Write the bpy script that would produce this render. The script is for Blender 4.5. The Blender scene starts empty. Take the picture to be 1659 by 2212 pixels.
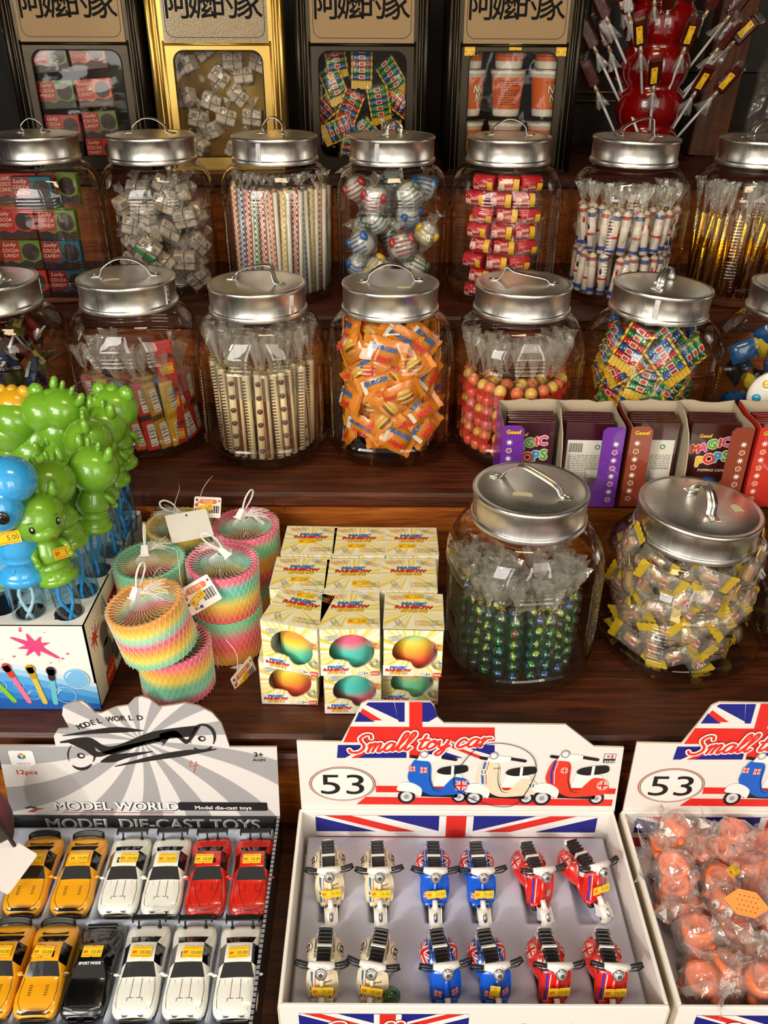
import bpy, bmesh, math, random
from mathutils import Matrix, Vector, Euler
PI = math.pi
R = random.Random(7)
sc = bpy.context.scene
COL = sc.collection

# ------------------------------------------------------------------ camera
FPX, PITCH, ROLL, CZ = 1830.0, math.radians(30.38), math.radians(0.28), 1.40
_s, _c = math.sin(PITCH), math.cos(PITCH)
_F = Vector((0, _c, -_s))
_U0 = Vector((0, _s, _c))
_R0 = Vector((1, 0, 0))
_RT = _R0 * math.cos(ROLL) + _U0 * math.sin(ROLL)
_UP = _U0 * math.cos(ROLL) - _R0 * math.sin(ROLL)
cam = bpy.data.cameras.new('camera')
cam.sensor_fit = 'HORIZONTAL'
cam.sensor_width = 36.0
cam.lens = FPX / 1659.0 * 36.0
cam.clip_start = 0.02
cob = bpy.data.objects.new('camera', cam)
COL.objects.link(cob)
cob.matrix_world = Matrix(((_RT.x, _UP.x, -_F.x, 0), (_RT.y, _UP.y, -_F.y, 0), (_RT.z, _UP.z, -_F.z, CZ), (0, 0, 0, 1)))
sc.camera = cob

# ------------------------------------------------------------------ exposure and light
sc.view_settings.view_transform = 'Standard'
sc.view_settings.look = 'None'
sc.view_settings.exposure = 0.0
sc.view_settings.gamma = 1.0
sc.view_settings.use_curve_mapping = False
cy = sc.cycles
cy.use_denoising = True
cy.max_bounces = 8
cy.diffuse_bounces = 3
cy.glossy_bounces = 3
cy.transmission_bounces = 6
cy.transparent_max_bounces = 28
cy.caustics_reflective = False
cy.caustics_refractive = False
cy.sample_clamp_indirect = 4.0

world = bpy.data.worlds.new('street daylight')
sc.world = world
world.use_nodes = True
bg = world.node_tree.nodes['Background']
bg.inputs[0].default_value = (1.0, 0.90, 0.78, 1)
bg.inputs[1].default_value = 0.55


def area_light(name, loc, target, sx, sy, power, col):
    l = bpy.data.lights.new(name, 'AREA')
    l.shape = 'RECTANGLE'
    l.size, l.size_y, l.energy, l.color = sx, sy, power, col
    o = bpy.data.objects.new(name, l)
    COL.objects.link(o)
    o.location = loc
    o.rotation_euler = (Vector(target) - Vector(loc)).to_track_quat('-Z', 'Y').to_euler()
    return o


# daylight through the open shop front, behind and to the left of the viewer
area_light('shopfront_daylight', (-1.05, -0.95, 1.70), (0.10, 0.9, 0.75), 0.9, 1.0, 28, (1.0, 0.955, 0.89))
area_light('shopfront_daylight_high', (0.9, -1.5, 1.9), (0.1, 1.1, 0.9), 1.0, 1.2, 15, (1.0, 0.90, 0.74))
area_light('shop_lamp', (0.1, 0.55, 2.45), (0.0, 1.5, 1.1), 0.5, 0.25, 6, (1.0, 0.74, 0.42))
sun = bpy.data.lights.new('low_sun', 'SUN')
sun.energy, sun.angle, sun.color = 1.0, math.radians(2.5), (1.0, 0.935, 0.84)
so = bpy.data.objects.new('low_sun', sun)
COL.objects.link(so)
so.rotation_euler = Vector((0.62, 0.75, -0.52)).to_track_quat('-Z', 'Y').to_euler()

# added narrow strip lights that put vertical streaks on glass and lids
for x_, w_ in ((-0.48, 2.6), (0.40, 2.2), (1.25, 2.4)):
    area_light('door_gap_daylight', (x_, -1.15, 1.45), (x_ * 0.6, 1.2, 0.95), 0.10, 1.3, w_, (1.0, 0.95, 0.86))


def P(u, v, Y=None, Z=None):
    """world point seen at photograph pixel (u, v) on the plane y = Y or z = Z"""
    d = _F + _RT * ((u - 829.5) / FPX) + _UP * ((1106 - v) / FPX)
    t = Y / d.y if Y is not None else (Z - CZ) / d.z
    return Vector((d.x * t, d.y * t, CZ + d.z * t))


# ------------------------------------------------------------------ materials
_mc = {}


def lin(h):
    if not isinstance(h, str):
        return tuple(h) + ((1,) if len(h) == 3 else ())
    h = h.lstrip('#')
    o = []
    for i in (0, 2, 4):
        c = int(h[i:i + 2], 16) / 255
        o.append(c / 12.92 if c <= 0.04045 else ((c + 0.055) / 1.055) ** 2.4)
    return (o[0], o[1], o[2], 1)


def newmat(name):
    m = bpy.data.materials.new(name)
    m.use_nodes = True
    return m, m.node_tree.nodes, m.node_tree.links, m.node_tree.nodes['Principled BSDF']


def K(col, rough=0.5, metal=0.0, coat=0.0, sss=0.0, bump=0.0, bscale=200):
    key = (col if isinstance(col, str) else tuple(col), rough, metal, coat, sss, bump, bscale)
    if key in _mc:
        return _mc[key]
    m, n, l, b = newmat('paint')
    b.inputs['Base Color'].default_value = lin(col)
    b.inputs['Roughness'].default_value = rough
    b.inputs['Metallic'].default_value = metal
    b.inputs['Coat Weight'].default_value = coat
    b.inputs['Coat Roughness'].default_value = 0.06
    if sss:
        b.inputs['Subsurface Weight'].default_value = sss
        b.inputs['Subsurface Radius'].default_value = (0.012, 0.012, 0.008)
        b.inputs['Subsurface Scale'].default_value = 0.4
    # slight natural unevenness of tone
    tc = n.new('ShaderNodeTexCoord')
    nz = n.new('ShaderNodeTexNoise')
    nz.inputs['Scale'].default_value = bscale
    l.new(tc.outputs['Object'], nz.inputs['Vector'])
    mr = n.new('ShaderNodeMapRange')
    mr.inputs[3].default_value = max(0.02, rough - 0.05)
    mr.inputs[4].default_value = min(1, rough + 0.07)
    l.new(nz.outputs['Fac'], mr.inputs[0])
    l.new(mr.outputs[0], b.inputs['Roughness'])
    if bump:
        bp = n.new('ShaderNodeBump')
        bp.inputs['Strength'].default_value = bump
        bp.inputs['Distance'].default_value = 0.001
        l.new(nz.outputs['Fac'], bp.inputs['Height'])
        l.new(bp.outputs[0], b.inputs['Normal'])
    _mc[key] = m
    return m


def ramp_on(nodes, links, fac, stops, interp='LINEAR'):
    r = nodes.new('ShaderNodeValToRGB')
    r.color_ramp.interpolation = interp
    e = r.color_ramp.elements
    while len(e) < len(stops):
        e.new(0.5)
    for k, (p, c) in enumerate(stops):
        e[k].position = p
        e[k].color = lin(c)
    links.new(fac, r.inputs[0])
    return r


def wood(name, c0, c1, c2, sc3=(3, 40, 40), rough=0.38, worn=0.25):
    m, n, l, b = newmat(name)
    tc = n.new('ShaderNodeTexCoord')
    mp = n.new('ShaderNodeMapping')
    mp.inputs['Scale'].default_value = sc3
    l.new(tc.outputs['Object'], mp.inputs[0])
    nz = n.new('ShaderNodeTexNoise')
    nz.inputs['Scale'].default_value = 3.0
    nz.inputs['Detail'].default_value = 8
    nz.inputs['Distortion'].default_value = 0.8
    l.new(mp.outputs[0], nz.inputs['Vector'])
    r = ramp_on(n, l, nz.outputs['Fac'], [(0.3, c0), (0.52, c1), (0.75, c2)])
    n2 = n.new('ShaderNodeTexNoise')
    n2.inputs['Scale'].default_value = 90
    n2.inputs['Detail'].default_value = 4
    mp2 = n.new('ShaderNodeMapping')
    mp2.inputs['Scale'].default_value = (0.25, 3, 3)
    l.new(tc.outputs['Object'], mp2.inputs[0])
    l.new(mp2.outputs[0], n2.inputs['Vector'])
    mx = n.new('ShaderNodeMix')
    mx.data_type = 'RGBA'
    mx.blend_type = 'MULTIPLY'
    mx.inputs[0].default_value = 0.45
    r2 = ramp_on(n, l, n2.outputs['Fac'], [(0.35, (0.35, 0.33, 0.3)), (0.6, (1, 1, 1))])
    l.new(r.outputs[0], mx.inputs[6])
    l.new(r2.outputs[0], mx.inputs[7])
    l.new(mx.outputs[2], b.inputs['Base Color'])
    mr = n.new('ShaderNodeMapRange')
    mr.inputs[3].default_value = rough - 0.1
    mr.inputs[4].default_value = rough + worn
    l.new(nz.outputs['Fac'], mr.inputs[0])
    l.new(mr.outputs[0], b.inputs['Roughness'])
    bp = n.new('ShaderNodeBump')
    bp.inputs['Strength'].default_value = 0.25
    bp.inputs['Distance'].default_value = 0.002
    l.new(n2.outputs['Fac'], bp.inputs['Height'])
    l.new(bp.outputs[0], b.inputs['Normal'])
    return m


def film(name, tint=(1, 1, 1), gl=1.0, haze=0.0, rough=0.03, ior=1.5, edge=None, bump=0, bscale=60, hazecol=(0.9, 0.88, 0.82)):
    """thin clear sheet: transparent body, mirror-like skin by Fresnel, darker where the sheet is seen edge on"""
    m = bpy.data.materials.new(name)
    m.use_nodes = True
    n, l = m.node_tree.nodes, m.node_tree.links
    n.clear()
    out = n.new('ShaderNodeOutputMaterial')
    tr = n.new('ShaderNodeBsdfTransparent')
    tr.inputs[0].default_value = tuple(tint) + (1,)
    gs = n.new('ShaderNodeBsdfGlossy')
    gs.inputs['Roughness'].default_value = rough
    gs.inputs['Color'].default_value = (1, 1, 1, 1)
    geo = n.new('ShaderNodeNewGeometry')
    mr = n.new('ShaderNodeMapRange')
    mr.inputs[3].default_value = ior
    mr.inputs[4].default_value = 1 / ior
    l.new(geo.outputs['Backfacing'], mr.inputs[0])
    fr = n.new('ShaderNodeFresnel')
    l.new(mr.outputs[0], fr.inputs['IOR'])
    mu = n.new('ShaderNodeMath')
    mu.operation = 'MULTIPLY'
    mu.use_clamp = True
    mu.inputs[1].default_value = gl
    l.new(fr.outputs[0], mu.inputs[0])
    if edge:
        lw = n.new('ShaderNodeLayerWeight')
        lw.inputs[0].default_value = 0.35
        r = ramp_on(n, l, lw.outputs['Facing'], [(0.28, tint), (0.88, edge)])
        l.new(r.outputs[0], tr.inputs[0])
    if bump:
        tc = n.new('ShaderNodeTexCoord')
        nz = n.new('ShaderNodeTexNoise')
        nz.inputs['Scale'].default_value = bscale
        nz.inputs['Detail'].default_value = 3
        l.new(tc.outputs['Object'], nz.inputs['Vector'])
        bp = n.new('ShaderNodeBump')
        bp.inputs['Strength'].default_value = bump
        bp.inputs['Distance'].default_value = 0.004
        l.new(nz.outputs['Fac'], bp.inputs['Height'])
        l.new(bp.outputs[0], gs.inputs['Normal'])
        l.new(bp.outputs[0], fr.inputs['Normal'])
    base = tr
    if haze:
        df = n.new('ShaderNodeBsdfDiffuse')
        df.inputs[0].default_value = tuple(hazecol) + (1,)
        mh = n.new('ShaderNodeMixShader')
        mh.inputs[0].default_value = haze
        l.new(tr.outputs[0], mh.inputs[1])
        l.new(df.outputs[0], mh.inputs[2])
        base = mh
    mx = n.new('ShaderNodeMixShader')
    l.new(mu.outputs[0], mx.inputs[0])
    l.new(base.outputs[0], mx.inputs[1])
    l.new(gs.outputs[0], mx.inputs[2])
    l.new(mx.outputs[0], out.inputs[0])
    return m


def ramp_mat(name, stops, axis=2, interp='LINEAR', rough=0.35, scale=1.0, off=0.0, sss=0.0):
    m, n, l, b = newmat(name)
    tc = n.new('ShaderNodeTexCoord')
    sp = n.new('ShaderNodeSeparateXYZ')
    l.new(tc.outputs['Generated'], sp.inputs[0])
    r = ramp_on(n, l, sp.outputs[axis], stops, interp)
    l.new(r.outputs[0], b.inputs['Base Color'])
    b.inputs['Roughness'].default_value = rough
    if sss:
        b.inputs['Subsurface Weight'].default_value = sss
        b.inputs['Subsurface Radius'].default_value = (0.01, 0.01, 0.006)
    return m


def aluminium():
    m, n, l, b = newmat('brushed aluminium')
    b.inputs['Metallic'].default_value = 1.0
    tc = n.new('ShaderNodeTexCoord')
    mp = n.new('ShaderNodeMapping')
    mp.inputs['Scale'].default_value = (260, 260, 5)
    l.new(tc.outputs['Object'], mp.inputs[0])
    nz = n.new('ShaderNodeTexNoise')
    nz.inputs['Scale'].default_value = 1.0
    nz.inputs['Detail'].default_value = 3
    l.new(mp.outputs[0], nz.inputs['Vector'])
    n2 = n.new('ShaderNodeTexNoise')
    n2.inputs['Scale'].default_value = 22
    n2.inputs['Detail'].default_value = 5
    l.new(tc.outputs['Object'], n2.inputs['Vector'])
    r = ramp_on(n, l, n2.outputs['Fac'], [(0.3, (0.74, 0.72, 0.67)), (0.62, (0.90, 0.88, 0.83))])
    l.new(r.outputs[0], b.inputs['Base Color'])
    mr = n.new('ShaderNodeMapRange')
    mr.inputs[3].default_value = 0.22
    mr.inputs[4].default_value = 0.42
    l.new(nz.outputs['Fac'], mr.inputs[0])
    l.new(mr.outputs[0], b.inputs['Roughness'])
    bp = n.new('ShaderNodeBump')
    bp.inputs['Strength'].default_value = 0.12
    bp.inputs['Distance'].default_value = 0.001
    l.new(nz.outputs['Fac'], bp.inputs['Height'])
    l.new(bp.outputs[0], b.inputs['Normal'])
    return m


M_ALU = aluminium()
M_GLASS = film('jar glass', (0.97, 0.96, 0.93), 1.25, 0, 0.02, 1.5, (0.42, 0.37, 0.28))
M_PANE = film('window film', (0.94, 0.92, 0.87), 0.55, 0.0, 0.06, 1.5, None, 0.15, 26)
M_CELLO = film('cellophane', (0.97, 0.97, 0.95), 2.2, 0.085, 0.045, 1.5, None, 0.5, 90)
M_CLEAR = film('tight clear wrap', (0.98, 0.98, 0.97), 1.0, 0.0, 0.03, 1.45, None, 0.35, 120)
M_BAG = film('plastic bag', (0.98, 0.96, 0.95), 2.2, 0.11, 0.07, 1.5, None, 0.7, 55)
M_TUBE = film('clear tube', (0.90, 0.95, 0.97), 1.4, 0.0, 0.03, 1.5, (0.35, 0.45, 0.5))
M_WOOD_TOP = wood('varnished shelf top', '#2e1206', '#4e2009', '#6a3412')
M_WOOD_RISER = wood('varnished riser', '#86400f', '#ae5c16', '#c87424', (4, 30, 30), 0.42)
M_WOOD_DARK = wood('dark wood', '#0c0604', '#180c06', '#22120a', (2, 20, 20), 0.5)
M_WOOD_POST = wood('post wood', '#3a1b0b', '#5d3012', '#7a431b', (30, 30, 3), 0.5)
WHITE = K('#f2eee6', 0.55)
CARD = K('#e9e4dc', 0.5)
BLACK = K('#0b0b0c', 0.35)
INK = K('#141214', 0.5)
RED = K('#e02a20', 0.45)
BLUE = K('#1a1f84', 0.45)
YEL = K('#fbd024', 0.45)
KRAFT = K('#b9a184', 0.8)
CHROME = K('#e6e6e6', 0.12, 1.0)
GOLD = K('#d8a832', 0.3, 1.0)

# ------------------------------------------------------------------ mesh builder
_tc = {}


def text_mesh(s, bold=0.0, shear=0.0, res=2):
    key = (s, bold, shear, res)
    if key not in _tc:
        c = bpy.data.curves.new('lettering', 'FONT')
        c.body, c.shear, c.resolution_u = s, shear, res
        o = bpy.data.objects.new('lettering', c)
        me = bpy.data.meshes.new_from_object(o)
        v = [(p.co.x / 0.69, p.co.y / 0.69, 0.0) for p in me.vertices]
        f = [tuple(p.vertices) for p in me.polygons]
        nv, nf = len(v), len(f)
        for q in range(8 if bold > 0 else 0):       # bolder weight: the letters once more, nudged all round
            dx, dy = bold * math.cos(q * PI / 4) / 0.69, bold * math.sin(q * PI / 4) / 0.69
            b = len(v)
            v += [(x + dx, y + dy, 3e-6 * (q + 1)) for x, y, _ in v[:nv]]
            f += [tuple(b + i for i in g) for g in f[:nf]]
        bpy.data.objects.remove(o)
        bpy.data.curves.remove(c)
        bpy.data.meshes.remove(me)
        _tc[key] = (v, f, min((a[0] for a in v), default=0), max((a[0] for a in v), default=0), nf)
    return _tc[key]


def cr(pts, k=6, closed=False):
    """Catmull-Rom through points of any dimension"""
    n = len(pts)
    out = []
    rng = n if closed else n - 1
    for i in range(rng):
        g = lambda j: pts[j % n] if closed else pts[max(0, min(n - 1, j))]
        a, b, c, d = g(i - 1), g(i), g(i + 1), g(i + 2)
        for s in range(k):
            t = s / k
            out.append(tuple(0.5 * (2 * q + (r - p) * t + (2 * p - 5 * q + 4 * r - w) * t * t + (3 * q - p - 3 * r + w) * t ** 3)
                             for p, q, r, w in zip(a, b, c, d)))
    if not closed:
        out.append(tuple(pts[-1]))
    return out


def clip(poly, cl):
    """Sutherland-Hodgman: poly against a convex counter-clockwise outline"""
    out = list(poly)
    for i in range(len(cl)):
        a, b = cl[i], cl[(i + 1) % len(cl)]
        ins = lambda p: (b[0] - a[0]) * (p[1] - a[1]) - (b[1] - a[1]) * (p[0] - a[0]) >= -1e-12
        src, out = out, []
        for j in range(len(src)):
            p, q = src[j], src[(j + 1) % len(src)]
            ip, iq = ins(p), ins(q)
            if ip:
                out.append(p)
            if ip != iq:
                d1 = (b[0] - a[0]) * (p[1] - a[1]) - (b[1] - a[1]) * (p[0] - a[0])
                d2 = (b[0] - a[0]) * (q[1] - a[1]) - (b[1] - a[1]) * (q[0] - a[0])
                t = d1 / (d1 - d2)
                out.append((p[0] + (q[0] - p[0]) * t, p[1] + (q[1] - p[1]) * t))
        if not out:
            return []
    return out


def T(x=0, y=0, z=0):
    return Matrix.Translation((x, y, z))


def RX(a):
    return Matrix.Rotation(a, 4, 'X')


def RY(a):
    return Matrix.Rotation(a, 4, 'Y')


def RZ(a):
    return Matrix.Rotation(a, 4, 'Z')


def S(x, y, z):
    return Matrix.Diagonal((x, y, z, 1))


FRONT = RX(PI / 2)      # drawing plane x,y -> x,z facing -y


class MB:
    def __init__(self):
        self.v, self.f, self.m, self.s, self.mats = [], [], [], [], []
        self.M = Matrix.Identity(4)

    def mi(self, mat):
        if mat not in self.mats:
            self.mats.append(mat)
        return self.mats.index(mat)

    def add(self, vs, fs, mat, smooth=False, M=None):
        X = self.M @ M if M is not None else self.M
        b = len(self.v)
        self.v += [X @ Vector(p) for p in vs]
        k = self.mi(mat)
        fl = X.determinant() < 0
        for f in fs:
            self.f.append(tuple(b + i for i in (reversed(f) if fl else f)))
            self.m.append(k)
            self.s.append(smooth)
        return self

    def box(self, x0, x1, y0, y1, z0, z1, mat, bev=0.0, M=None):
        if bev <= 0:
            vs = [(x, y, z) for x in (x0, x1) for y in (y0, y1) for z in (z0, z1)]
            fs = [(0, 1, 3, 2), (4, 6, 7, 5), (0, 4, 5, 1), (2, 3, 7, 6), (0, 2, 6, 4), (1, 5, 7, 3)]
            return self.add(vs, fs, mat, False, M)
        vs, idx = [], {}
        c = ((x0 + x1) / 2, (y0 + y1) / 2, (z0 + z1) / 2)
        h = ((x1 - x0) / 2, (y1 - y0) / 2, (z1 - z0) / 2)
        for sx in (-1, 1):
            for sy in (-1, 1):
                for sz in (-1, 1):
                    sg = (sx, sy, sz)
                    for ax in range(3):
                        p = [c[i] + sg[i] * (h[i] - (0 if i == ax else bev)) for i in range(3)]
                        idx[sg + (ax,)] = len(vs)
                        vs.append(tuple(p))
        fs = []

        def addf(ids):
            ps = [Vector(vs[i]) for i in ids]
            nrm = (ps[1] - ps[0]).cross(ps[2] - ps[0])
            ce = sum(ps, Vector()) / len(ps) - Vector(c)
            fs.append(tuple(ids) if nrm.dot(ce) > 0 else tuple(reversed(ids)))
        for ax in range(3):
            o = [i for i in range(3) if i != ax]
            for s in (-1, 1):
                q = []
                for a, b in ((-1, -1), (1, -1), (1, 1), (-1, 1)):
                    sg = [0, 0, 0]
                    sg[ax], sg[o[0]], sg[o[1]] = s, a, b
                    q.append(idx[tuple(sg) + (ax,)])
                addf(q)
            for a in (-1, 1):
                for b in (-1, 1):
                    q = []
                    for e, t in ((-1, o[0]), (1, o[0]), (1, o[1]), (-1, o[1])):
                        sg = [0, 0, 0]
                        sg[ax], sg[o[0]], sg[o[1]] = e, a, b
                        q.append(idx[tuple(sg) + (t,)])
                    addf(q)
        for sx in (-1, 1):
            for sy in (-1, 1):
                for sz in (-1, 1):
                    addf([idx[(sx, sy, sz, a)] for a in range(3)])
        return self.add(vs, fs, mat, False, M)

    def lathe(self, prof, mat, n=32, M=None, smooth=True, cap0=False, cap1=False, jit=0.0, rnd=None):
        vs, fs = [], []
        for r, z in prof:
            for k in range(n):
                a = 2 * PI * k / n
                rr = r * (1 + (rnd.uniform(-jit, jit) if jit else 0))
                vs.append((rr * math.cos(a), rr * math.sin(a), z + (rnd.uniform(-jit, jit) * r * 0.5 if jit else 0)))
        for i in range(len(prof) - 1):
            for k in range(n):
                k2 = (k + 1) % n
                fs.append((i * n + k, i * n + k2, (i + 1) * n + k2, (i + 1) * n + k))
        if cap0:
            fs.append(tuple(reversed(range(n))))
        if cap1:
            fs.append(tuple((len(prof) - 1) * n + k for k in range(n)))
        return self.add(vs, fs, mat, smooth, M)

    def ball(self, c, r, mat, nu=16, nv=10, M=None, smooth=True):
        r = (r, r, r) if not hasattr(r, '__len__') else r
        prof = [(math.sin(PI * j / nv), -math.cos(PI * j / nv)) for j in range(nv + 1)]
        X = T(*c) @ S(*r)
        vs = [(0, 0, -1)]
        for q, z in prof[1:-1]:
            vs += [(q * math.cos(2 * PI * k / nu), q * math.sin(2 * PI * k / nu), z) for k in range(nu)]
        vs.append((0, 0, 1))
        fs = []
        for k in range(nu):
            fs.append((0, 1 + (k + 1) % nu, 1 + k))
            fs.append((len(vs) - 1, 1 + (nv - 2) * nu + k, 1 + (nv - 2) * nu + (k + 1) % nu))
        for j in range(nv - 2):
            for k in range(nu):
                a, b = 1 + j * nu + k, 1 + j * nu + (k + 1) % nu
                fs.append((a, b, b + nu, a + nu))
        return self.add(vs, fs, mat, smooth, (M @ X) if M is not None else X)

    def tube(self, pts, r, mat, n=6, closed=False, M=None, smooth=True, caps=True):
        pts = [Vector(p) for p in pts]
        N = len(pts)
        rs = r if hasattr(r, '__len__') else [r] * N
        vs, fs = [], []
        up = None
        for i in range(N):
            if closed:
                t = pts[(i + 1) % N] - pts[i - 1]
            else:
                t = pts[min(N - 1, i + 1)] - pts[max(0, i - 1)]
            t.normalize()
            if up is None:
                up = Vector((0, 0, 1)) if abs(t.z) < 0.9 else Vector((1, 0, 0))
            sd = t.cross(up)
            if sd.length < 1e-6:
                sd = t.orthogonal()
            sd.normalize()
            up = sd.cross(t).normalized()
            for k in range(n):
                a = 2 * PI * k / n
                vs.append(pts[i] + (sd * math.cos(a) + up * math.sin(a)) * rs[i])
        for i in range(N if closed else N - 1):
            for k in range(n):
                a, b = i * n + k, i * n + (k + 1) % n
                c, d = ((i + 1) % N) * n + (k + 1) % n, ((i + 1) % N) * n + k
                fs.append((d, c, b, a))
        if not closed and caps:
            fs.append(tuple(range(n)))
            fs.append(tuple(reversed(range((N - 1) * n, N * n))))
        return self.add(vs, fs, mat, smooth, M)

    def strap(self, pts, w, t, mat, side=(0, 1, 0), M=None, ridge=0.0):
        """flat metal band swept along pts; `side` is its width direction"""
        sd = Vector(side).normalized()
        pts = [Vector(p) for p in pts]
        N = len(pts)
        prof = [(-w, 0), (-w * 0.55, 0), (-w * 0.4, ridge), (-w * 0.2, ridge), (-w * 0.1, 0), (w * 0.1, 0), (w * 0.2, ridge), (w * 0.4, ridge), (w * 0.55, 0), (w, 0)]
        prof = [(a / 2, b) for a, b in prof] + [(w / 2, -t), (-w / 2, -t)]
        k = len(prof)
        vs, fs = [], []
        for i in range(N):
            tg = (pts[min(N - 1, i + 1)] - pts[max(0, i - 1)]).normalized()
            nr = sd.cross(tg)
            if nr.z < 0:
                nr = -nr
            for a, b in prof:
                vs.append(pts[i] + sd * a + nr * b)
        for i in range(N - 1):
            for j in range(k):
                fs.append((i * k + j, i * k + (j + 1) % k, (i + 1) * k + (j + 1) % k, (i + 1) * k + j))
        fs.append(tuple(range(k)))
        fs.append(tuple(reversed(range((N - 1) * k, N * k))))
        return self.add(vs, fs, mat, True, M)

    def poly(self, pts, mat, M=None, z=0.0):
        if len(pts) < 3:
            return self
        ar = sum(pts[i][0] * pts[(i + 1) % len(pts)][1] - pts[(i + 1) % len(pts)][0] * pts[i][1] for i in range(len(pts)))
        if ar < 0:
            pts = list(reversed(pts))
        return self.add([(p[0], p[1], z) for p in pts], [tuple(range(len(pts)))], mat, False, M)

    def rect(self, x0, x1, y0, y1, mat, M=None, z=0.0):
        return self.poly([(x0, y0), (x1, y0), (x1, y1), (x0, y1)], mat, M, z)

    def disc(self, x, y, r, mat, M=None, z=0.0, n=20, ry=None):
        ry = ry or r
        return self.poly([(x + r * math.cos(2 * PI * k / n), y + ry * math.sin(2 * PI * k / n)) for k in range(n)], mat, M, z)

    def prism(self, pts, z0, z1, mat, M=None, side=None):
        ar = sum(pts[i][0] * pts[(i + 1) % len(pts)][1] - pts[(i + 1) % len(pts)][0] * pts[i][1] for i in range(len(pts)))
        if ar < 0:
            pts = list(reversed(pts))
        n = len(pts)
        vs = [(p[0], p[1], z0) for p in pts] + [(p[0], p[1], z1) for p in pts]
        self.add(vs, [tuple(range(n, 2 * n)), tuple(reversed(range(n)))], mat, False, M)
        return self.add(vs, [(i, (i + 1) % n, n + (i + 1) % n, n + i) for i in range(n)], side or mat, False, M)

    def stroke(self, pts, w, mat, M=None, z=0.0, closed=False, taper=False, zinc=0.0):
        n = len(pts)
        if n < 2:
            return self
        L, Rr = [], []
        for i in range(n):
            if closed:
                a, b = pts[i - 1], pts[(i + 1) % n]
            else:
                a, b = pts[max(0, i - 1)], pts[min(n - 1, i + 1)]
            dx, dy = b[0] - a[0], b[1] - a[1]
            q = math.hypot(dx, dy) or 1
            hw = w / 2 * (math.sin(PI * (0.08 + 0.84 * i / (n - 1))) if taper else 1)
            zz = z + (zinc * i if not closed else 0)
            L.append((pts[i][0] - dy / q * hw, pts[i][1] + dx / q * hw, zz))
            Rr.append((pts[i][0] + dy / q * hw, pts[i][1] - dx / q * hw, zz))
        vs = L + Rr
        fs = [(i, n + i, n + (i + 1) % n, (i + 1) % n) for i in range(n if closed else n - 1)]
        self.add(vs, fs, mat, False, M)
        if not closed and not taper:
            for p, e in ((pts[0], -1.5e-5), (pts[-1], zinc * n + 1.5e-5)):
                self.disc(p[0], p[1], w / 2, mat, M, z + e, 8)
        return self

    def text(self, s, h, mat, M=None, x=0.0, y=0.0, z=0.0, align='C', bold=0.0, shear=0.0, sx=1.0, warp=None, serif=None):
        v, f, a, b, nf = text_mesh(s, bold, shear, 6 if h > 0.012 and not s[0] > '\u2e80' else 2)
        k = h
        ox = {'C': (a + b) / 2, 'L': a, 'R': b}[align]
        pts = [((p[0] - ox) * k * sx + x, p[1] * k + y, z + p[2]) for p in v]
        if warp:
            vs = [warp(*p) for p in pts]
        else:
            vs = pts
        self.add(vs, f, mat, False, M)
        if serif:
            # slab feet on every stem that stands on the base line or reaches the cap line
            ed = {}
            for q in f[:nf]:
                for i in range(len(q)):
                    e = tuple(sorted((q[i], q[(i + 1) % len(q)])))
                    ed[e] = ed.get(e, 0) + 1
            for (i, j), c in ed.items():
                p, q = v[i], v[j]
                if c == 1 and abs(p[1] - q[1]) < 0.01 and 0.05 < abs(p[0] - q[0]) < 0.42:
                    for lev in (0.0, 1.0):
                        if abs(p[1] - lev) < 0.06:
                            x0, x1 = sorted((p[0], q[0]))
                            y0 = lev - (0.0 if lev == 0 else 0.09)
                            rr = [((xx - ox) * k * sx + x, yy * k + y) for xx, yy in ((x0 - serif, y0), (x1 + serif, y0), (x1 + serif, y0 + 0.09), (x0 - serif, y0 + 0.09))]
                            if warp is None:
                                self.poly(rr, mat, M, z + 3.2e-5)
        return self

    def build(self, name, parent=None, loc=None, rot=None):
        me = bpy.data.meshes.new(name)
        me.from_pydata([tuple(p) for p in self.v], [], self.f)
        for m in self.mats:
            me.materials.append(m)
        me.polygons.foreach_set('material_index', self.m)
        me.polygons.foreach_set('use_smooth', self.s)
        me.update()
        o = bpy.data.objects.new(name, me)
        COL.objects.link(o)
        if parent:
            o.parent = parent
        if loc is not None:
            o.location = loc
        if rot is not None:
            o.rotation_euler = rot
        return o


def tag(o, label, cat, group=None):
    o['label'], o['category'] = label, cat
    if group:
        o['group'] = group
    return o


def thing(name, label, cat, loc=(0, 0, 0), rot=(0, 0, 0), group=None):
    o = bpy.data.objects.new(name, None)
    o.empty_display_size = 0.02
    COL.objects.link(o)
    o.location = loc
    o.rotation_euler = rot
    return tag(o, label, cat, group)


def put(o, loc, rot=(0, 0, 0)):
    o.location = loc
    o.rotation_euler = rot
    return o


def dup(root, loc, rot=(0, 0, 0), label=None, group=None):
    def cp(o, par):
        c = o.copy()
        COL.objects.link(c)
        if par:
            c.parent = par
        for ch in kids.get(o.name, ()):
            cp(ch, c)
        return c
    kids = {}
    for ch in root.children_recursive:
        kids.setdefault(ch.parent.name, []).append(ch)
    r = cp(root, None)
    r.location, r.rotation_euler = loc, rot
    if label:
        r['label'] = label
    if group:
        r['group'] = group
    return r


def structure(o):
    o['kind'] = 'structure'
    return o


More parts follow.
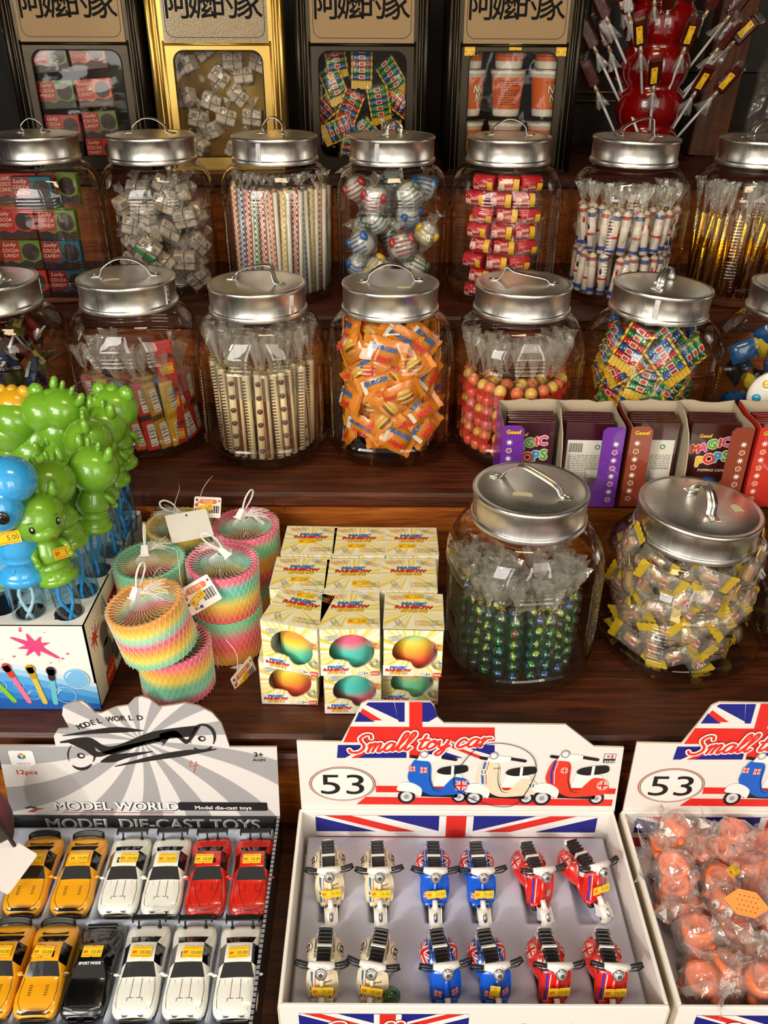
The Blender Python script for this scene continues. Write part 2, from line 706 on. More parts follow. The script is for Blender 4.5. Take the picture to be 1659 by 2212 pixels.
def unionjack(mb, w, h, M, z=0.0, cl=None, step=0.00012, white=None):
    """flag centred on the origin, w x h, optionally clipped to a convex outline"""
    a, b = w / 2, h / 2
    cl = cl or [(-a, -b), (a, -b), (a, b), (-a, b)]
    wh = white or K('#f4f1ec', 0.45)

    def put_(pts, mat, k):
        ar = sum(pts[i][0] * pts[(i + 1) % len(pts)][1] - pts[(i + 1) % len(pts)][0] * pts[i][1] for i in range(len(pts)))
        if ar < 0:
            pts = pts[::-1]
        c = clip(pts, cl)
        if len(c) > 2:
            mb.poly(c, mat, M, z + k * step)
    put_([(-a, -b), (a, -b), (a, b), (-a, b)], BLUE, 1)
    for s in (1, -1):
        L = math.hypot(a, b)
        nx, ny = -s * b / L, a / L
        for wd, mat, k in ((0.11 * h, wh, 2 + (s < 0) * 0.4), (0.045 * h, RED, 3 + (s < 0) * 0.4)):
            off = 0.0 if mat is wh else 0.02 * h * s
            p = [(-a * 1.2, -s * b * 1.2), (a * 1.2, s * b * 1.2)]
            put_([(p[0][0] + nx * (wd + off), p[0][1] + ny * (wd + off)), (p[0][0] - nx * (wd - off), p[0][1] - ny * (wd - off)),
                  (p[1][0] - nx * (wd - off), p[1][1] - ny * (wd - off)), (p[1][0] + nx * (wd + off), p[1][1] + ny * (wd + off))], mat, k)
    for wd, mat, k in ((0.17 * h, wh, 4), (0.10 * h, RED, 5)):
        put_([(-wd, -b), (wd, -b), (wd, b), (-wd, b)], mat, k)
        put_([(-a, -wd), (a, -wd), (a, wd), (-a, wd)], mat, k + 0.4)


_ps = {}


def price_tag(parent, txt, loc, rot, w=0.021, h=0.011, nib=True):
    """yellow gummed price label; txt like 'RM 10.00'"""
    key = (txt, w, h)
    if key not in _ps:
        mb = MB()
        a, b = w / 2, h / 2
        g = 0.0006
        pts = [(-a, -b), (-g * 2, -b), (0, -b + g * 1.5), (g * 2, -b), (a, -b), (a, b), (g * 2, b), (0, b - g * 1.5), (-g * 2, b), (-a, b)]
        mb.prism(pts, 0, 0.0003, YEL)
        for yy in (-0.72, 0.72):
            mb.rect(-a * 0.92, a * 0.92, b * yy - h * 0.02, b * yy + h * 0.02, RED, None, 0.00036)
        rm, num = txt.split(' ') if ' ' in txt else ('', txt)
        if rm:
            mb.text(rm, min(h * 0.36, w * 0.17), K('#c8261c', 0.5), None, -a * 0.86, -h * 0.18, 0.00036, 'L', 0.03, 0, 0.62)
        mb.text(num, min(h * 0.42, w * 0.20), K('#3c3320', 0.5), None, a * 0.9 if rm else 0, -h * 0.2, 0.00036, 'R' if rm else 'C', 0.0, 0, 0.85)
        o = mb.build('price_sticker', parent, loc, rot)
        _ps[key] = o.data
        return o
    o = bpy.data.objects.new('price_sticker', _ps[key])
    COL.objects.link(o)
    o.parent = parent
    o.location, o.rotation_euler = loc, rot
    return o

# ------------------------------------------------------------------ the stepped shelf and the room round it
TB, S1, S2, S3, S4 = 0.543, 0.703, 0.854, 1.002, 1.157      # heights of table and treads
E1, E2, E3, E4 = 0.703, 0.990, 1.280, 1.600                  # front edges of the treads
XL, XR = -0.95, 0.95

shelf = thing('stepped_display_shelf', 'dark varnished stepped wooden shelf carrying the sweet jars and toys', 'shelf', (0, 0, 0))


def board(name, x0, x1, y0, y1, z0, z1, mat, bev, parent=shelf):
    mb = MB()
    mb.box(x0, x1, y0, y1, z0, z1, mat, bev)
    return mb.build(name, parent)


board('tread', XL, XR, 0.10, E1 + 0.004, TB - 0.03, TB, M_WOOD_TOP, 0.003)
for z, y0, y1 in ((S1, E1, E2), (S2, E2, E3), (S3, E3, E4), (S4, E4, 2.05)):
    board('tread', XL, XR, y0 - 0.012, y1 + 0.006, z - 0.022, z, M_WOOD_TOP, 0.004)
for z0, z1, y in ((TB, S1 - 0.022, E1 + 0.004), (S1, S2 - 0.022, E2 + 0.002), (S2, S3 - 0.022, E3 + 0.002), (S3, S4 - 0.022, E4 + 0.002)):
    board('riser', XL, XR, y, y + 0.016, z0 - 0.001, z1 + 0.001, M_WOOD_RISER, 0.0)
mb = MB()
mb.box(XL, XR, E1 - 0.02, E1 + 0.004, S1 - 0.05, S1 - 0.0225, M_WOOD_TOP, 0.004)
mb.build('nosing', shelf)
for x in (XL, XR):
    board('side_panel', x - 0.02 if x < 0 else x, x if x < 0 else x + 0.02, 0.10, 2.05, 0.0, 1.15, M_WOOD_DARK, 0.0)

M_WALL = wood('dark stained panelling', '#060403', '#0d0704', '#140b06', (30, 30, 2), 0.6)
for nm, b in (('wall_back', (-1.6, 1.6, 2.30, 2.36, 0, 2.6)), ('wall_left', (-1.66, -1.6, 0.35, 2.36, 0, 2.6)),
              ('wall_right', (1.6, 1.66, 0.35, 2.36, 0, 2.6))):
    mb = MB()
    mb.box(*b, M_WALL)
    structure(mb.build(nm))
mb = MB()
mb.box(-1.66, 1.66, -1.8, 2.36, -0.05, 0.0, K('#6a5a4a', 0.7, bump=0.2, bscale=40))
structure(mb.build('floor'))
mb = MB()
mb.box(-1.66, 1.66, 0.45, 2.36, 2.6, 2.66, M_WOOD_DARK)
structure(mb.build('ceiling'))

# added unseen boards shade top and left; their gap lets sun onto one tin
for k, b in enumerate(((-3.3, -1.42, -0.02, 0.02, 0.0, 2.26), (-3.3, -1.83, -0.02, 0.02, 2.26, 2.62), (-1.55, 1.66, -0.02, 0.02, 2.16, 2.62), (-3.3, 1.66, -0.02, 0.02, 2.62, 3.2))):
    mb = MB()
    mb.box(*b, M_WOOD_DARK)
    structure(mb.build('trim_%d' % (k + 1)))

# wooden post at the back and the dim cupboard with gilt mouldings beside the gold tin
mb = MB()
mb.box(-0.035, 0.035, -0.02, 0.02, 0, 0.80, M_WOOD_POST, 0.002)
o = mb.build('wooden_post')
p0, p1 = P(1530, 330, Y=1.86), P(1600, 40, Y=1.86)
put(o, (P(1508, 380, Y=1.86).x, 1.86, S4), (0, math.atan2(p1.x - p0.x, p1.z - p0.z), 0))
tag(o, 'reddish brown wooden post leaning behind the lollipop tower', 'post')

cab = thing('cupboard', 'dim dark cupboard with a gilt moulding behind the lollipop tower', 'cupboard', (0.62, 2.10, S4 - 0.02))
mb = MB()
mb.box(-0.24, 0.24, -0.06, 0.16, 0, 0.72, M_WOOD_DARK, 0.004)
mb.box(-0.2, -0.01, -0.067, -0.06, 0.16, 0.66, K('#120a06', 0.4), 0.002)
mb.box(0.01, 0.2, -0.067, -0.06, 0.16, 0.66, K('#120a06', 0.4), 0.002)
mb.build('cabinet_body', cab)
mb = MB()
for z in (0.105, 0.122):
    mb.tube([(-0.21, -0.066, z), (-0.05, -0.066, z)], 0.0018, K('#b08a4a', 0.35, 0.8), 8)
mb.build('moulding', cab)

# loose wire on the left
mb = MB()
mb.tube([tuple(p) for p in (P(2, 60, Y=1.72), P(10, 75, Y=1.71), P(14, 100, Y=1.70), P(20, 125, Y=1.70), P(28, 148, Y=1.70), P(40, 164, Y=1.71))], 0.0014, K('#8a7a5c', 0.4), 8)
tag(mb.build('wire'), 'thin pale wire hanging in the dark beside the leftmost tin', 'wire')

# ------------------------------------------------------------------ sweet jars
RL, RB, HJ, HL = 0.065, 0.0870, 0.240, 0.0365


def jar_mesh(rl, rb, h, hl):
    n, prof = 256, []
    ztop = h - hl + 0.012
    sh = h - hl - 0.050                           # where the shoulder starts
    key = [(0.0, 0.80), (0.003, 0.885), (0.009, 0.945), (0.02, 0.985), (0.05, 1.0), (sh, 1.0), (sh + 0.010, 0.995), (sh + 0.020, 0.975), (sh + 0.030, 0.935),
           (sh + 0.038, 0.875), (sh + 0.044, 0.80), (sh + 0.048, (rl - 0.004) / rb), (ztop, (rl - 0.004) / rb)]
    nz = 132
    zs = [ztop * j / nz for j in range(nz + 1)]

    def rad(z):
        for (z0, r0), (z1, r1) in zip(key, key[1:]):
            if z <= z1:
                t = (z - z0) / (z1 - z0)
                return r0 + (r1 - r0) * t
        return key[-1][1]
    vs, fs = [], []
    pz0, pz1, ha = 0.030, sh - 0.012, 0.60
    for z in zs:
        f = rad(z)
        w = max(0.0, min(1.0, (sh + 0.045 - z) / 0.04))
        w = w * w * (3 - 2 * w)
        for k in range(n):
            a = 2 * PI * k / n
            ca, sa = abs(math.cos(a)), abs(math.sin(a))
            se = (ca ** 2.6 + sa ** 2.6) ** (-1 / 2.6)
            r = rb * f * (1 + (se - 1) * w)
            b = (a + PI / 4) % (PI / 2) - PI / 4   # angle from the middle of the nearest panel
            d = 0.0
            if z > 0.012 and z < sh + 0.02:
                ex, ez = (abs(b) - ha) * rb, max(pz0 - z, z - pz1)
                q = max(ex, ez)
                inx = abs(b) < ha + 0.03 and pz0 - 0.003 < z < pz1 + 0.003
                if inx:
                    d += 0.0022 * math.exp(-(q / 0.0019) ** 2)
                    if q < -0.002:
                        d -= 0.0006
                c = PI / 4 - abs(b)
                if c < 0.16 and pz0 < z < pz1 - 0.006:
                    d += 0.0011 * math.sin(2 * PI * z / 0.0047) * min(1, (0.16 - c) / 0.05)
                if abs(b) < 0.5 and pz1 + 0.004 < z < pz1 + 0.021:
                    d += 0.0011 * math.sin(2 * PI * (z - pz1) / 0.0046) * min(1, (0.5 - abs(b)) / 0.12)
            r += d
            vs.append((r * math.cos(a), r * math.sin(a), z))
    for j in range(nz):
        for k in range(n):
            k2 = (k + 1) % n
            fs.append((j * n + k, j * n + k2, (j + 1) * n + k2, (j + 1) * n + k))
    fs.append(tuple(reversed(range(n))))
    mb = MB()
    mb.add(vs, fs, M_GLASS, True)
    # heavy moulded foot, seen as a second skin just above the base
    mb.lathe([(rb * 0.2, 0.0065), (rb * 0.70, 0.006), (rb * 0.86, 0.010), (rb * 0.95, 0.018)], M_GLASS, 64)
    return mb


def lid_mesh(rl, hl, seam):
    mb = MB()
    mb.lathe([(0.0005, hl + 0.0022), (rl * 0.5, hl + 0.0018), (rl * 0.9, hl + 0.0004), (rl * 0.95, hl - 0.0006), (rl * 0.975, hl + 0.0008), (rl, hl), (rl * 1.008, hl - 0.0018),
              (rl * 1.004, hl - 0.0042), (rl * 0.985, hl - 0.0052), (rl * 0.985, 0.0075), (rl * 0.99, 0.0068), (rl * 1.008, 0.0062), (rl * 1.018, 0.0048), (rl * 1.02, 0.001), (rl * 1.012, 0), (rl * 0.97, 0.0005)],
             M_ALU, 72)
    a = seam
    mb.M = RZ(a) @ T(rl * 0.985, 0, 0)
    mb.box(-0.001, 0.0012, -0.0035, 0.0035, 0.007, hl - 0.005, M_ALU, 0.0004)
    for z in (0.012, 0.019, 0.026):
        mb.ball((0.0012, 0, z), 0.0009, M_ALU, 8, 6)
    return mb


def handle_mesh(L, hgt, ry, bend=0.0):
    """riveted strap handle; bend > 0 pushes the arch over to one end"""
    mb = MB()
    e = L / 2
    pts = [(-e, 0, 0.0022), (-e + 0.009, 0, 0.0024), (-e + 0.013, 0, 0.004), (-e * 0.62, 0, hgt * 0.55), (-e * (0.2 + bend), 0, hgt), (e * (0.25 - bend * 1.6), 0, hgt * (0.96 - bend * 0.9)),
           (e * 0.6, 0, hgt * (0.58 - bend * 0.6)), (e - 0.013, 0, 0.0042), (e - 0.009, 0, 0.0024), (e, 0, 0.0022)]
    pts = pts[:2] + cr(pts[1:-1], 5) + pts[-1:]
    mb.strap(pts, 0.0125, 0.0009, M_ALU, (0, 1, 0), None, 0.0009)
    for s in (-1, 1):
        mb.ball((s * (e - 0.0055), 0, 0.003), (0.0022, 0.0022, 0.0014), M_ALU, 10, 6)
    return mb


JARS = {}
_jd, _ld, _hd = {}, {}, {}


def jar(key, x, y, z, rot, label, group, han=0.0, L=0.074, hg=0.02, bend=0.0, seam=4.2, size=(RL, RB, HJ, HL), tilt=(0, 0), sticker=None, dr=0.0):
    rl, rb, h, hl = size
    t = thing('sweet_jar', label, 'jar', (x, y, z + 0.0008), (0, 0, 0), group)
    if size not in _jd:
        o = jar_mesh(*size).build('glass_body', t)
        _jd[size] = o.data
    else:
        o = bpy.data.objects.new('glass_body', _jd[size])
        COL.objects.link(o)
        o.parent = t
    o.rotation_euler = (0, 0, rot)
    ld = lid_mesh(rl * (1 + dr), hl, seam).build('lid', t, (0, 0, h - hl), (tilt[0], tilt[1], 0))
    hd = handle_mesh(L, hg, 0, bend).build('handle', ld, (0, 0, hl), (0, 0, han))
    if sticker:
        mb = MB()
        for (sx, sy, w, hh, r) in sticker:
            mb.M = T(sx, sy, 0) @ RZ(r)
            pts = [(-w / 2, -hh / 2), (w * 0.1, -hh * 0.42), (w / 2, -hh / 2), (w * 0.46, hh * 0.3), (w * 0.2, hh / 2), (-w * 0.3, hh * 0.42), (-w / 2, hh * 0.1)]
            mb.prism(pts, 0, 0.0004, K('#cfc39a', 0.7))
        mb.build('sticker_remnant', ld, (0, 0, hl + 0.0016))
    JARS[key] = t
    return t


G0, G1, G2 = 'sweet jars along the top step', 'sweet jars along the middle step', 'sweet jars along the front step'
B_Y = 1.400
jar('B1', -0.536, B_Y, S3, 0.05, 'lidded glass jar stacked with cocoa candy boxes, leftmost on the top step', G0, 0.25, 0.05, 0.021, 0, 4.0, dr=0.0)
jar('B2', -0.358, B_Y, S3, 0.10, 'lidded glass jar of little white parcels tied with string, top step', G0, 0.0, 0.078, 0.022, 0, 0.4, dr=0.014)
jar('B3', -0.170, B_Y, S3, 0.08, 'lidded glass jar of checkered sugar straws standing upright, top step', G0, -0.2, 0.052, 0.024, 0, 4.45, dr=0.003)
jar('B4', 0.010, B_Y, S3, 0.05, 'lidded glass jar of wrapped bubblegum balls, top step', G0, 0.9, 0.058, 0.021, 0, 4.35)
jar('B5', 0.188, B_Y, S3, -0.05, 'lidded glass jar of red and yellow haw flake rolls, top step', G0, 0.0, 0.076, 0.023, 0, 1.0, dr=-0.014)
jar('B6', 0.380, 1.395, S3, 0.22, 'lidded glass jar of white milk candy sticks under red lollipop tower', G0, 0.15, 0.076, 0.024, -0.15, 0.5, tilt=(0, 0.02), dr=0.007)
jar('B7', 0.574, 1.395, S3, 0.25, 'lidded glass jar of gold foil sticks, rightmost on the top step', G0, 0.35, 0.076, 0.024, 0, 0.5)
jar('M1', -0.533, 1.135, S2, 0.0, 'lidded glass jar of dark mixed sweets behind the green bubble wands', G1, -0.5, 0.08, 0.019, 0, 0.5)
jar('M2', -0.350, 1.146, S2, 0.10, 'lidded glass jar of yellow, blue and red gum packs, middle step', G1, 0.12, 0.092, 0.024, 0, 5.9, sticker=[(-0.012, -0.022, 0.02, 0.008, 0.2), (-0.004, -0.012, 0.012, 0.006, -0.3)], dr=0.002)
jar('M3', -0.170, 1.120, S2, 0.08, 'lidded glass jar of cream wafer rolls with brown stripes, middle step', G1, -0.35, 0.082, 0.022, -0.18, 5.6, dr=-0.008)
jar('M4', 0.007, 1.126, S2, 0.0, 'lidded glass jar packed with orange burger gummies, middle step', G1, 0.1, 0.088, 0.023, 0.0, 1.0, sticker=[(0.018, -0.032, 0.018, 0.007, -0.1)], dr=-0.008)
jar('M5', 0.184, 1.125, S2, 0.06, 'lidded glass jar of pink and orange bead sweets, dented handle, middle step', G1, -0.25, 0.092, 0.020, 0.30, 1.0, dr=-0.013)
jar('M6', 0.366, 1.118, S2, 0.18, 'lidded glass jar of green, blue and red cracker sweets, middle step', G1, 1.0, 0.075, 0.022, 0, 4.35, tilt=(0, 0.05), sticker=[(-0.03, 0.03, 0.014, 0.007, 0.3)], dr=-0.003)
jar('M7', 0.552, 1.118, S2, 0.2, 'lidded dark glass jar holding a dotted cookie lollipop, rightmost on the middle step', G1, 0.6, 0.085, 0.021, 0, 1.0, tilt=(0, 0.05))
jar('F1', 0.165, 0.834, S1, 0.17, 'lidded glass jar half full of bagged green marbles, front step', G2, -0.62, 0.10, 0.024, 0.10, 1.0, sticker=[(-0.012, -0.018, 0.022, 0.009, -0.2)])
jar('F2', 0.371, 0.866, S1, 0.26, 'squat lidded glass jar of brown toffees in yellow ended wrappers, front step', G2, -1.45, 0.075, 0.026, 0, 1.0, (0.0715, 0.0985, 0.200, 0.0375), (0.02, 0.06), [(0.04, -0.004, 0.012, 0.016, 0.2)])
jar('F3', 0.586, 0.86, S1, 0.26, 'lidded glass jar of purple and green sweets cut off at the edge, front step', G2, 0.3, 0.075, 0.026, 0, 1.0, (0.0715, 0.0985, 0.200, 0.0375))

# ------------------------------------------------------------------ biscuit tins on the top tread
M_TIN = K('#3a3328', 0.33, 0.85, 0, 0, 0.15, 60)
M_TIN_GOLD = K('#d2ac5c', 0.30, 0.9, 0, 0, 0.12, 60)
M_LABEL = K('#a4855a', 0.62, 0, 0, 0, 0.10, 900)
M_LABEL_GLOSS = K('#8f7c5c', 0.30, 0.25, 0.6, 0, 0.8, 420)
M_EDGE = K('#15120d', 0.5, 0.4)


def rrect(x0, x1, y0, y1, r, n=6):
    p = []
    for cx, cy_, a0 in ((x1 - r, y1 - r, 0), (x0 + r, y1 - r, 90), (x0 + r, y0 + r, 180), (x1 - r, y0 + r, 270)):
        for k in range(n + 1):
            a = math.radians(a0 + 90 * k / n)
            p.append((cx + r * math.cos(a), cy_ + r * math.sin(a)))
    return p


def plate_with_hole(mb, x0, x1, y0, y1, hole, mat, M, z=0.0, thick=0.0):
    """flat plate whose outline is bridged to the outline of an opening"""
    cx = sum(p[0] for p in hole) / len(hole)
    cy_ = sum(p[1] for p in hole) / len(hole)
    out = []
    for p in hole:
        dx, dy = p[0] - cx, p[1] - cy_
        t = min(((x1 - cx) / dx if dx > 1e-9 else (x0 - cx) / dx if dx < -1e-9 else 1e9),
                ((y1 - cy_) / dy if dy > 1e-9 else (y0 - cy_) / dy if dy < -1e-9 else 1e9))
        out.append((cx + dx * t, cy_ + dy * t))
    n = len(hole)
    vs = [(p[0], p[1], z) for p in hole] + [(p[0], p[1], z) for p in out]
    fs = []
    for i in range(n):
        j = (i + 1) % n
        fs.append((i, n + i, n + j, j))
        a, b = out[i], out[j]
        if abs(a[0] - b[0]) > 1e-6 and abs(a[1] - b[1]) > 1e-6:
            corner = max(((x, y) for x in (x0, x1) for y in (y0, y1)), key=lambda q: (q[0] - cx) * (a[0] + b[0] - 2 * cx) * (1 if True else 0) / (x1 - x0) ** 2 + (q[1] - cy_) * (a[1] + b[1] - 2 * cy_) / (y1 - y0) ** 2)
            vs.append((corner[0], corner[1], z))
            fs.append((n + i, len(vs) - 1, n + j))
    mb.add(vs, fs, mat, False, M)
    if thick:
        vs = [(p[0], p[1], z) for p in hole] + [(p[0], p[1], z - thick) for p in hole]
        mb.add(vs, [(i, (i + 1) % n, n + (i + 1) % n, n + i) for i in range(n)], mat, False, M)


def tin(uc, yaw, label, M_body, M_lab, extra=None, W=0.222, H=0.345):
    y = 1.632
    c = P(uc, 180, Y=y)
    t = thing('biscuit_tin', label, 'tin', (c.x, y, S4 + 0.0006), (0, 0, yaw), 'biscuit tins at the back')
    a = W / 2
    zl = P(829, 94, Y=y).z - S4              # underside of the paper label
    zw = P(829, 112, Y=y).z - S4             # top of the window
    mb = MB()
    # shell: back, sides, floor and roof as folded sheet
    mb.box(-a, a, W - 0.004, W, 0, H, M_body)
    for s in (-1, 1):
        mb.box(s * a - 0.002, s * a + 0.002, 0.01, W, 0, H, M_body)
        mb.tube([(s * (a - 0.003), 0.004, 0.0), (s * (a - 0.003), 0.004, H)], 0.0055, M_body, 12)
        mb.tube([(s * (a - 0.0135), 0.003, 0.0), (s * (a - 0.0135), 0.003, H)], 0.0032, M_body, 10)
        mb.tube([(s * (a - 0.0215), 0.004, 0.0), (s * (a - 0.0215), 0.004, zl + 0.002)], 0.0018, M_body, 8)
        mb.box(s * a - 0.0035, s * a + 0.0035, 0.02, W - 0.02, 0.012, H - 0.012, M_body, 0.002)
    mb.box(-a, a, 0.0, W, 0, 0.004, M_body)
    mb.box(-a, a, 0.0, W, H - 0.004, H, M_body)
    mb.build('body', t)
    mb = MB()
    hole = rrect(-a + 0.036, a - 0.036, 0.022, zw, 0.018)
    plate_with_hole(mb, -a + 0.008, a - 0.008, 0.004, zl, hole, M_body, T(0, 0.004, 0) @ FRONT, 0, 0.003)
    mb.tube([(-a + 0.02, 0.003, zl - 0.003), (a - 0.02, 0.003, zl - 0.003)], 0.0022, M_body, 8)
    mb.tube([(p[0], 0.0035, p[1]) for p in hole], 0.0011, M_EDGE, 6, True)
    mb.box(-a + 0.008, a - 0.008, 0.004, 0.006, zl, H, M_body)
    mb.build('door_frame', t)
    mb = MB()
    mb.box(-a + 0.024, a - 0.024, 0.0015, 0.0035, zl, H - 0.012, M_lab)
    X = T(0, 0.0013, 0) @ FRONT
    ol = rrect(-a + 0.029, a - 0.029, zl + 0.007, H - 0.018, 0.014, 8)
    mb.stroke(ol, 0.0011, INK, X, 0.0, True)
    zc = P(829, 36, Y=y).z - S4
    for k, ch in enumerate('阿嬤的家'):
        for q, (ox_, oy_) in enumerate(((0, 0), (0.0007, 0.0002), (-0.0005, 0.0004), (0.0002, -0.0006))):
            mb.text(ch, 0.0345, K('#040404', 0.95), X, (-0.5 + (k + 0.5) / 4) * 0.156 + ox_, zc - 0.0005 + oy_, 0.00003 * q, 'C', 0.0, 0.0, 0.93)
    mb.build('paper_label', t)
    mb = MB()
    n = 14
    vs, fs = [], []
    for j in range(n + 1):
        for i in range(n + 1):
            vs.append((-a + 0.03 + (W - 0.06) * i / n, 0.0075 + R.uniform(0, 0.0022), 0.018 + (zw - 0.012) * j / n))
    for j in range(n):
        for i in range(n):
            fs.append((j * (n + 1) + i, j * (n + 1) + i + 1, (j + 1) * (n + 1) + i + 1, (j + 1) * (n + 1) + i))
    mb.add(vs, fs, M_PANE, True)
    mb.build('window_film', t)
    if extra:
        extra(t, a, zl, zw)
    return t


def tin_prices(t, a, zl, zw):
    price_tag(t, 'RM 2.00', (-a + 0.036, 0.003, zw + 0.001), (PI / 2, 0, 0), 0.0175, 0.0135)
    price_tag(t, 'RM 2.00', (0.002, 0.003, zw + 0.009), (PI / 2, 0, 0.05), 0.021, 0.0125)
    price_tag(t, 'RM 2.00', (a - 0.030, 0.003, zw + 0.001), (PI / 2, 0, 0), 0.0195, 0.0135)


TINS = [tin(172, 0.06, 'dark biscuit tin with cocoa candy boxes behind its window, leftmost at the back', M_TIN, M_LABEL),
        tin(475, 0.10, 'gold biscuit tin catching the light, white parcels behind its window', M_TIN_GOLD, M_LABEL_GLOSS),
        tin(783, 0.0, 'dark biscuit tin with dotted cracker sweets behind its window', M_TIN, M_LABEL),
        tin(1106, -0.02, 'dark biscuit tin with orange snack cups behind its window and three price labels', M_TIN, M_LABEL, tin_prices)]

# ------------------------------------------------------------------ sweets inside the jars and tins
def jp(key, x, y, z):
    """point given in a jar's own frame"""
    j = JARS[key]
    return (j.location.x + x, j.location.y + y, j.location.z + z)


def pol(r, a):
    """a = 0 faces the viewer, positive to the right"""
    return r * math.sin(a), -r * math.cos(a)


def rings(rows):
    """[(radius, count, arc start, arc end)] -> (x, y, angle)"""
    o = []
    for r, n, a0, a1 in rows:
        for k in range(n):
            a = a0 + (a1 - a0) * (k + 0.5) / n + R.uniform(-0.03, 0.03)
            rr = r + R.uniform(-0.002, 0.002)
            o.append(pol(rr, a) + (a,))
    return o


def heap(n, rmax, z0, z1, dmin, rmin=0.0, back=1.0, tries=9000):
    """scattered places in a jar, no two nearer than dmin, the ones by the glass first"""
    o = []
    for _ in range(tries):
        if len(o) >= n:
            break
        r = rmax * math.sqrt(R.uniform((rmin / rmax) ** 2, 1))
        a = R.uniform(-PI * back, PI * back)
        x, y = pol(r, a)
        z = R.uniform(z0, z1)
        if all((x - p[0]) ** 2 + (y - p[1]) ** 2 + (z - p[2]) ** 2 > dmin * dmin for p in o):
            o.append((x, y, z))
    return sorted(o, key=lambda p: p[2])


def tail(mb, x, y, z, r0, r1, h, lean=(0, 0), mat=None, n=9):
    """gathered cellophane end: pinched at the tie, flaring upward in pleats"""
    M = T(x, y, z) @ RX(lean[0]) @ RY(lean[1])
    vs, fs = [], []
    rows = [(r0, 0), (r0 * 0.8, h * 0.08), (r1 * 0.45, h * 0.4), (r1 * 0.8, h * 0.75), (r1, h)]
    for r, zz in rows:
        for k in range(n):
            a = 2 * PI * k / n
            q = r * (1 if k % 2 else 0.45) * R.uniform(0.75, 1.25)
            vs.append((q * math.cos(a), q * math.sin(a), zz * R.uniform(0.92, 1.08)))
    for i in range(len(rows) - 1):
        for k in range(n):
            fs.append((i * n + k, i * n + (k + 1) % n, (i + 1) * n + (k + 1) % n, (i + 1) * n + k))
    mb.add(vs, fs, mat or M_CELLO, False, M)


def tie(mb, x, y, z, r=0.0022):
    mb.tube([(x + r * math.cos(a), y + r * math.sin(a), z + R.uniform(-0.0006, 0.0006)) for a in (0, 1.05, 2.1, 3.14, 4.2, 5.2)], 0.0007, GOLD, 5, True)
    for s in (-1, 1):
        mb.tube([(x, y - r, z), (x + s * 0.004, y - r - 0.001, z + 0.002), (x + s * 0.007, y - r, z + R.uniform(-0.003, 0.004))], 0.0005, GOLD, 4)


def single(mb, name, label, cat, group, loc, rot):
    o = mb.build(name)
    put(o, loc, rot)
    return tag(o, label, cat, group)


def copies(proto, spots, label=None):
    """spots: list of (loc, rot[, label]); the first one takes the proto itself"""
    for k, s in enumerate(spots):
        if k == 0:
            put(proto, s[0], s[1])
            if len(s) > 2:
                proto['label'] = s[2]
        else:
            dup(proto, s[0], s[1], s[2] if len(s) > 2 else None)


# --- B1 and tin 1: cocoa candy boxes
def cocoa_box(col, patch, name='cocoa_candy_box'):
    mb = MB()
    W, H, D = 0.060, 0.044, 0.013
    m1, m2, dk = K(col, 0.35, 0, 0.5), K(patch, 0.35, 0, 0.5), K('#2a0d08', 0.4, 0, 0.5)
    mb.box(-W / 2, W / 2, -D / 2, D / 2, 0, H, m1, 0.0008)
    X = T(0, -D / 2 - 0.0002, 0) @ FRONT
    mb.rect(-W * 0.5, -W * 0.02, H * 0.3, H * 0.98, m2, X)
    mb.poly([(-W / 2, H * 0.02), (W / 2, H * 0.02), (W / 2, H * 0.34), (W * 0.3, H * 0.24), (W * 0.05, H * 0.32), (-W * 0.1, H * 0.2), (-W * 0.3, H * 0.3), (-W / 2, H * 0.24)], dk, X, 0.0001)
    mb.disc(W * 0.24, H * 0.6, H * 0.3, dk, X, 0.0001, 18)
    cr_ = K('#e8d8b8', 0.5)
    mb.text('Lucky', 0.0058, cr_, X, -W * 0.26, H * 0.80, 0.0002, 'C', 0, 0.35)
    mb.text('COCOA', 0.0052, cr_, X, -W * 0.26, H * 0.60, 0.0002, 'C', 0, 0, 0.9)
    mb.text('CANDY', 0.0052, cr_, X, -W * 0.26, H * 0.42, 0.0002, 'C', 0, 0, 0.9)
    return mb


CO = {'red': ('#b8301a', '#a01410'), 'orange': ('#d0561a', '#b01c10'), 'green': ('#5d7a1c', '#a01410'), 'blue': ('#14566a', '#8c1410')}
_cb = {k: None for k in CO}


def place_cocoa(kind, loc, rot, label, group):
    if _cb[kind] is None:
        o = cocoa_box(*CO[kind]).build('cocoa_candy_box')
        _cb[kind] = o
        put(o, loc, rot)
        tag(o, label, 'sweet box', group)
    else:
        dup(_cb[kind], loc, rot, label, group)


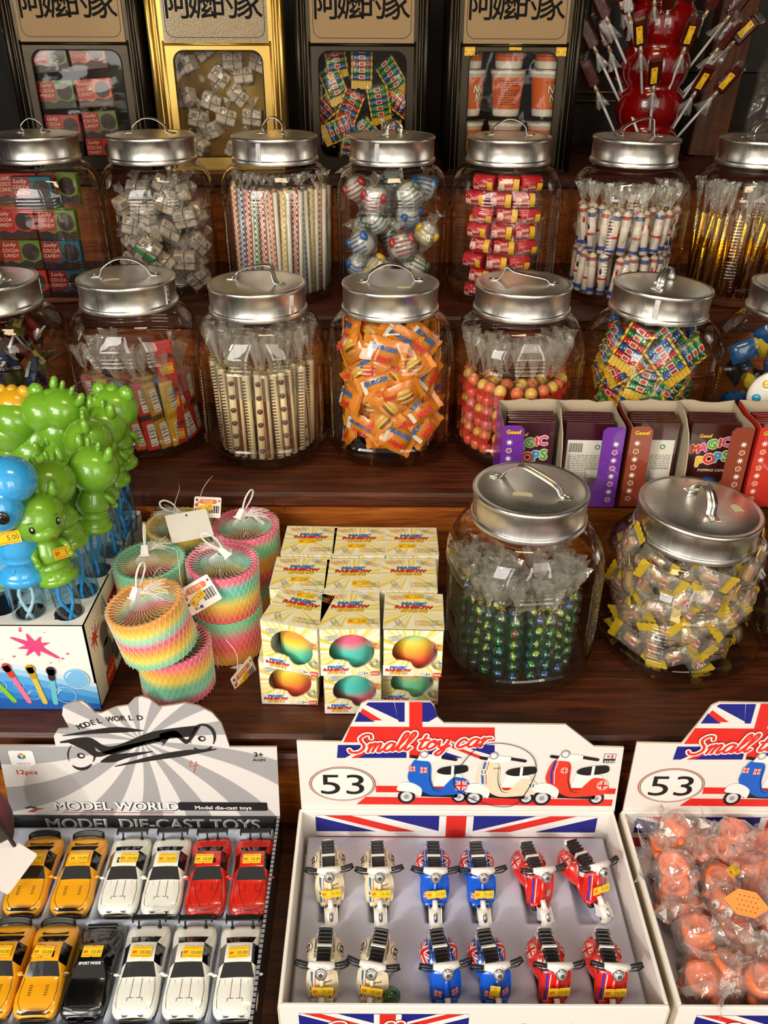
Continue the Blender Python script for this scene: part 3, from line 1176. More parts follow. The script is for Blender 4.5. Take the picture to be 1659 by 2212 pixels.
gj, gt = 'cocoa candy boxes in the leftmost jar', 'cocoa candy boxes in the leftmost tin'
for k, (kind, x, y, z, r, nm) in enumerate([
        ('red', -0.030, -0.052, 0.004, 0.06, 'red cocoa candy box at the foot of the leftmost top step jar'),
        ('blue', 0.034, -0.050, 0.004, -0.05, 'blue cocoa candy box at the foot of the leftmost top step jar'),
        ('green', -0.032, -0.050, 0.050, 0.05, 'green cocoa candy box low in the leftmost top step jar'),
        ('blue', 0.032, -0.052, 0.050, -0.02, 'blue cocoa candy box low in the leftmost top step jar'),
        ('red', -0.031, -0.054, 0.097, 0.02, 'bright red cocoa candy box halfway up the leftmost top step jar'),
        ('green', 0.033, -0.053, 0.096, -0.04, 'green cocoa candy box halfway up the leftmost top step jar'),
        ('blue', 0.004, -0.050, 0.143, 0.0, 'blue cocoa candy box near the top of the leftmost top step jar'),
        ('red', -0.030, -0.020, 0.143, 0.1, 'red cocoa candy box behind the blue one near the jar mouth'),
        ('green', 0.034, -0.020, 0.143, -0.1, 'green cocoa candy box behind the blue one near the jar mouth'),
        ('red', 0.0, -0.012, 0.004, 0.0, None), ('blue', 0.0, -0.012, 0.050, 0.0, None), ('green', 0.0, -0.012, 0.097, 0.0, None)]):
    place_cocoa(kind, jp('B1', x, y, z), (0, 0, r), nm or 'cocoa candy box in the second layer behind the front ones, leftmost jar', gj)


def tp(t, x, y, z):
    return tuple(t.matrix_basis @ Vector((x, y, z)))


t1 = TINS[0]
for kind, x, z, r, nm in (('green', -0.048, 0.155, 0.05, 'green cocoa candy box at the upper left of the tin window'),
                          ('orange', 0.018, 0.160, 0.08, 'orange cocoa candy box at the top of the tin window'),
                          ('green', -0.046, 0.098, 0.03, 'green cocoa candy box in the second row of the tin window'),
                          ('orange', 0.020, 0.101, 0.07, 'orange cocoa candy box in the second row of the tin window'),
                          ('green', 0.022, 0.050, 0.05, 'green cocoa candy box low in the tin window with red end'),
                          ('red', -0.046, 0.044, 0.0, 'red cocoa candy box low in the tin window'),
                          ('red', 0.020, 0.0055, 0.0, 'red cocoa candy box on the floor of the leftmost tin')):
    place_cocoa(kind, tp(t1, x, 0.024, z), (0, -r, t1.rotation_euler.z), nm, gt)

# --- B2 and tin 2: white parcels tied with string, in cellophane
def parcel(green=False):
    t = thing('wrapped_parcel_sweet', 'tiny white parcel sweet tied with string', 'sweet')
    mb = MB()
    w = K('#b9ab9a', 0.6)
    mb.box(-0.017, 0.017, -0.011, 0.011, -0.013, 0.013, w, 0.002)
    if green:
        mb.box(-0.0174, 0.0174, -0.0114, 0.0114, -0.0134, -0.004, K('#1f7a3a', 0.5), 0.002)
    st = K('#4a3524', 0.7)
    for M in (Matrix.Identity(4), RZ(PI)):
        mb.box(-0.0177, 0.0177, -0.0119, -0.0111, -0.0006, 0.0006, st, 0, M)
        mb.box(-0.0006, 0.0006, -0.0119, -0.0111, -0.0136, 0.0136, st, 0, M)
    mb.box(-0.0006, 0.0006, -0.0116, 0.0116, 0.0131, 0.0138, st)
    mb.rect(-0.014, -0.004, 0.003, 0.010, K('#8a7a68', 0.6), T(0, -0.0113, 0) @ FRONT)
    mb.text('大', 0.007, K('#3a2a20', 0.6), T(0.008, -0.0114, 0.002) @ FRONT)
    mb.build('parcel', t)
    mb = MB()
    rr = random.Random(3)
    mb.ball((0, 0, 0), (0.021, 0.015, 0.017), M_CELLO, 9, 6, None, False)
    mb.v = [v + Vector((rr.uniform(-1, 1), rr.uniform(-1, 1), rr.uniform(-1, 1))) * 0.002 for v in mb.v]
    tail(mb, 0, 0, 0.016, 0.003, 0.012, 0.016)
    mb.build('wrapper', t)
    return t


pp, pg = parcel(), parcel(True)
lab2 = 'white parcel sweet tied with string in clear wrap, heaped in the jar'
sp = heap(38, 0.058, 0.020, 0.160, 0.0315, 0.02)
copies(pp, [(jp('B2', *p), (R.uniform(-0.5, 0.5), R.uniform(-0.8, 0.8), R.uniform(-1, 1)), lab2) for p in sp])
for o in [pp] + [c for c in COL.objects if c.name.startswith('wrapped_parcel_sweet') and c is not pg]:
    o['group'] = 'white parcels in the second top step jar'
put(pg, jp('B2', -0.005, -0.074, 0.088), (0.2, 0.7, 0.2))
pg['label'] = 'white and green parcel sweet against the glass of the jar'
sp = [(R.uniform(-0.07, 0.07), R.uniform(0.03, 0.05), R.uniform(0.02, 0.19)) for _ in range(200)]
acc = []
for p in sp:
    if all((p[0] - q[0]) ** 2 + (p[2] - q[2]) ** 2 > 0.031 ** 2 for q in acc):
        acc.append(p)
for p in acc:
    dup(pp, tp(TINS[1], *p), (R.uniform(-0.4, 0.4), R.uniform(-0.8, 0.8), R.uniform(-0.6, 0.6)), 'white parcel sweet in clear wrap behind the gold tin window', 'white parcels in the gold tin')

# --- B3: checkered sugar straws
def check_mat(c):
    m, n, l, b = newmat('checkered paper')
    tc = n.new('ShaderNodeTexCoord')
    ck = n.new('ShaderNodeTexChecker')
    ck.inputs['Scale'].default_value = 240
    ck.inputs['Color1'].default_value = lin('#ece6da')
    ck.inputs['Color2'].default_value = lin(c)
    l.new(tc.outputs['Object'], ck.inputs['Vector'])
    l.new(ck.outputs[0], b.inputs['Base Color'])
    b.inputs['Roughness'].default_value = 0.3
    b.inputs['Coat Weight'].default_value = 0.5
    return m


def straw(mat, white):
    t = thing('sugar_straw', 'sugar straw', 'sweet')
    mb = MB()
    mb.tube([(0, 0, 0), (0, 0, 0.158)], 0.0046, mat, 10)
    mb.tube([(0.0085, 0.001, 0), (0.0085, 0.001, 0.156)], 0.0036, white, 8)
    mb.build('straw', t)
    mb = MB()
    mb.lathe([(0.0105, 0.0), (0.0107, 0.08), (0.0108, 0.157), (0.003, 0.166)], M_CLEAR, 10, T(0.004, 0, 0), False, False, False, 0.06, R)
    tail(mb, 0.004, 0, 0.166, 0.003, 0.010, 0.012)
    mb.build('wrapper', t)
    return t


cols = [('red', '#c0281e'), ('blue', '#22489a'), ('yellow', '#d8b020'), ('green', '#2c6a3c'), ('orange', '#d0602a')]
wh_ = K('#e6e0d2', 0.35, 0, 0.4)
st = {c: straw(check_mat(h), wh_) for c, h in cols}
used = set()
for k, (x, y, a) in enumerate(rings([(0.067, 17, -2.0, 2.0), (0.045, 9, -1.6, 1.6)])):
    c = cols[[2, 0, 2, 4, 1, 0, 3, 0, 4, 2, 0, 1, 2, 4, 1, 2, 0, 3, 1, 0][k % 20]][0]
    lb = f'{c} checkered sugar straw standing in the third top step jar'
    if c not in used:
        used.add(c)
        put(st[c], jp('B3', x, y, 0.012), (R.uniform(-0.02, 0.02), R.uniform(-0.03, 0.03), R.uniform(-0.5, 0.5)))
        st[c]['label'], st[c]['group'] = lb, 'sugar straws in the jar'
    else:
        dup(st[c], jp('B3', x, y, 0.012), (R.uniform(-0.02, 0.02), R.uniform(-0.03, 0.03), R.uniform(-0.5, 0.5)), lb, 'sugar straws in the jar')

# --- B4: bubblegum balls
def gumball(c):
    t = thing('bubblegum_ball', 'bubblegum ball', 'sweet', (0, 0, 0), (0, 0, 0), 'bubblegum balls in the jar')
    mb = MB()
    w, p = K('#c9ccc8', 0.3, 0, 0.6), K(c, 0.3, 0, 0.6)
    mb.ball((0, 0, 0), 0.0195, w, 20, 14)
    for k in range(5):
        a = -0.7 + 0.35 * k
        mb.tube([(0.0197 * math.sin(b) * math.cos(a), -0.0197 * math.cos(b) * math.cos(a), 0.0197 * math.sin(a)) for b in [-0.8 + 0.2 * i for i in range(9)]], 0.0013, p, 5)
    for s in (-1, 1):
        mb.ball((s * 0.0150, -0.008, 0.008), (0.006, 0.006, 0.009), p, 10, 8)
    mb.build('ball', t)
    mb = MB()
    rr = random.Random(5)
    mb.ball((0, 0, 0), (0.0225, 0.0225, 0.0225), M_CELLO, 10, 7, None, False)
    mb.v = [v + Vector((rr.uniform(-1, 1), rr.uniform(-1, 1), rr.uniform(-1, 1))) * 0.002 for v in mb.v]
    tail(mb, 0, 0, 0.0215, 0.003, 0.016, 0.018)
    tie(mb, 0, 0, 0.0225, 0.003)
    mb.build('wrapper', t)
    return t


gb = [('red', gumball('#a8202a')), ('blue', gumball('#1d5fa8')), ('yellow', gumball('#c8a020')), ('green', gumball('#3c5a48'))]
first = set()
for k, p in enumerate(heap(30, 0.056, 0.026, 0.166, 0.0420, 0.02)):
    c, g = gb[[0, 1, 3, 2, 0, 3][k % 6]]
    lb = f'white bubblegum ball with {c} print in clear wrap, fourth top step jar'
    rot = (R.uniform(-0.6, 0.9), R.uniform(-1, 1), R.uniform(-0.7, 0.7))
    if c in first:
        dup(g, jp('B4', *p), rot, lb)
    else:
        first.add(c)
        put(g, jp('B4', *p), rot)
        g['label'] = lb

# --- B5: haw flake rolls, axis along x
def haw():
    mb = MB()
    r, L = 0.0112, 0.032
    rd = K('#b5222c', 0.35, 0, 0.4)
    X = RY(PI / 2)
    mb.lathe([(0.0005, -L / 2), (r * 0.9, -L / 2), (r, -L / 2 + 0.001), (r, L / 2 - 0.001), (r * 0.9, L / 2), (0.0005, L / 2)], rd, 20, X)
    wp = lambda off: (lambda x, y, z: (x, -(r + 0.0002 + z) * math.cos((y - off) / r), (r + 0.0002 + z) * math.sin((y - off) / r)))
    w = K('#f0e2d0', 0.5)
    mb.text('山', 0.0075, w, None, -0.0105, 0.001, 0, 'C', 0.01, 0, 0.9, wp(0))
    mb.text('楂', 0.0075, w, None, -0.0105, -0.008, 0, 'C', 0.01, 0, 0.9, wp(0))
    for s, yy in (('HAW', 0.0015), ('FLAKES', -0.0065)):
        mb.text(s, 0.0046, w, None, -0.0005, yy, 0, 'C', 0.01, 0.2, 0.72, wp(0))
    yl = K('#e2b428', 0.4, 0, 0.4)
    n = 8
    vs = [wp(0)(0.0068, -0.012 + 0.022 * i / n, 0.0001) for i in range(n + 1)] + [wp(0)(0.0152, -0.012 + 0.022 * i / n, 0.0001) for i in range(n + 1)]
    mb.add(vs, [(i, n + 1 + i, n + 2 + i, i + 1) for i in range(n)], yl, True)
    return mb


hw = haw().build('haw_flake_roll')
tag(hw, 'roll', 'sweet', 'haw flake rolls in the jar')
spots = []
for row in range(9):
    for c in range(3):
        sh = (0, 0.006, -0.004, 0.005)[row % 4]
        x, z = -0.036 + c * 0.0332 + sh - 0.008, 0.020 + row * 0.0232
        if z > 0.19:
            continue
        y = -math.sqrt(max(0.0002, 0.070 ** 2 - x * x)) * 0.97
        spots.append((jp('B5', x, y, z), (R.uniform(-0.5, 0.9), 0.04, math.asin(max(-1, min(1, x / 0.075))) * 0.8), 'red and yellow haw flake roll stacked against the glass, fifth jar of top step'))
for p in heap(16, 0.05, 0.03, 0.16, 0.034):
    if p[1] > -0.02:
        spots.append((jp('B5', *p), (R.uniform(0, 6), 0.3, R.uniform(0, 3)), 'haw flake roll lying behind the stacked ones in the jar'))
copies(hw, spots)
for o in list(COL.objects):
    if o.name.startswith('haw_flake_roll'):
        o['group'] = 'haw flake rolls in the jar'
mb = MB()
rr = random.Random(9)
mb.ball((0, 0, 0), (0.052, 0.074, 0.088), M_CELLO, 16, 12, None, False)
mb.v = [v + Vector((rr.uniform(-1, 1), rr.uniform(-1, 1), rr.uniform(-1, 1))) * 0.004 for v in mb.v]
single(mb, 'clear_sweet_bag', 'crumpled clear bag round the haw flake rolls in their jar', 'bag', None, jp('B5', 0.01, 0.0, 0.102), (0, 0, 0))


# --- sticks with gathered cellophane, one builder for B6, B7, M3 and others
def stick_sweet(name, paint, r, L, wr, th, flat=False):
    t = thing(name, name.replace('_', ' '), 'sweet')
    mb = MB()
    paint(mb, r, L)
    mb.build('candy', t)
    mb = MB()
    tail(mb, 0, 0, L + 0.004, 0.0022, wr, th)
    mb.lathe([(r * 1.25, L * 0.72), (r * 1.3, L), (0.0022, L + 0.005)], M_CELLO, 8, None, False, False, False, 0.08, R)
    tie(mb, 0, 0, L + 0.005)
    mb.build('wrapper', t)
    return t


def p_milk(kind):
    def f(mb, r, L):
        w, k, rd, bl = K('#e8d9c8', 0.35, 0, 0.4), K('#15131a', 0.4, 0, 0.4), K('#c8281e', 0.4, 0, 0.4), K('#27408c', 0.4, 0, 0.4)
        mb.lathe([(0.001, 0), (r, 0.001), (r, L), (0.002, L + 0.004)], w, 12)
        for z0, z1, m in ((L * 0.86, L * 0.97, bl), (L * 0.40, L * 0.46, rd), (L * 0.04, L * 0.12, bl)) if kind == 0 else ((L * 0.88, L * 0.97, rd), (L * 0.1, L * 0.2, bl)):
            mb.lathe([(r + 0.0001, z0), (r + 0.0001, z1)], m, 12)
        for a, z, m in ((-1.3, 0.62, k), (-1.9, 0.24, k), (-2.3, 0.7, rd)):
            mb.ball((r * 0.78 * math.cos(a), r * 0.78 * math.sin(a), L * z), (0.0026, 0.0026, 0.006), m, 8, 6)
    return f


mk = [stick_sweet('milk_candy_stick', p_milk(0), 0.0068, 0.060, 0.011, 0.030), stick_sweet('milk_candy_stick', p_milk(1), 0.0064, 0.062, 0.011, 0.032)]
spots = [[], []]
for row, z in enumerate((0.010, 0.078)):
    for k, (x, y, a) in enumerate(rings([(0.069, 18, -2.1, 2.1), (0.047, 10, -1.9, 1.9)] if row == 0 else [(0.068, 17, -2.1, 2.1), (0.048, 9, -1.6, 1.6), (0.026, 5, -2, 2)])):
        spots[k % 2].append((jp('B6', x, y, z + R.uniform(0, 0.006)), (R.uniform(-0.09, 0.09), R.uniform(-0.12, 0.12), R.uniform(0, 6)),
                             f'white milk candy stick with {"blue, red and black" if k % 2 == 0 else "red capped black"} print in the sixth top step jar'))
for i in (0, 1):
    mk[i]['group'] = 'milk candy sticks in the jar'
    copies(mk[i], spots[i])


def p_gold(mb, r, L):
    mb.lathe([(0.001, 0), (r, 0.0015), (r * 0.97, L * 0.5), (r, L), (0.002, L + 0.004)], K('#d9a31e', 0.22, 1.0, 0, 0, 0.5, 300), 10)
    mb.tube([(r * 0.9 * math.cos(a), r * 0.9 * math.sin(a), 0.01 + L * 0.9 * k / 20) for k, a in enumerate([0.6 * i for i in range(21)])], 0.0006, K('#a8261a', 0.4), 4)


gs_ = stick_sweet('gold_foil_stick', p_gold, 0.0056, 0.118, 0.010, 0.045)
gs_['group'] = 'gold foil sticks in the jar'
copies(gs_, [(jp('B7', x - 0.012, y, 0.012), (R.uniform(-0.03, 0.03), 0.10 + R.uniform(-0.04, 0.05), R.uniform(0, 6)), 'gold foil wrapped stick leaning in the jar under the plastic bag')
             for x, y, a in rings([(0.060, 17, -2.1, 2.1), (0.042, 10, -1.9, 1.9), (0.022, 5, -2, 2)])])


# --- M1: mixed dark sweets
def mixed(c1, c2, stick):
    mb = MB()
    a, b = K(c1, 0.35, 0, 0.5), K(c2, 0.35, 0, 0.5)
    n = 8
    vs, fs = [], []
    for i in range(n + 1):
        for j in range(5):
            u, v = i / n * 2 - 1, j / 2 - 1
            vs.append((u * 0.021, v * 0.012, 0.006 * (1 - u ** 4) * (1 - v * v) + R.uniform(-0.001, 0.001)))
    m = len(vs)
    vs += [(x, y, -z) for x, y, z in vs]
    for i in range(n):
        for j in range(4):
            q = (i * 5 + j, (i + 1) * 5 + j, (i + 1) * 5 + j + 1, i * 5 + j + 1)
            fs += [q, tuple(m + k for k in reversed(q))]
    mb.add(vs, fs, a, True)
    mb.rect(-0.010, 0.012, -0.005, 0.005, b, None, 0.0066)
    if stick:
        mb.tube([(0.018, 0, 0), (0.060, 0, 0.002)], 0.0019, K('#e8e4dc', 0.4), 8)
    return mb


mx = [(c, mixed(c1, c2, s).build('mixed_sweet')) for c, c1, c2, s in (('brown', '#3a2412', '#8a3a1c', True), ('dark red', '#6a1a14', '#b8902c', False), ('olive', '#4a4a1c', '#c2b060', True), ('navy', '#1c2a4a', '#b8b8b0', False))]
for _, o in mx:
    tag(o, 'x', 'sweet', 'mixed sweets in the leftmost middle step jar')
pl = heap(60, 0.052, 0.030, 0.178, 0.026, 0.02)
for i, (c, o) in enumerate(mx):
    copies(o, [(jp('M1', *p), (R.uniform(-1.6, 0.4), R.uniform(-1, 1), R.uniform(0, 6)), f'{c} wrapped sweet in the dark mixed jar behind the bubble wands') for p in pl[i::4]])

# --- M2: gum packs standing in gathered wraps
def gum(c, band):
    def f(mb, r, L):
        m, b, w = K(c, 0.35, 0, 0.4), K(band, 0.35, 0, 0.4), K('#e6dfcf', 0.5)
        mb.box(-0.0085, 0.0085, -0.0045, 0.0045, 0, L, m, 0.0008)
        X = T(0, -0.0047, 0) @ FRONT
        mb.rect(-0.0085, 0.0085, L * 0.46, L * 0.54, b, X)
        for z0 in (L * 0.06, L * 0.58):
            mb.rect(-0.002, 0.0078, z0, z0 + L * 0.34, w, X, 0.0001)
            for k in range(16):
                if (k * 7) % 5 < 3:
                    mb.rect(-0.0012, 0.0068, z0 + L * (0.015 + 0.02 * k), z0 + L * (0.015 + 0.02 * k) + 0.0006 + 0.0004 * (k % 3), INK, X, 0.0002)
    return f


gm = [(c, stick_sweet('gum_pack', gum(h, h2), 0.009, 0.100, 0.014, 0.040)) for c, h, h2 in (('yellow', '#e0b023', '#c8841c'), ('blue', '#1a86b8', '#e0b023'), ('orange', '#d8542a', '#7a3a12'), ('red', '#b8241c', '#2a1a10'), ('ochre', '#b8862a', '#5a3a14'))]
sp = rings([(0.064, 15, -2.0, 2.0), (0.038, 8, -1.9, 1.9)])
for i, (c, g) in enumerate(gm):
    g['group'] = 'gum packs in the jar'
    copies(g, [(jp('M2', x + 0.006, y, 0.012), (R.uniform(-0.05, 0.05), -0.14 + R.uniform(-0.08, 0.1) - 0.05 * math.sin(a), a * 0.8 + R.uniform(-0.4, 0.4)), f'{c} gum pack in gathered clear wrap in the second middle step jar')
               for x, y, a in sp[i::5]])
mb = MB()
rd_ = K('#a81a14', 0.35, 0, 0.5)
mb.box(-0.0125, 0.0125, -0.004, 0.004, 0, 0.155, rd_, 0.001)
X = T(0, -0.0042, 0) @ FRONT
for z in (0.022, 0.072, 0.122):
    mb.rect(-0.009, 0.009, z - 0.014, z + 0.002, K('#c8841c', 0.4), X)
    mb.text('SOUR', 0.006, INK, X, 0, z + 0.008, 0.0002, 'C', 0.03)
    mb.text('STIX', 0.006, K('#e8c84a', 0.4), X, 0, z - 0.009, 0.0002, 'C', 0.03)
single(mb, 'gum_strip', 'long red gum strip standing at the side of the gum pack jar', 'sweet', None, jp('M2', 0.056, -0.046, 0.014), (0.02, -0.05, 0.5))

# --- M3: wafer rolls
def p_wafer(kind):
    def f(mb, r, L):
        w, bn = K('#e0cda0', 0.45, 0, 0.3), K('#5a2c12', 0.45, 0, 0.3)
        mb.tube([(0, 0, 0), (0, 0, L)], r, w, 10)
        if kind == 0:
            for k in range(26):
                z = L * (0.02 + k * 0.037)
                mb.tube([(r * 1.02 * math.cos(a), r * 1.02 * math.sin(a), z + 0.0012 * (a + 1.6)) for a in (-2.6, -2.2, -1.8, -1.4)], 0.0011, bn, 4)
        elif kind == 1:
            for k in range(6):
                mb.ball((0, -r * 0.75, L * (0.1 + k * 0.16)), (0.004, 0.003, 0.0042), K('#6a3a34', 0.5), 8, 6)
        else:
            mb.box(-0.0022, 0.0022, -r - 0.0004, -r + 0.001, 0.002, L - 0.002, bn)
    return f


wf = [(n_, stick_sweet('wafer_roll', p_wafer(k), 0.0052, 0.122, 0.012, 0.048)) for k, n_ in enumerate(('cream wafer roll with slanting brown stripes', 'cream wafer roll with brown dots', 'cream wafer roll with a dark brown band'))]
sp = rings([(0.066, 21, -2.1, 2.1), (0.048, 12, -2, 2), (0.028, 6, -2, 2)])
for i, (n_, g) in enumerate(wf):
    g['group'] = 'wafer rolls in the jar'
    copies(g, [(jp('M3', x * 0.95, y * 0.95, 0.012), (R.uniform(-0.03, 0.03), R.uniform(-0.07, 0.04), R.uniform(-0.3, 0.3)), n_ + ' standing in the third middle step jar') for x, y, a in sp[i::3]])


# --- pillow sachets for M4, F2, M6 and tin 3
def pillow(mb, w, h, t, mat, ends=None, ew=0.006, n=8, m=6, rnd=None):
    rnd = rnd or R
    vs, fs = [], []
    for i in range(n + 1):
        for j in range(m + 1):
            u, v = i / n * 2 - 1, j / m * 2 - 1
            vs.append((u * w / 2, v * h / 2 * (1 - 0.06 * u * u), t / 2 * (1 - u ** 4) * (1 - v ** 4) + rnd.uniform(-0.06, 0.06) * t))
    k = len(vs)
    vs += [(x, y, -z) for x, y, z in vs]
    for i in range(n):
        for j in range(m):
            q = (i * (m + 1) + j, (i + 1) * (m + 1) + j, (i + 1) * (m + 1) + j + 1, i * (m + 1) + j + 1)
            fs += [q, tuple(k + e for e in reversed(q))]
    mb.add(vs, fs, mat, True)
    if ends:
        for s in (-1, 1):
            N = 9
            pts = [(s * w / 2, -h / 2 * 0.9)] + [(s * (w / 2 + ew + (0.0012 if q % 2 else 0)), -h / 2 + h * q / (N - 1)) for q in range(N)] + [(s * w / 2, h / 2 * 0.9)]
            mb.prism(pts, -0.0004, 0.0004, ends)


def burger(kind):
    mb = MB()
    og = K('#d9801c', 0.28, 0, 0.7, 0, 0.3, 260)
    pillow(mb, 0.046, 0.038, 0.016, og, K('#e08a20', 0.3, 0, 0.6))
    z = 0.0087
    if kind == 0:
        for yy, c, hh in ((-0.008, '#c98a3c', 0.0045), (-0.003, '#7a3a1a', 0.003), (0.0005, '#d8c83c', 0.0024), (0.006, '#dba552', 0.0058)):
            mb.ball((0.004, yy, 0.006), (0.0125, hh, 0.0045), K(c, 0.4, 0, 0.5), 14, 8)
        mb.text('Hapi', 0.007, RED, None, -0.013, 0.006, z, 'C', 0.04, 0.2)
    else:
        mb.text('BURGER', 0.0062, K('#1c6ab0', 0.4), None, 0, 0.004, z, 'C', 0.05, 0.1)
        mb.text('Hapi!', 0.0075, RED, None, 0, -0.011, z, 'C', 0.05, 0.2)
        mb.rect(-0.021, -0.015, -0.012, 0.012, K('#e9dfc8', 0.4), None, z - 0.002)
    return mb


bu = [(n_, burger(k).build('burger_gummy')) for k, n_ in enumerate(('orange sachet with a burger gummy picture', 'orange sachet with red and blue lettering'))]
pl = heap(110, 0.0625, 0.029, 0.184, 0.0235, 0.025)
for i, (n_, o) in enumerate(bu):
    tag(o, n_, 'sweet', 'burger gummies in the jar')
    lst = []
    for p in pl[i::2]:
        a = math.atan2(p[0], -p[1])
        lst.append((jp('M4', *p), (PI / 2 + R.uniform(-0.45, 0.35), R.uniform(-0.9, 0.9), a * 0.9 + R.uniform(-0.3, 0.3)), n_ + ' in the orange filled jar'))
    copies(o, lst)

# --- M5: strings of bead sweets in tube bags
def beads(seed):
    t = thing('bead_sweet_string', 'beads', 'sweet', (0, 0, 0), (0, 0, 0), 'bead sweets in the jar')
    rr = random.Random(seed)
    mb = MB()
    z = 0.008
    while z < 0.105:
        c = rr.choice(['#e8794a', '#e6553f', '#e8a840', '#df6a6a', '#efc060', '#e6553f'])
        mb.ball((rr.uniform(-0.001, 0.001), 0, z), (0.0088, 0.0088, 0.0098), K(c, 0.35, 0, 0.3, 0.15), 14, 9)
        z += 0.0178
    mb.build('beads', t)
    mb = MB()
    mb.lathe([(0.003, 0), (0.0105, 0.004), (0.0112, 0.05), (0.0108, 0.105), (0.003, 0.114)], M_CLEAR, 10, None, False, False, False, 0.10, rr)
    tail(mb, 0, 0, 0.114, 0.003, 0.015, 0.048)
    tie(mb, 0, 0, 0.114, 0.003)
    rd_ = K('#c8281e', 0.5)
    for z in (0.022, 0.058, 0.092):
        mb.text('88', 0.010, rd_, T(0, -0.0117, z - 0.005) @ FRONT, 0, 0, 0, 'C', 0.02)
    mb.build('wrapper', t)
    return t


bs = [beads(1), beads(2)]
sp = rings([(0.064, 14, -2.0, 2.0), (0.040, 7, -1.9, 1.9)])
for i, g in enumerate(bs):
    copies(g, [(jp('M5', x, y, 0.012), (R.uniform(-0.04, 0.04), R.uniform(-0.06, 0.06), a * 0.6), f'clear tube of {("orange", "pink")[i]} and yellow bead sweets with red 88 print') for x, y, a in sp[i::2]])

# --- M6 and tin 3: cracker sweets, five little rolls in one clear sachet with a yellow fringe
def cracker(order):
    t = thing('cracker_sweet_pack', 'crackers', 'sweet')
    mb = MB()
    P_ = {'g': '#1e7a3c', 'b': '#1c5aa0', 'r': '#b8241e'}
    wt, yl = K('#efe6d2', 0.4), K('#d8b02a', 0.4)
    for k, c in enumerate(order):
        y = -0.020 + k * 0.0100
        X = T(0, y, 0) @ RY(PI / 2)
        mb.lathe([(0.001, -0.019), (0.0046, -0.0185), (0.0048, 0.0185), (0.001, 0.019)], K(P_[c], 0.35, 0, 0.5), 12, X)
        for s in (-1, 1):
            mb.lathe([(0.00495, s * 0.0185), (0.00495, s * 0.0155)], yl, 12, X)
        for q in (-0.012, -0.0075, 0.009, 0.0125):
            mb.ball((q, y + R.uniform(-0.001, 0.001), 0.0044), (0.0011, 0.0011, 0.0006), wt, 8, 5)
        mb.box(-0.005, 0.0055, y - 0.0032, y + 0.0032, 0.003, 0.00495, wt)
        mb.box(-0.0038, 0.0043, y - 0.0024, y + 0.0024, 0.003, 0.0051, K('#c8281e', 0.4))
    mb.build('rolls', t)
    mb = MB()
    for k in range(7):
        mb.box(-0.018 + k * 0.0052, -0.0132 + k * 0.0052, -0.037 - R.uniform(0, 0.002), -0.0255, -0.0004 + 0.0003 * (k % 2), 0.0008, yl)
    mb.build('fringe', t)
    mb = MB()
    pillow(mb, 0.046, 0.060, 0.0135, M_CLEAR)
    mb.build('wrapper', t)
    return t


ck = [('green and blue', cracker('ggbgg')), ('red and blue', cracker('rbrgr')), ('blue and green', cracker('bgrbb'))]
pl = heap(60, 0.060, 0.035, 0.174, 0.0280, 0.025)
for i, (n_, g) in enumerate(ck):
    g['group'] = 'cracker sweets in the jar'
    lst = []
    for p in pl[i::3]:
        a = math.atan2(p[0], -p[1])
        lst.append((jp('M6', *p), (PI / 2 + R.uniform(-0.3, 0.4), R.uniform(-1.0, 1.0), a * 0.9 + R.uniform(-0.2, 0.2)), f'pack of {n_} cracker sweets in the sixth middle step jar'))
    copies(g, lst)
acc = []
for _ in range(300):
    p = (R.uniform(-0.066, 0.066), R.uniform(0.026, 0.045), R.uniform(0.03, 0.185))
    if all((p[0] - q[0]) ** 2 + (p[2] - q[2]) ** 2 > 0.036 ** 2 for q in acc):
        acc.append(p)
for k, p in enumerate(acc):
    n_, g = ck[k % 3]
    dup(g, tp(TINS[2], *p), (PI / 2 + R.uniform(-0.25, 0.25), R.uniform(-1.2, 1.2), R.uniform(-0.3, 0.3)), f'pack of {n_} cracker sweets behind the tin window', 'cracker sweets in the tin')

# --- M7: dotted cookie lollipop among dark sweets
mb = MB()
mb.lathe([(0.0005, 0.0), (0.036, 0.0), (0.0385, 0.003), (0.0375, 0.007), (0.030, 0.0095), (0.012, 0.0095), (0.008, 0.007), (0.0075, 0.0)], K('#f0ece6', 0.6, bump=0.4, bscale=500), 40)
for k, c in enumerate(('#e8b04a', '#d8427a', '#f0d050', '#3aa0d0', '#e07840', '#d84a8a', '#e8a030')):
    a = 0.5 + k * 0.898
    mb.ball((0.026 * math.cos(a), 0.026 * math.sin(a), 0.009), (0.006, 0.006, 0.004), K(c, 0.25, 0, 0.6), 12, 8)
mb.ball((0, 0, 0.006), (0.007, 0.007, 0.003), K('#3a2a20', 0.4), 12, 8)
single(mb, 'dotted_cookie', 'round white cookie with coloured sugar dots behind the glass of the dark jar', 'cookie', None, jp('M7', -0.028, -0.064, 0.108), (PI / 2, 0, -0.35))
for c, h in (('blue', '#1c4a7a'), ('black', '#14141a'), ('yellow', '#c8a82a')):
    mb = MB()
    pillow(mb, 0.036, 0.028, 0.016, K(h, 0.2, 0, 0.8))
    o = mb.build('foil_sweet')
    tag(o, 'x', 'sweet', 'foil sweets in the dark jar')
    copies(o, [(jp('M7', *p), (R.uniform(0, 6), R.uniform(0, 6), 0), f'{c} foil sweet in the dark rightmost jar of the middle step') for p in heap(14, 0.066, 0.02, 0.165, 0.042, 0.02) if not (p[1] < -0.03 and abs(p[2] - 0.108) < 0.05)])

# --- F1: marbles packed in narrow bags
M_MARBLE = film('bottle green glass', (0.72, 0.92, 0.90), 2.2, 0.0, 0.02, 1.5, (0.08, 0.26, 0.27))


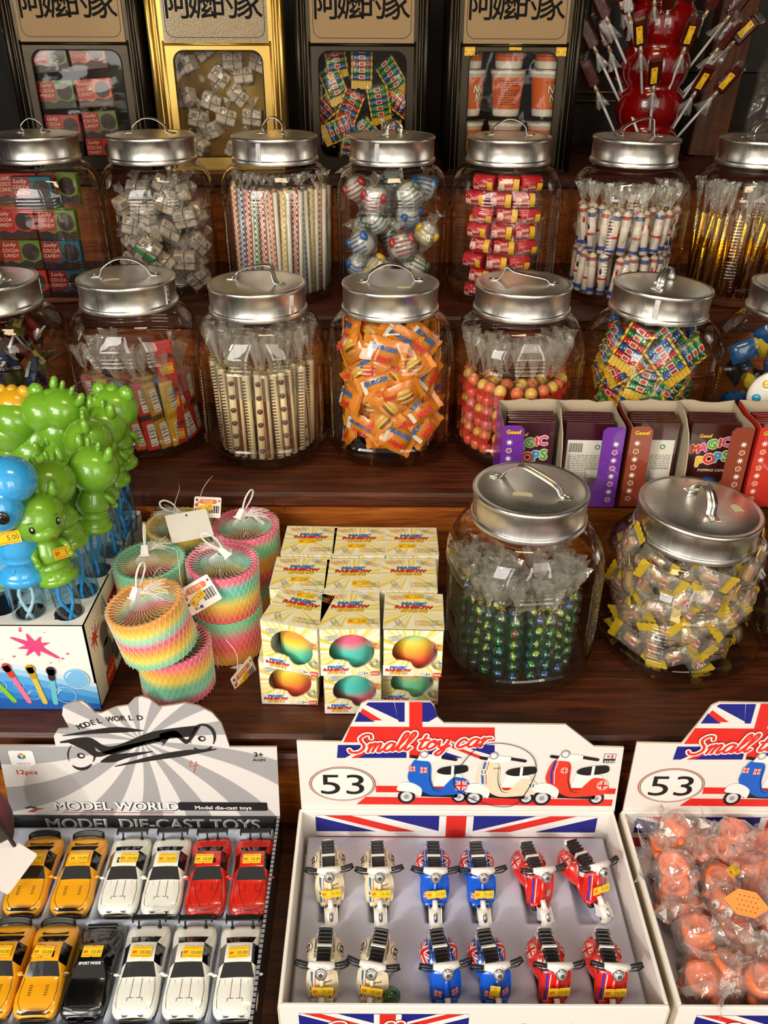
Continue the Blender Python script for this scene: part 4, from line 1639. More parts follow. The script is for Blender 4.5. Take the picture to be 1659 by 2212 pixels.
def marble_bag(seed):
    t = thing('marble_bag', 'marbles', 'marbles', (0, 0, 0), (0, 0, 0), 'bags of marbles in the jar')
    rr = random.Random(seed)
    z = 0.0085
    for k in range(6):
        mb = MB()
        mb.ball((0, 0, 0), 0.0081, M_MARBLE, 18, 12)
        c = rr.choice(['#e8d820', '#d8d020', '#3a8a3a', '#2a5ab0', '#b83a2a', '#58b050', '#3a9a8a'])
        M = RZ(rr.uniform(0, 6)) @ RX(rr.uniform(-1, 1))
        mb.ball((0.0018, 0, 0), (0.0016, 0.0034, 0.0056), K(c, 0.4), 10, 8, M)
        mb.build('marble', t, (rr.uniform(-0.0008, 0.0008), rr.uniform(-0.001, 0.001), z))
        z += 0.0162
    mb = MB()
    mb.lathe([(0.002, -0.001), (0.0092, 0.002), (0.0095, 0.05), (0.0092, 0.093), (0.0025, 0.104)], M_CLEAR, 10, None, False, False, False, 0.07, rr)
    tail(mb, 0, 0, 0.104, 0.0028, 0.015, 0.036)
    tail(mb, 0, 0, 0.104, 0.0028, 0.012, 0.028, (0.5, 0.3))
    tie(mb, 0, 0, 0.104, 0.003)
    mb.build('wrapper', t)
    return t


ms = [marble_bag(k) for k in (11, 12, 13)]
sp = rings([(0.066, 16, -2.3, 2.3), (0.045, 10, -2.2, 2.2), (0.023, 5, -2.4, 2.4)])
for i, g in enumerate(ms):
    copies(g, [(jp('F1', x, y, 0.011), (R.uniform(-0.05, 0.05), R.uniform(-0.08, 0.10), R.uniform(0, 6)), 'narrow clear bag of six green glass marbles tied with gold wire') for x, y, a in sp[i::3]])

# --- F2: toffees in clear wrappers with yellow zigzag ends
def toffee(kind):
    t = thing('toffee', 'toffee', 'sweet', (0, 0, 0), (0, 0, 0), 'toffees in the squat jar')
    mb = MB()
    mb.box(-0.0105, 0.0105, -0.006, 0.006, -0.005, 0.005, K(('#b98a58', '#c9a27a')[kind], 0.35, 0, 0.4, 0.3), 0.0025)
    mb.build('candy', t)
    mb = MB()
    pillow(mb, 0.042, 0.028, 0.017, M_CELLO)
    yl = K('#cfae28', 0.3, 0, 0.5)
    for s in (-1, 1) if kind == 0 else (1,):
        N = 9
        pts = [(s * 0.019, -0.013)] + [(s * (0.029 + (0.0016 if q % 2 else 0)), -0.0145 + 0.029 * q / (N - 1)) for q in range(N)] + [(s * 0.019, 0.013)]
        mb.prism(pts, -0.0005, 0.0006, yl)
    pk = K('#c8305a', 0.4)
    for zz in (0.0080,):
        mb.disc(0.004, 0.001, 0.0048, pk, None, zz, 8, 0.0032)
        mb.text('Lok', 0.0034, K('#f4e4e4', 0.5), None, 0.004, -0.0006, zz + 0.0003, 'C', 0.03, 0.2)
    mb.build('wrapper', t)
    return t


tf = [toffee(0), toffee(1)]
pl = heap(140, 0.078, 0.026, 0.152, 0.0230, 0.03)
for i, g in enumerate(tf):
    lst = []
    for p in pl[i::2]:
        a = math.atan2(p[0], -p[1])
        lst.append((jp('F2', *p), (PI / 2 + R.uniform(-0.6, 0.4), R.uniform(-1.2, 1.2), a * 0.9 + R.uniform(-0.3, 0.3)), f'brown toffee in clear wrap with {("two yellow ends", "one yellow end")[i]} in the squat jar'))
    copies(g, lst)

# --- F3: what shows of the cut-off jar
for c, h, k in (('lime green', '#9ac820', 6), ('purple', '#6a4a9a', 6), ('yellow', '#e0c020', 5), ('pink', '#c8509a', 5)):
    mb = MB()
    pillow(mb, 0.040, 0.032, 0.020, K(h, 0.3, 0, 0.6))
    o = mb.build('foil_sweet')
    tag(o, 'x', 'sweet', 'bright sweets in the cut-off jar')
    copies(o, [(jp('F3', *p), (R.uniform(0, 6), R.uniform(0, 6), 0), f'{c} wrapped sweet in the jar cut off at the edge') for p in heap(k, 0.075, 0.02, 0.135, 0.045, 0.055)])


# --- tin 4: snack cups
def cup(seed):
    t = thing('snack_cup', 'cup', 'cup', (0, 0, 0), (0, 0, 0), 'orange snack cups in the tin')
    mb = MB()
    w, og = K('#e8e2d6', 0.4, 0, 0.3), K('#d8641c', 0.4, 0, 0.3)
    mb.lathe([(0.0005, 0), (0.0225, 0), (0.0235, 0.003), (0.0243, 0.012), (0.0290, 0.066), (0.0305, 0.067), (0.0308, 0.0715), (0.0300, 0.073), (0.0280, 0.073), (0.0005, 0.072)], w, 32)
    mb.lathe([(0.02445, 0.012), (0.0287, 0.062)], og, 32)
    r = lambda z: 0.0247 + (z - 0.012) * 0.085

    def wp(x, y, z):
        a = x / 0.027
        rr = r(y) + 0.0001 + z
        return (rr * math.sin(a), -rr * math.cos(a), y)
    ink = K('#4a1a0a', 0.5)
    if seed == 0:
        for k in range(11):
            L = 0.031 if k not in (3, 7) else 0.016
            for q in range(7):
                x0 = -0.017 + q * 0.0049
                if x0 + 0.0042 < -0.017 + L + 0.004:
                    mb.add([wp(x0, 0.056 - k * 0.0037, 0), wp(x0 + 0.0040, 0.056 - k * 0.0037, 0), wp(x0 + 0.0040, 0.0573 - k * 0.0037, 0), wp(x0, 0.0573 - k * 0.0037, 0)], [(0, 1, 2, 3)], ink)
    else:
        for k, s in enumerate(('Nyam', 'Nyam')):
            mb.text(s, 0.0125, INK, None, 0.002 + 0.004 * k, 0.038 - 0.014 * k, 0.0002, 'C', 0.07, 0.1, 0.85, wp)
            mb.text(s, 0.0125, K('#f0e2b0', 0.4), None, 0.002 + 0.004 * k, 0.038 - 0.014 * k, 0.0005, 'C', 0.02, 0.1, 0.85, wp)
        mb.text('Rich choco', 0.003, ink, None, -0.012, 0.054, 0.0002, 'C', 0, 0, 0.9, wp)
        for k in range(9):
            mb.add([wp(0.020, 0.030 + k * 0.0026, 0.0003), wp(0.026, 0.030 + k * 0.0026, 0.0003), wp(0.026, 0.0312 + k * 0.0026, 0.0003), wp(0.020, 0.0312 + k * 0.0026, 0.0003)], [(0, 1, 2, 3)], INK)
    mb.build('tub', t)
    mb = MB()
    mb.lathe([(0.0312, 0.0722), (0.0316, 0.0735), (0.0005, 0.0745)], K('#c9c2b4', 0.3, 0.5), 24)
    mb.prism([(0.028, -0.010), (0.042, -0.004), (0.043, 0.004), (0.029, 0.010)], 0.0733, 0.0739, K('#c9c2b4', 0.3, 0.5))
    mb.build('foil_lid', t)
    return t


cups = [cup(0), cup(1)]
t4 = TINS[3]
first = set()
for x, z, k, rz, nm in ((-0.072, 0.005, 1, 0.6, 'lowest at the left of the tin'), (-0.002, 0.005, 0, 0.0, 'lowest in the middle of the tin'), (0.068, 0.005, 1, 0.3, 'lowest at the right of the tin'),
                        (-0.073, 0.080, 1, 0.9, 'with big lettering, second row at left of tin'), (-0.003, 0.080, 0, 0.0, 'with small print, second row in middle of tin'), (0.067, 0.080, 1, 0.5, 'second row at right of tin'),
                        (-0.074, 0.155, 1, 0.5, 'with big lettering, top row at left of tin'), (-0.003, 0.155, 0, 0.05, 'with small print, top row in middle of tin'), (0.068, 0.155, 0, -0.4, 'with barcode side, top row at right of tin')):
    lb = 'orange snack cup ' + nm
    loc = tp(t4, x, 0.044, z + (0.008 if z > 0.01 else 0))
    if k in first:
        dup(cups[k], loc, (0, 0.0, rz), lb)
    else:
        first.add(k)
        put(cups[k], loc, (0, 0, rz))
        cups[k]['label'] = lb

# ------------------------------------------------------------------ bubble wand box
BX0, BX1, BY0, BY1, BZ0, BZ1 = -0.640, -0.327, 0.733, 0.984, S1 + 0.0006, S1 + 0.121
box = thing('bubble_wand_box', 'white and blue display box printed with paint splats, holding bubble wands', 'box', (0, 0, 0))
HOLES = []


def splat(mb, cx, cy_, r, mat, M, z, seed, n=17):
    rr = random.Random(seed)
    pts = []
    for k in range(n):
        a = 2 * PI * k / n
        q = r * (rr.uniform(0.85, 1.75) if k % 2 else rr.uniform(0.42, 0.6))
        if k % 2:
            for d, s in ((-0.06, 0.93), (0.0, 1.05), (0.06, 0.93)):
                pts.append((cx + q * s * math.cos(a + d), cy_ + q * s * math.sin(a + d) * 0.8))
        else:
            pts.append((cx + q * math.cos(a), cy_ + q * math.sin(a) * 0.8))
    mb.poly(pts, mat, M, z)
    for _ in range(8):
        a, q = rr.uniform(0, 6.28), r * rr.uniform(1.3, 2.1)
        mb.disc(cx + q * math.cos(a), cy_ + q * math.sin(a) * 0.7, r * rr.uniform(0.03, 0.11), mat, M, z, 8)


def bubble(mb, x, y, r, M, z, fill=None):
    if fill:
        mb.disc(x, y, r, fill, M, z, 24)
    mb.stroke([(x + r * math.cos(a), y + r * math.sin(a)) for a in [2 * PI * k / 24 for k in range(24)]], r * 0.06, K('#cfe6f6', 0.5), M, z + 0.0001, True)
    mb.stroke([(x + r * 0.75 * math.cos(a), y + r * 0.75 * math.sin(a)) for a in (2.0, 2.3, 2.6, 2.9)], r * 0.09, K('#eef8ff', 0.5), M, z + 0.0001)


mb = MB()
w_ = K('#f1ece4', 0.5)
H = BZ1 - BZ0
mb.box(BX0, BX1, BY0, BY1, BZ0, BZ0 + 0.002, w_)
mb.box(BX0, BX0 + 0.002, BY0, BY1, BZ0, BZ1, w_)
mb.box(BX1 - 0.002, BX1, BY0, BY1, BZ0, BZ1, w_)
mb.box(BX0, BX1, BY0, BY0 + 0.002, BZ0, BZ1, w_)
mb.box(BX0, BX1, BY1 - 0.002, BY1, BZ0, BZ1, w_)
X = T(BX1, BY0 - 0.0004, BZ0) @ FRONT           # x runs left of the corner (negative), y up
sky, mid, deep = K('#7fc0ea', 0.5), K('#3f97dc', 0.5), K('#2a6fc0', 0.5)
for k, (c, a, b) in enumerate((('#cfe6f4', 0.066, 0.034), ('#9fd0ee', 0.060, 0.034), ('#5cabe4', 0.052, 0.033), ('#3c93da', 0.042, 0.030), ('#2f7fcd', 0.030, 0.024))):
    top = [(-0.31 + 0.31 * i / 20, a + b * math.sin(PI * (0.10 + 0.95 * i / 20)) - 0.022) for i in range(21)]
    mb.poly([(-0.31, 0)] + [(0, 0)] + top[::-1], K(c, 0.5), X, 0.0001 * k)
mb.poly([(-0.31, 0), (0, 0), (0, 0.008), (-0.05, 0.013), (-0.11, 0.016), (-0.2, 0.020), (-0.31, 0.022)], K('#1f5fb4', 0.5), X, 0.0007)
splat(mb, -0.058, 0.093, 0.0185, K('#e8457e', 0.5), X, 0.0009, 4)
splat(mb, -0.126, 0.090, 0.0175, K('#8ac024', 0.5), X, 0.0009, 9)
splat(mb, -0.130, 0.022, 0.014, K('#b6d22a', 0.5), X, 0.0009, 5)
splat(mb, -0.22, 0.08, 0.013, K('#f0b020', 0.5), X, 0.0009, 6)
for x, y, r in ((-0.021, 0.046, 0.0145), (-0.048, 0.034, 0.006), (-0.037, 0.022, 0.012), (-0.088, 0.036, 0.006), (-0.112, 0.036, 0.010), (-0.074, 0.022, 0.007)):
    bubble(mb, x, y, r, X, 0.0010, sky if r > 0.014 else None)
for x0, y0, x1, y1, c, cap in ((-0.126, 0.066, -0.098, 0.013, '#86c83c', '#5a9a1c'), (-0.098, 0.068, -0.081, 0.012, '#e87898', '#d8402a'), (-0.071, 0.066, -0.063, 0.011, '#dcc44a', '#c89a1c'), (-0.047, 0.063, -0.051, 0.010, '#6cc8d0', '#3a2a36'), (-0.16, 0.066, -0.15, 0.012, '#d88ad8', '#8a3aa0')):
    q = lambda t: (x0 + (x1 - x0) * t, y0 + (y1 - y0) * t)
    mb.stroke([q(0.33), q(1.0)], 0.0062, K(c, 0.4), X, 0.0013)
    mb.stroke([q(0.05), q(0.30)], 0.0078, K(cap, 0.4), X, 0.0014)
    mb.disc(*q(0.10), 0.0055, K(cap, 0.4), X, 0.0014, 14, 0.0066)
Y_ = T(BX1 + 0.0004, BY0, BZ0) @ RZ(PI / 2) @ FRONT   # right flank: x runs to the back
splat(mb, 0.022, 0.088, 0.012, K('#c8321e', 0.5), Y_, 0.0002, 8)
for x, y, r, c in ((0.048, 0.072, 0.015, '#6a5a62'), (0.05, 0.045, 0.018, '#4a4a5a'), (0.075, 0.030, 0.014, '#3a5a58'), (0.10, 0.06, 0.015, '#5a4a52'), (0.12, 0.03, 0.017, '#3a4a58')):
    mb.disc(x, y, r, K('#b8a898', 0.5), Y_, 0.0002, 22, r * 1.2)
    mb.disc(x, y, r * 0.86, K(c, 0.45), Y_, 0.0003, 22, r * 1.02)
mb.poly([(0.078, 0.098), (0.17, 0.104), (0.17, 0.074), (0.10, 0.066), (0.094, 0.076), (0.074, 0.076)], K('#c8281e', 0.5), Y_, 0.0004)
mb.text('BUBBLE', 0.012, K('#f4ead8', 0.5), Y_, 0.125, 0.080, 0.0005, 'C', 0.03, 0.2, 0.9)
mb.poly([(0.03, 0.004), (0.062, 0.004), (0.062, 0.030), (0.05, 0.034), (0.032, 0.026)], K('#c8281e', 0.5), Y_, 0.0004)
mb.text('SOAP', 0.007, K('#f0c84a', 0.5), Y_, 0.046, 0.014, 0.0005, 'C', 0.02, 0.2)
mb.build('carton', box)

# wand places: hole pixel, head pixel
WAND = [((150, 1322), (76, 1122), 'with a smiling face and price label, foremost of the green ones', 0),
        ((181, 1276), (100, 1049), 'just behind the foremost smiling one', 2),
        ((212, 1232), (198, 1015), 'standing clear at the right, showing its round back and dress', 2),
        ((244, 1191), (188, 956), 'second from the front in the right hand file', 2),
        ((264, 1154), (220, 925), 'third from the front in the right hand file', 2),
        ((286, 1122), (244, 886), 'with cat ears at the right end of the back', 1),
        (None, (120, 1002), 'in the second file behind the blue one', 2),
        (None, (132, 925), 'with two little horns in the middle of the cluster', 2),
        (None, (176, 880), 'with small horns peeping out near the back', 2),
        (None, (146, 864), 'with cat ears in the middle of the back', 1),
        (None, (66, 905), 'with cat ears left of the middle', 1),
        (None, (70, 978), 'half hidden behind the blue head', 2),
        (None, (22, 925), 'with cat ears at the left edge', 1)]


def wand_base(hole, head):
    if hole:
        return P(hole[0], hole[1], Z=BZ1)
    return P(head[0], head[1], Z=BZ1 + 0.118 * WS) * Vector((1, 1, 0)).x if False else Vector((P(head[0], head[1], Z=BZ1 + 0.118 * WS).x, P(head[0], head[1], Z=BZ1 + 0.118 * WS).y, BZ1))


M_GREEN = K('#72a829', 0.22, 0, 0.6, 0.15)
WS = 0.86
M_BLUEP = K('#3aa8e6', 0.18, 0, 0.8, 0.25)
M_LIQ = film('blue tinted tube', (0.72, 0.88, 0.97), 1.5, 0.0, 0.02, 1.5, (0.20, 0.45, 0.62))


def wand_tube(t, loop, blue=False, rt=0.0165, dz=0.0):
    mb = MB()
    prof = [(rt * 0.6, -0.075), (rt, -0.073)]
    z = -0.070
    while z < 0.034 + dz:
        prof += [(rt, z), (rt * (0.965 if not blue else 1.0), z + 0.003)]
        z += 0.0062
    prof += [(rt, 0.036 + dz)]
    mb.lathe(prof, M_LIQ, 24)
    mb.build('bottle', t)
    mb = MB()
    c = K(loop, 0.35)
    for s in (-1, 1):
        pts = [(s * 0.008 * math.sin(PI * (i / 20) * 2.0), -0.002, 0.034 + dz - 0.105 * i / 20) for i in range(21)]
        rad = [0.0020 + 0.0007 * (i % 2) for i in range(21)]
        mb.tube(pts, rad, c, 7)
    mb.build('wand_loop', t)


def green_wand(kind, face=False, g=None):
    t = thing('bubble_wand', 'x', 'bubble wand', (0, 0, 0), (0, 0, 0), None if g else 'green bubble wands in the box')
    g = g or M_GREEN
    t.scale = (WS, WS, WS)
    wand_tube(t, '#2f9fd8')
    mb = MB()
    mb.lathe([(0.0005, 0.033), (0.0235, 0.033), (0.0255, 0.0345), (0.0255, 0.040), (0.0235, 0.0420), (0.0215, 0.0432), (0.0205, 0.055), (0.0212, 0.0558), (0.0212, 0.0572), (0.0195, 0.058), (0.0190, 0.066),
              (0.0215, 0.066), (0.0225, 0.068), (0.0195, 0.078), (0.0155, 0.088), (0.0125, 0.093), (0.0005, 0.095)], g, 32)
    for s in (-1, 1):                         # little arms and collar
        mb.tube([(s * 0.014, -0.006, 0.087), (s * 0.021, -0.012, 0.078), (s * 0.020, -0.018, 0.070)], [0.0042, 0.0046, 0.0042], g, 10)
        mb.ball((s * 0.0205, -0.0185, 0.0685), 0.0048, g, 10, 8)
    for k in range(10):                       # embossed castle wall round the foot
        a = 2 * PI * k / 10
        mb.box(-0.0022, 0.0022, -0.0216, -0.020, 0.045, 0.050, g, 0.0006, RZ(a))
    mb.build('cap', t)
    mb = MB()
    mb.ball((0, 0, 0.121), (0.0345, 0.0325, 0.0312), g, 32, 22)
    if kind == 1:
        for s in (-1, 1):
            mb.ball((s * 0.0205, 0, 0.1445), (0.0115, 0.009, 0.0125), g, 16, 12, None)
        mb.ball((0, 0, 0.150), (0.009, 0.010, 0.007), g, 14, 8)
    else:
        for s in (-1, 1):
            mb.tube([(s * 0.0085, 0.0, 0.147), (s * 0.0093, 0.0, 0.155), (s * 0.0100, 0, 0.161), (s * 0.0102, 0, 0.1625)], [0.0040, 0.0036, 0.0030, 0.0014], g, 10)
            for z in (0.1535, 0.1575):
                mb.lathe([(0.0038, -0.0007), (0.0042, 0), (0.0038, 0.0007)], g, 12, T(s * 0.0093, 0, z))
            mb.tube([(s * 0.0235, 0.0, 0.139), (s * 0.0265, -0.001, 0.148), (s * 0.0280, -0.001, 0.158), (s * 0.0284, -0.001, 0.161)], [0.0046, 0.0066, 0.0046, 0.0016], g, 12)
    if kind != 1:
        mb.ball((0, -0.022, 0.108), (0.0185, 0.0135, 0.0120), g, 18, 12)
    hd = mb.build('head', t)
    if face:
        mb = MB()
        ey = K('#10180c', 0.3)
        for s in (-1, 1):
            M = T(0, 0, 0.121) @ RZ(s * 0.50) @ RX(0.05) @ T(0, -0.0330, 0)
            mb.ball((0, 0, 0), (0.0034, 0.0009, 0.0052), ey, 12, 8, M)
            mb.ball((0.0006, -0.0006, 0.0012), (0.0013, 0.0006, 0.0018), K('#e8f4d8', 0.3), 8, 6, M)
            mb.tube([(-0.003, -0.0002, 0.0085), (0, -0.0004, 0.0095), (0.003, -0.0002, 0.0085)], 0.0004, ey, 4, False, M)
        mb.ball((0.006, -0.0345, 0.106), (0.0012, 0.0008, 0.0012), K('#c87a2a', 0.4), 8, 6)
        mb.tube([(-0.0015, -0.0338, 0.1025), (0.0015, -0.0341, 0.1015), (0.0045, -0.0336, 0.1025)], 0.0005, K('#a8281e', 0.4), 4)
        mb.build('face', t)
    return t


gw = {0: green_wand(0, True), 1: green_wand(1), 2: green_wand(2)}
price_tag(gw[0], 'RM 5.00', (0.012, -0.0225, 0.075), (1.25, 0.28, 0.45), 0.031, 0.0145)
first = set()
for k, (hole, head, nm, kind) in enumerate(WAND):
    b = wand_base(hole, head)
    b.y = min(b.y, 0.944)
    ray = P(head[0], head[1], Y=b.y)
    tgt = ray - b
    tgt.y = 0.006
    up_ = max(-0.01, min(0.062, tgt.z - 0.121 * WS))
    b = b + Vector((0, 0, up_))
    tgt.z = 0.121 * WS
    d = tgt.normalized()
    if d.z < 0.9:
        d = Vector((d.x * 0.6, d.y, d.z)).normalized()
    q = Vector((0, 0, 1)).rotation_difference(d)
    rz = 0.65 if kind == 0 else (0.9, -2.2, 2.6, 1.9, 2.4, 2.9)[k % 6] if kind == 2 else R.uniform(2.6, 3.6)
    e = (q.to_matrix() @ Matrix.Rotation(rz, 3, 'Z')).to_euler()
    lb = ('cat eared green bubble wand ' if kind == 1 else 'green bubble wand ') + nm.replace('with cat ears ', '')
    HOLES.append((b.x, b.y))
    if kind in first:
        dup(gw[kind], b, e, lb)
    else:
        first.add(kind)
        put(gw[kind], b, e)
        gw[kind]['label'] = lb


def blue_wand():
    t = thing('bubble_wand', 'blue bird shaped bubble wand with a round black eye and price label', 'bubble wand')
    g = M_BLUEP
    t.scale = (0.92, 0.92, 0.96)
    wand_tube(t, '#dff2ee', True, 0.0205, 0.004)
    mb = MB()
    mb.lathe([(0.0005, 0.037), (0.028, 0.037), (0.030, 0.039), (0.030, 0.045), (0.028, 0.047), (0.0245, 0.049), (0.0245, 0.066), (0.0255, 0.067), (0.0255, 0.069), (0.024, 0.0705),
              (0.027, 0.076), (0.0275, 0.082), (0.024, 0.092), (0.0225, 0.105), (0.0005, 0.112)], g, 36)
    hp = [(-0.005 + 0.0045 * math.sin(a) ** 3, 0.0575 + 0.001 * (3.2 * math.cos(a) - 1.25 * math.cos(2 * a) - 0.5 * math.cos(3 * a))) for a in [2 * PI * i / 24 for i in range(24)]]
    mb.tube([(0.0248 * math.sin(p[0] / 0.0248), -0.0248 * math.cos(p[0] / 0.0248), p[1]) for p in hp], 0.0006, g, 5, True)
    mb.build('cap', t)
    mb = MB()
    mb.ball((0, 0.004, 0.158), (0.031, 0.031, 0.026), g, 32, 20)
    mb.ball((-0.008, -0.016, 0.134), (0.026, 0.024, 0.026), g, 28, 18)
    mb.ball((0, 0.002, 0.112), (0.024, 0.024, 0.022), g, 24, 14)
    mb.ball((0.027, 0.006, 0.115), (0.006, 0.010, 0.016), g, 14, 10)
    mb.build('head', t)
    mb = MB()
    mb.ball((0.001, -0.0398, 0.136), (0.0078, 0.0025, 0.0078), K('#0a0a0a', 0.15, 0, 0.8), 18, 12)
    mb.ball((-0.001, -0.0424, 0.139), (0.0017, 0.0008, 0.0017), WHITE, 8, 6)
    mb.build('eye', t)
    price_tag(t, 'RM 5.00', (-0.004, -0.0262, 0.103), (1.5, -0.15, 0.15), 0.032, 0.0150)
    return t


b = P(66, 1321, Z=BZ1)
HOLES.append((b.x, b.y))
put(blue_wand(), b + Vector((0, 0, 0.014)), (0.02, 0.075, 0.12))
b2 = P(16, 1292, Z=BZ1)
HOLES.append((b2.x, b2.y))
dup(gw[2], b2, (0, -0.05, 2.2), 'green bubble wand mostly hidden behind the blue one at the edge')
for col_, nm_2, (u, v), dz in (('#d8a41c', 'yellow bubble wand with cat ears behind the green ones', (34, 876), 0.05), ('#c42a5c', 'magenta bubble wand with cat ears behind the green ones', (100, 886), 0.045)):
    w2 = green_wand(1, False, K(col_, 0.22, 0, 0.6, 0.15))
    q2 = P(u, v, Y=0.960)
    w2.scale = (0.72, 0.72, 0.76)
    put(w2, (q2.x, 0.960, q2.z - 0.121 * 0.76), (0, 0, 3.0))
    w2['label'] = nm_2
    HOLES.append((q2.x, 0.960))
for (u, v) in ((6, 1312), (300, 1100)):
    p = P(u, v, Z=BZ1)
    HOLES.append((p.x, p.y))

# perforated lid of the box: a plate split into cells round its holes
mb = MB()
cells = sorted(HOLES)


def ring_plate(mb):
    """grid plate; grid corners inside a hole are pushed out to the hole's rim and the inner quads dropped"""
    nx, ny, hr = 78, 64, 0.0163
    gx = [BX0 + (BX1 - BX0) * i / nx for i in range(nx + 1)]
    gy = [BY0 + (BY1 - BY0) * j / ny for j in range(ny + 1)]
    vs, inside = [], []
    for y in gy:
        for x in gx:
            px, py, ins = x, y, False
            for hx, hy in HOLES:
                d = math.hypot(x - hx, y - hy)
                if d < hr * 0.80:
                    ins = True
                    break
                if d < hr * 1.13:
                    px, py = hx + (x - hx) / d * hr, hy + (y - hy) / d * hr
            vs.append((min(BX1, max(BX0, px)), min(BY1, max(BY0, py)), BZ1))
            inside.append(ins)
    fs = []
    for j in range(ny):
        for i in range(nx):
            q = (j * (nx + 1) + i, j * (nx + 1) + i + 1, (j + 1) * (nx + 1) + i + 1, (j + 1) * (nx + 1) + i)
            if not any(inside[k] for k in q):
                fs.append(q)
    mb.add(vs, fs, M_LIDP, False)


M_LIDP, n_, l_, b_ = newmat('printed cloudy card')
tc = n_.new('ShaderNodeTexCoord')
vz = n_.new('ShaderNodeTexVoronoi')
vz.inputs['Scale'].default_value = 26
l_.new(tc.outputs['Object'], vz.inputs['Vector'])
r_ = ramp_on(n_, l_, vz.outputs['Distance'], [(0.0, '#dff0f6'), (0.16, '#9fcfe8'), (0.24, '#d4e8f0'), (0.34, '#f1ece2')])
l_.new(r_.outputs[0], b_.inputs['Base Color'])
b_.inputs['Roughness'].default_value = 0.45
ring_plate(mb)
mb.build('perforated_top', box)

# ------------------------------------------------------------------ rainbow springs in nets
M_NET = K('#efe9e2', 0.5)
RAIN = {}


def rainbow(name, cols):
    n = len(cols)
    st = []
    for i, c in enumerate(cols):
        st.append(((i + 0.5) / n, c))
    return ramp_mat('rainbow ' + name, st, 2, 'LINEAR', 0.38, sss=0.12)


PK, OR, YE, MI, GR, TE, RE = '#f36a8a', '#f8a63c', '#fadb4c', '#92e6c4', '#7fd6a6', '#58cfc0', '#f0584c'
SR, SH = 0.0425, 0.064


def spring(cols, label, net=True, r=SR, h=SH, group='netted rainbow springs'):
    t = thing('rainbow_spring', label, 'toy', (0, 0, 0), (0, 0, 0), group)
    m = rainbow(label[:12], cols)
    mb = MB()
    prof, N = [], 30
    for k in range(N):
        z = h * k / N
        prof += [(r * 0.985, z), (r, z + h / N * 0.35), (r, z + h / N * 0.65), (r * 0.985, z + h / N * 0.98)]
    ri = r * 0.85
    prof2 = [(ri, h)]
    for k in range(N - 1, -1, -1):
        z = h * k / N
        prof2 += [(ri * 1.01, z + h / N * 0.9), (ri, z + h / N * 0.5), (ri * 1.01, z + h / N * 0.1)]
    mb.lathe(prof + [(r * 0.97, h)] + prof2 + [(r * 0.985, 0)], m, 56)
    mb.build('coil', t)
    if not net:
        return t
    mb = MB()
    S_, nz = 40, 9
    top = h + 0.010
    for d in (1, -1):
        for k in range(S_):
            a0 = 2 * PI * k / S_
            pts = []
            for j in range(nz + 1):
                z = -0.0008 + (h + 0.0016) * j / nz
                a = a0 + d * 0.62 * j / nz
                pts.append(((r + 0.0009) * math.cos(a), (r + 0.0009) * math.sin(a), z))
            for j, (q, zz) in enumerate(((0.9, h + 0.001), (0.62, h - 0.003), (0.36, h + 0.0005), (0.12, top))):
                a = a0 + d * (0.62 + 0.09 * (j + 1))
                pts.append((r * q * math.cos(a), r * q * math.sin(a), zz))
            mb.tube(pts, 0.00016, M_NET, 3, False, None, False, False)
    rr = random.Random(len(label))
    for k in range(46):                           # frayed ends beyond the clamp
        a, e = rr.uniform(-0.7, 0.7), rr.uniform(0.018, 0.034)
        mb.tube([(0, 0, top + 0.002), (e * 0.5 * math.cos(a), e * 0.5 * math.sin(a), top + 0.007 + rr.uniform(-0.002, 0.003)), (e * math.cos(a), e * math.sin(a), top + rr.uniform(-0.004, 0.008))], 0.0003, M_NET, 3, False, None, False, False)
    mb.build('net', t)
    mb = MB()
    wt = K('#f4f0ea', 0.35, 0, 0.3)
    M = T(-0.004, -0.002, top + 0.004) @ RZ(0.9) @ RY(0.75)
    mb.lathe([(0.0005, -0.006), (0.0085, -0.006), (0.0085, -0.0045), (0.0065, -0.004), (0.0052, 0.008), (0.0005, 0.008)], wt, 4, M @ RZ(PI / 4), False)
    loop = cr([(-0.002, 0, 0.008), (-0.0055, 0, 0.020), (-0.004, 0, 0.032), (0.001, 0, 0.036), (0.005, 0, 0.031), (0.0052, 0, 0.020), (0.002, 0, 0.008)], 5)
    mb.tube([(p[0], p[1], p[2]) for p in loop], 0.00115, wt, 7, False, M)
    mb.build('hanging_clip', t)
    return t


def spot(o, u, v, y, z, rot):
    p = P(u, v, Y=y)
    put(o, (p.x, y, z), rot)


GN = 'netted rainbow springs'
spot(spring([PK, MI, GR, YE, OR, PK], 'netted rainbow spring at the bottom of the front stack beside the wand box'), 388, 1480, 0.776, S1 + 0.0012, (0, 0, 0.4))
RAINBOW_FRONT = spring([GR, YE, OR, PK, MI, YE, OR][:7], 'netted rainbow spring with orange rim, tilted on top of the front stack')
p = P(351, 1420, Y=0.762)
put(RAINBOW_FRONT, (p.x, 0.764, S1 + 0.071), (0.03, -0.17, 0.2))
spot(spring([OR, RE, PK, GR], 'netted rainbow spring standing under the pink rimmed one'), 500, 1400, 0.850, S1 + 0.0012, (0, 0, 1.0))
spot(spring([RE, OR, YE, GR, TE, PK], 'netted rainbow spring with a pink rim on top of the middle stack'), 485, 1290, 0.850, S1 + 0.0665, (0.02, -0.03, 2.4))
spot(spring([OR, YE, GR, YE], 'netted rainbow spring under the green rimmed one by the box'), 336, 1320, 0.850, S1 + 0.0012, (0, 0, 0.2))
spot(spring([OR, RE, YE, GR], 'netted rainbow spring with a green rim touching the wand box'), 331, 1255, 0.851, S1 + 0.0665, (0, -0.02, 0.8))
spot(spring([RE, OR, GR, PK], 'netted rainbow spring at the bottom of the back stack by the riser'), 525, 1250, 0.9345, S1 + 0.0012, (0, 0, 0.2))
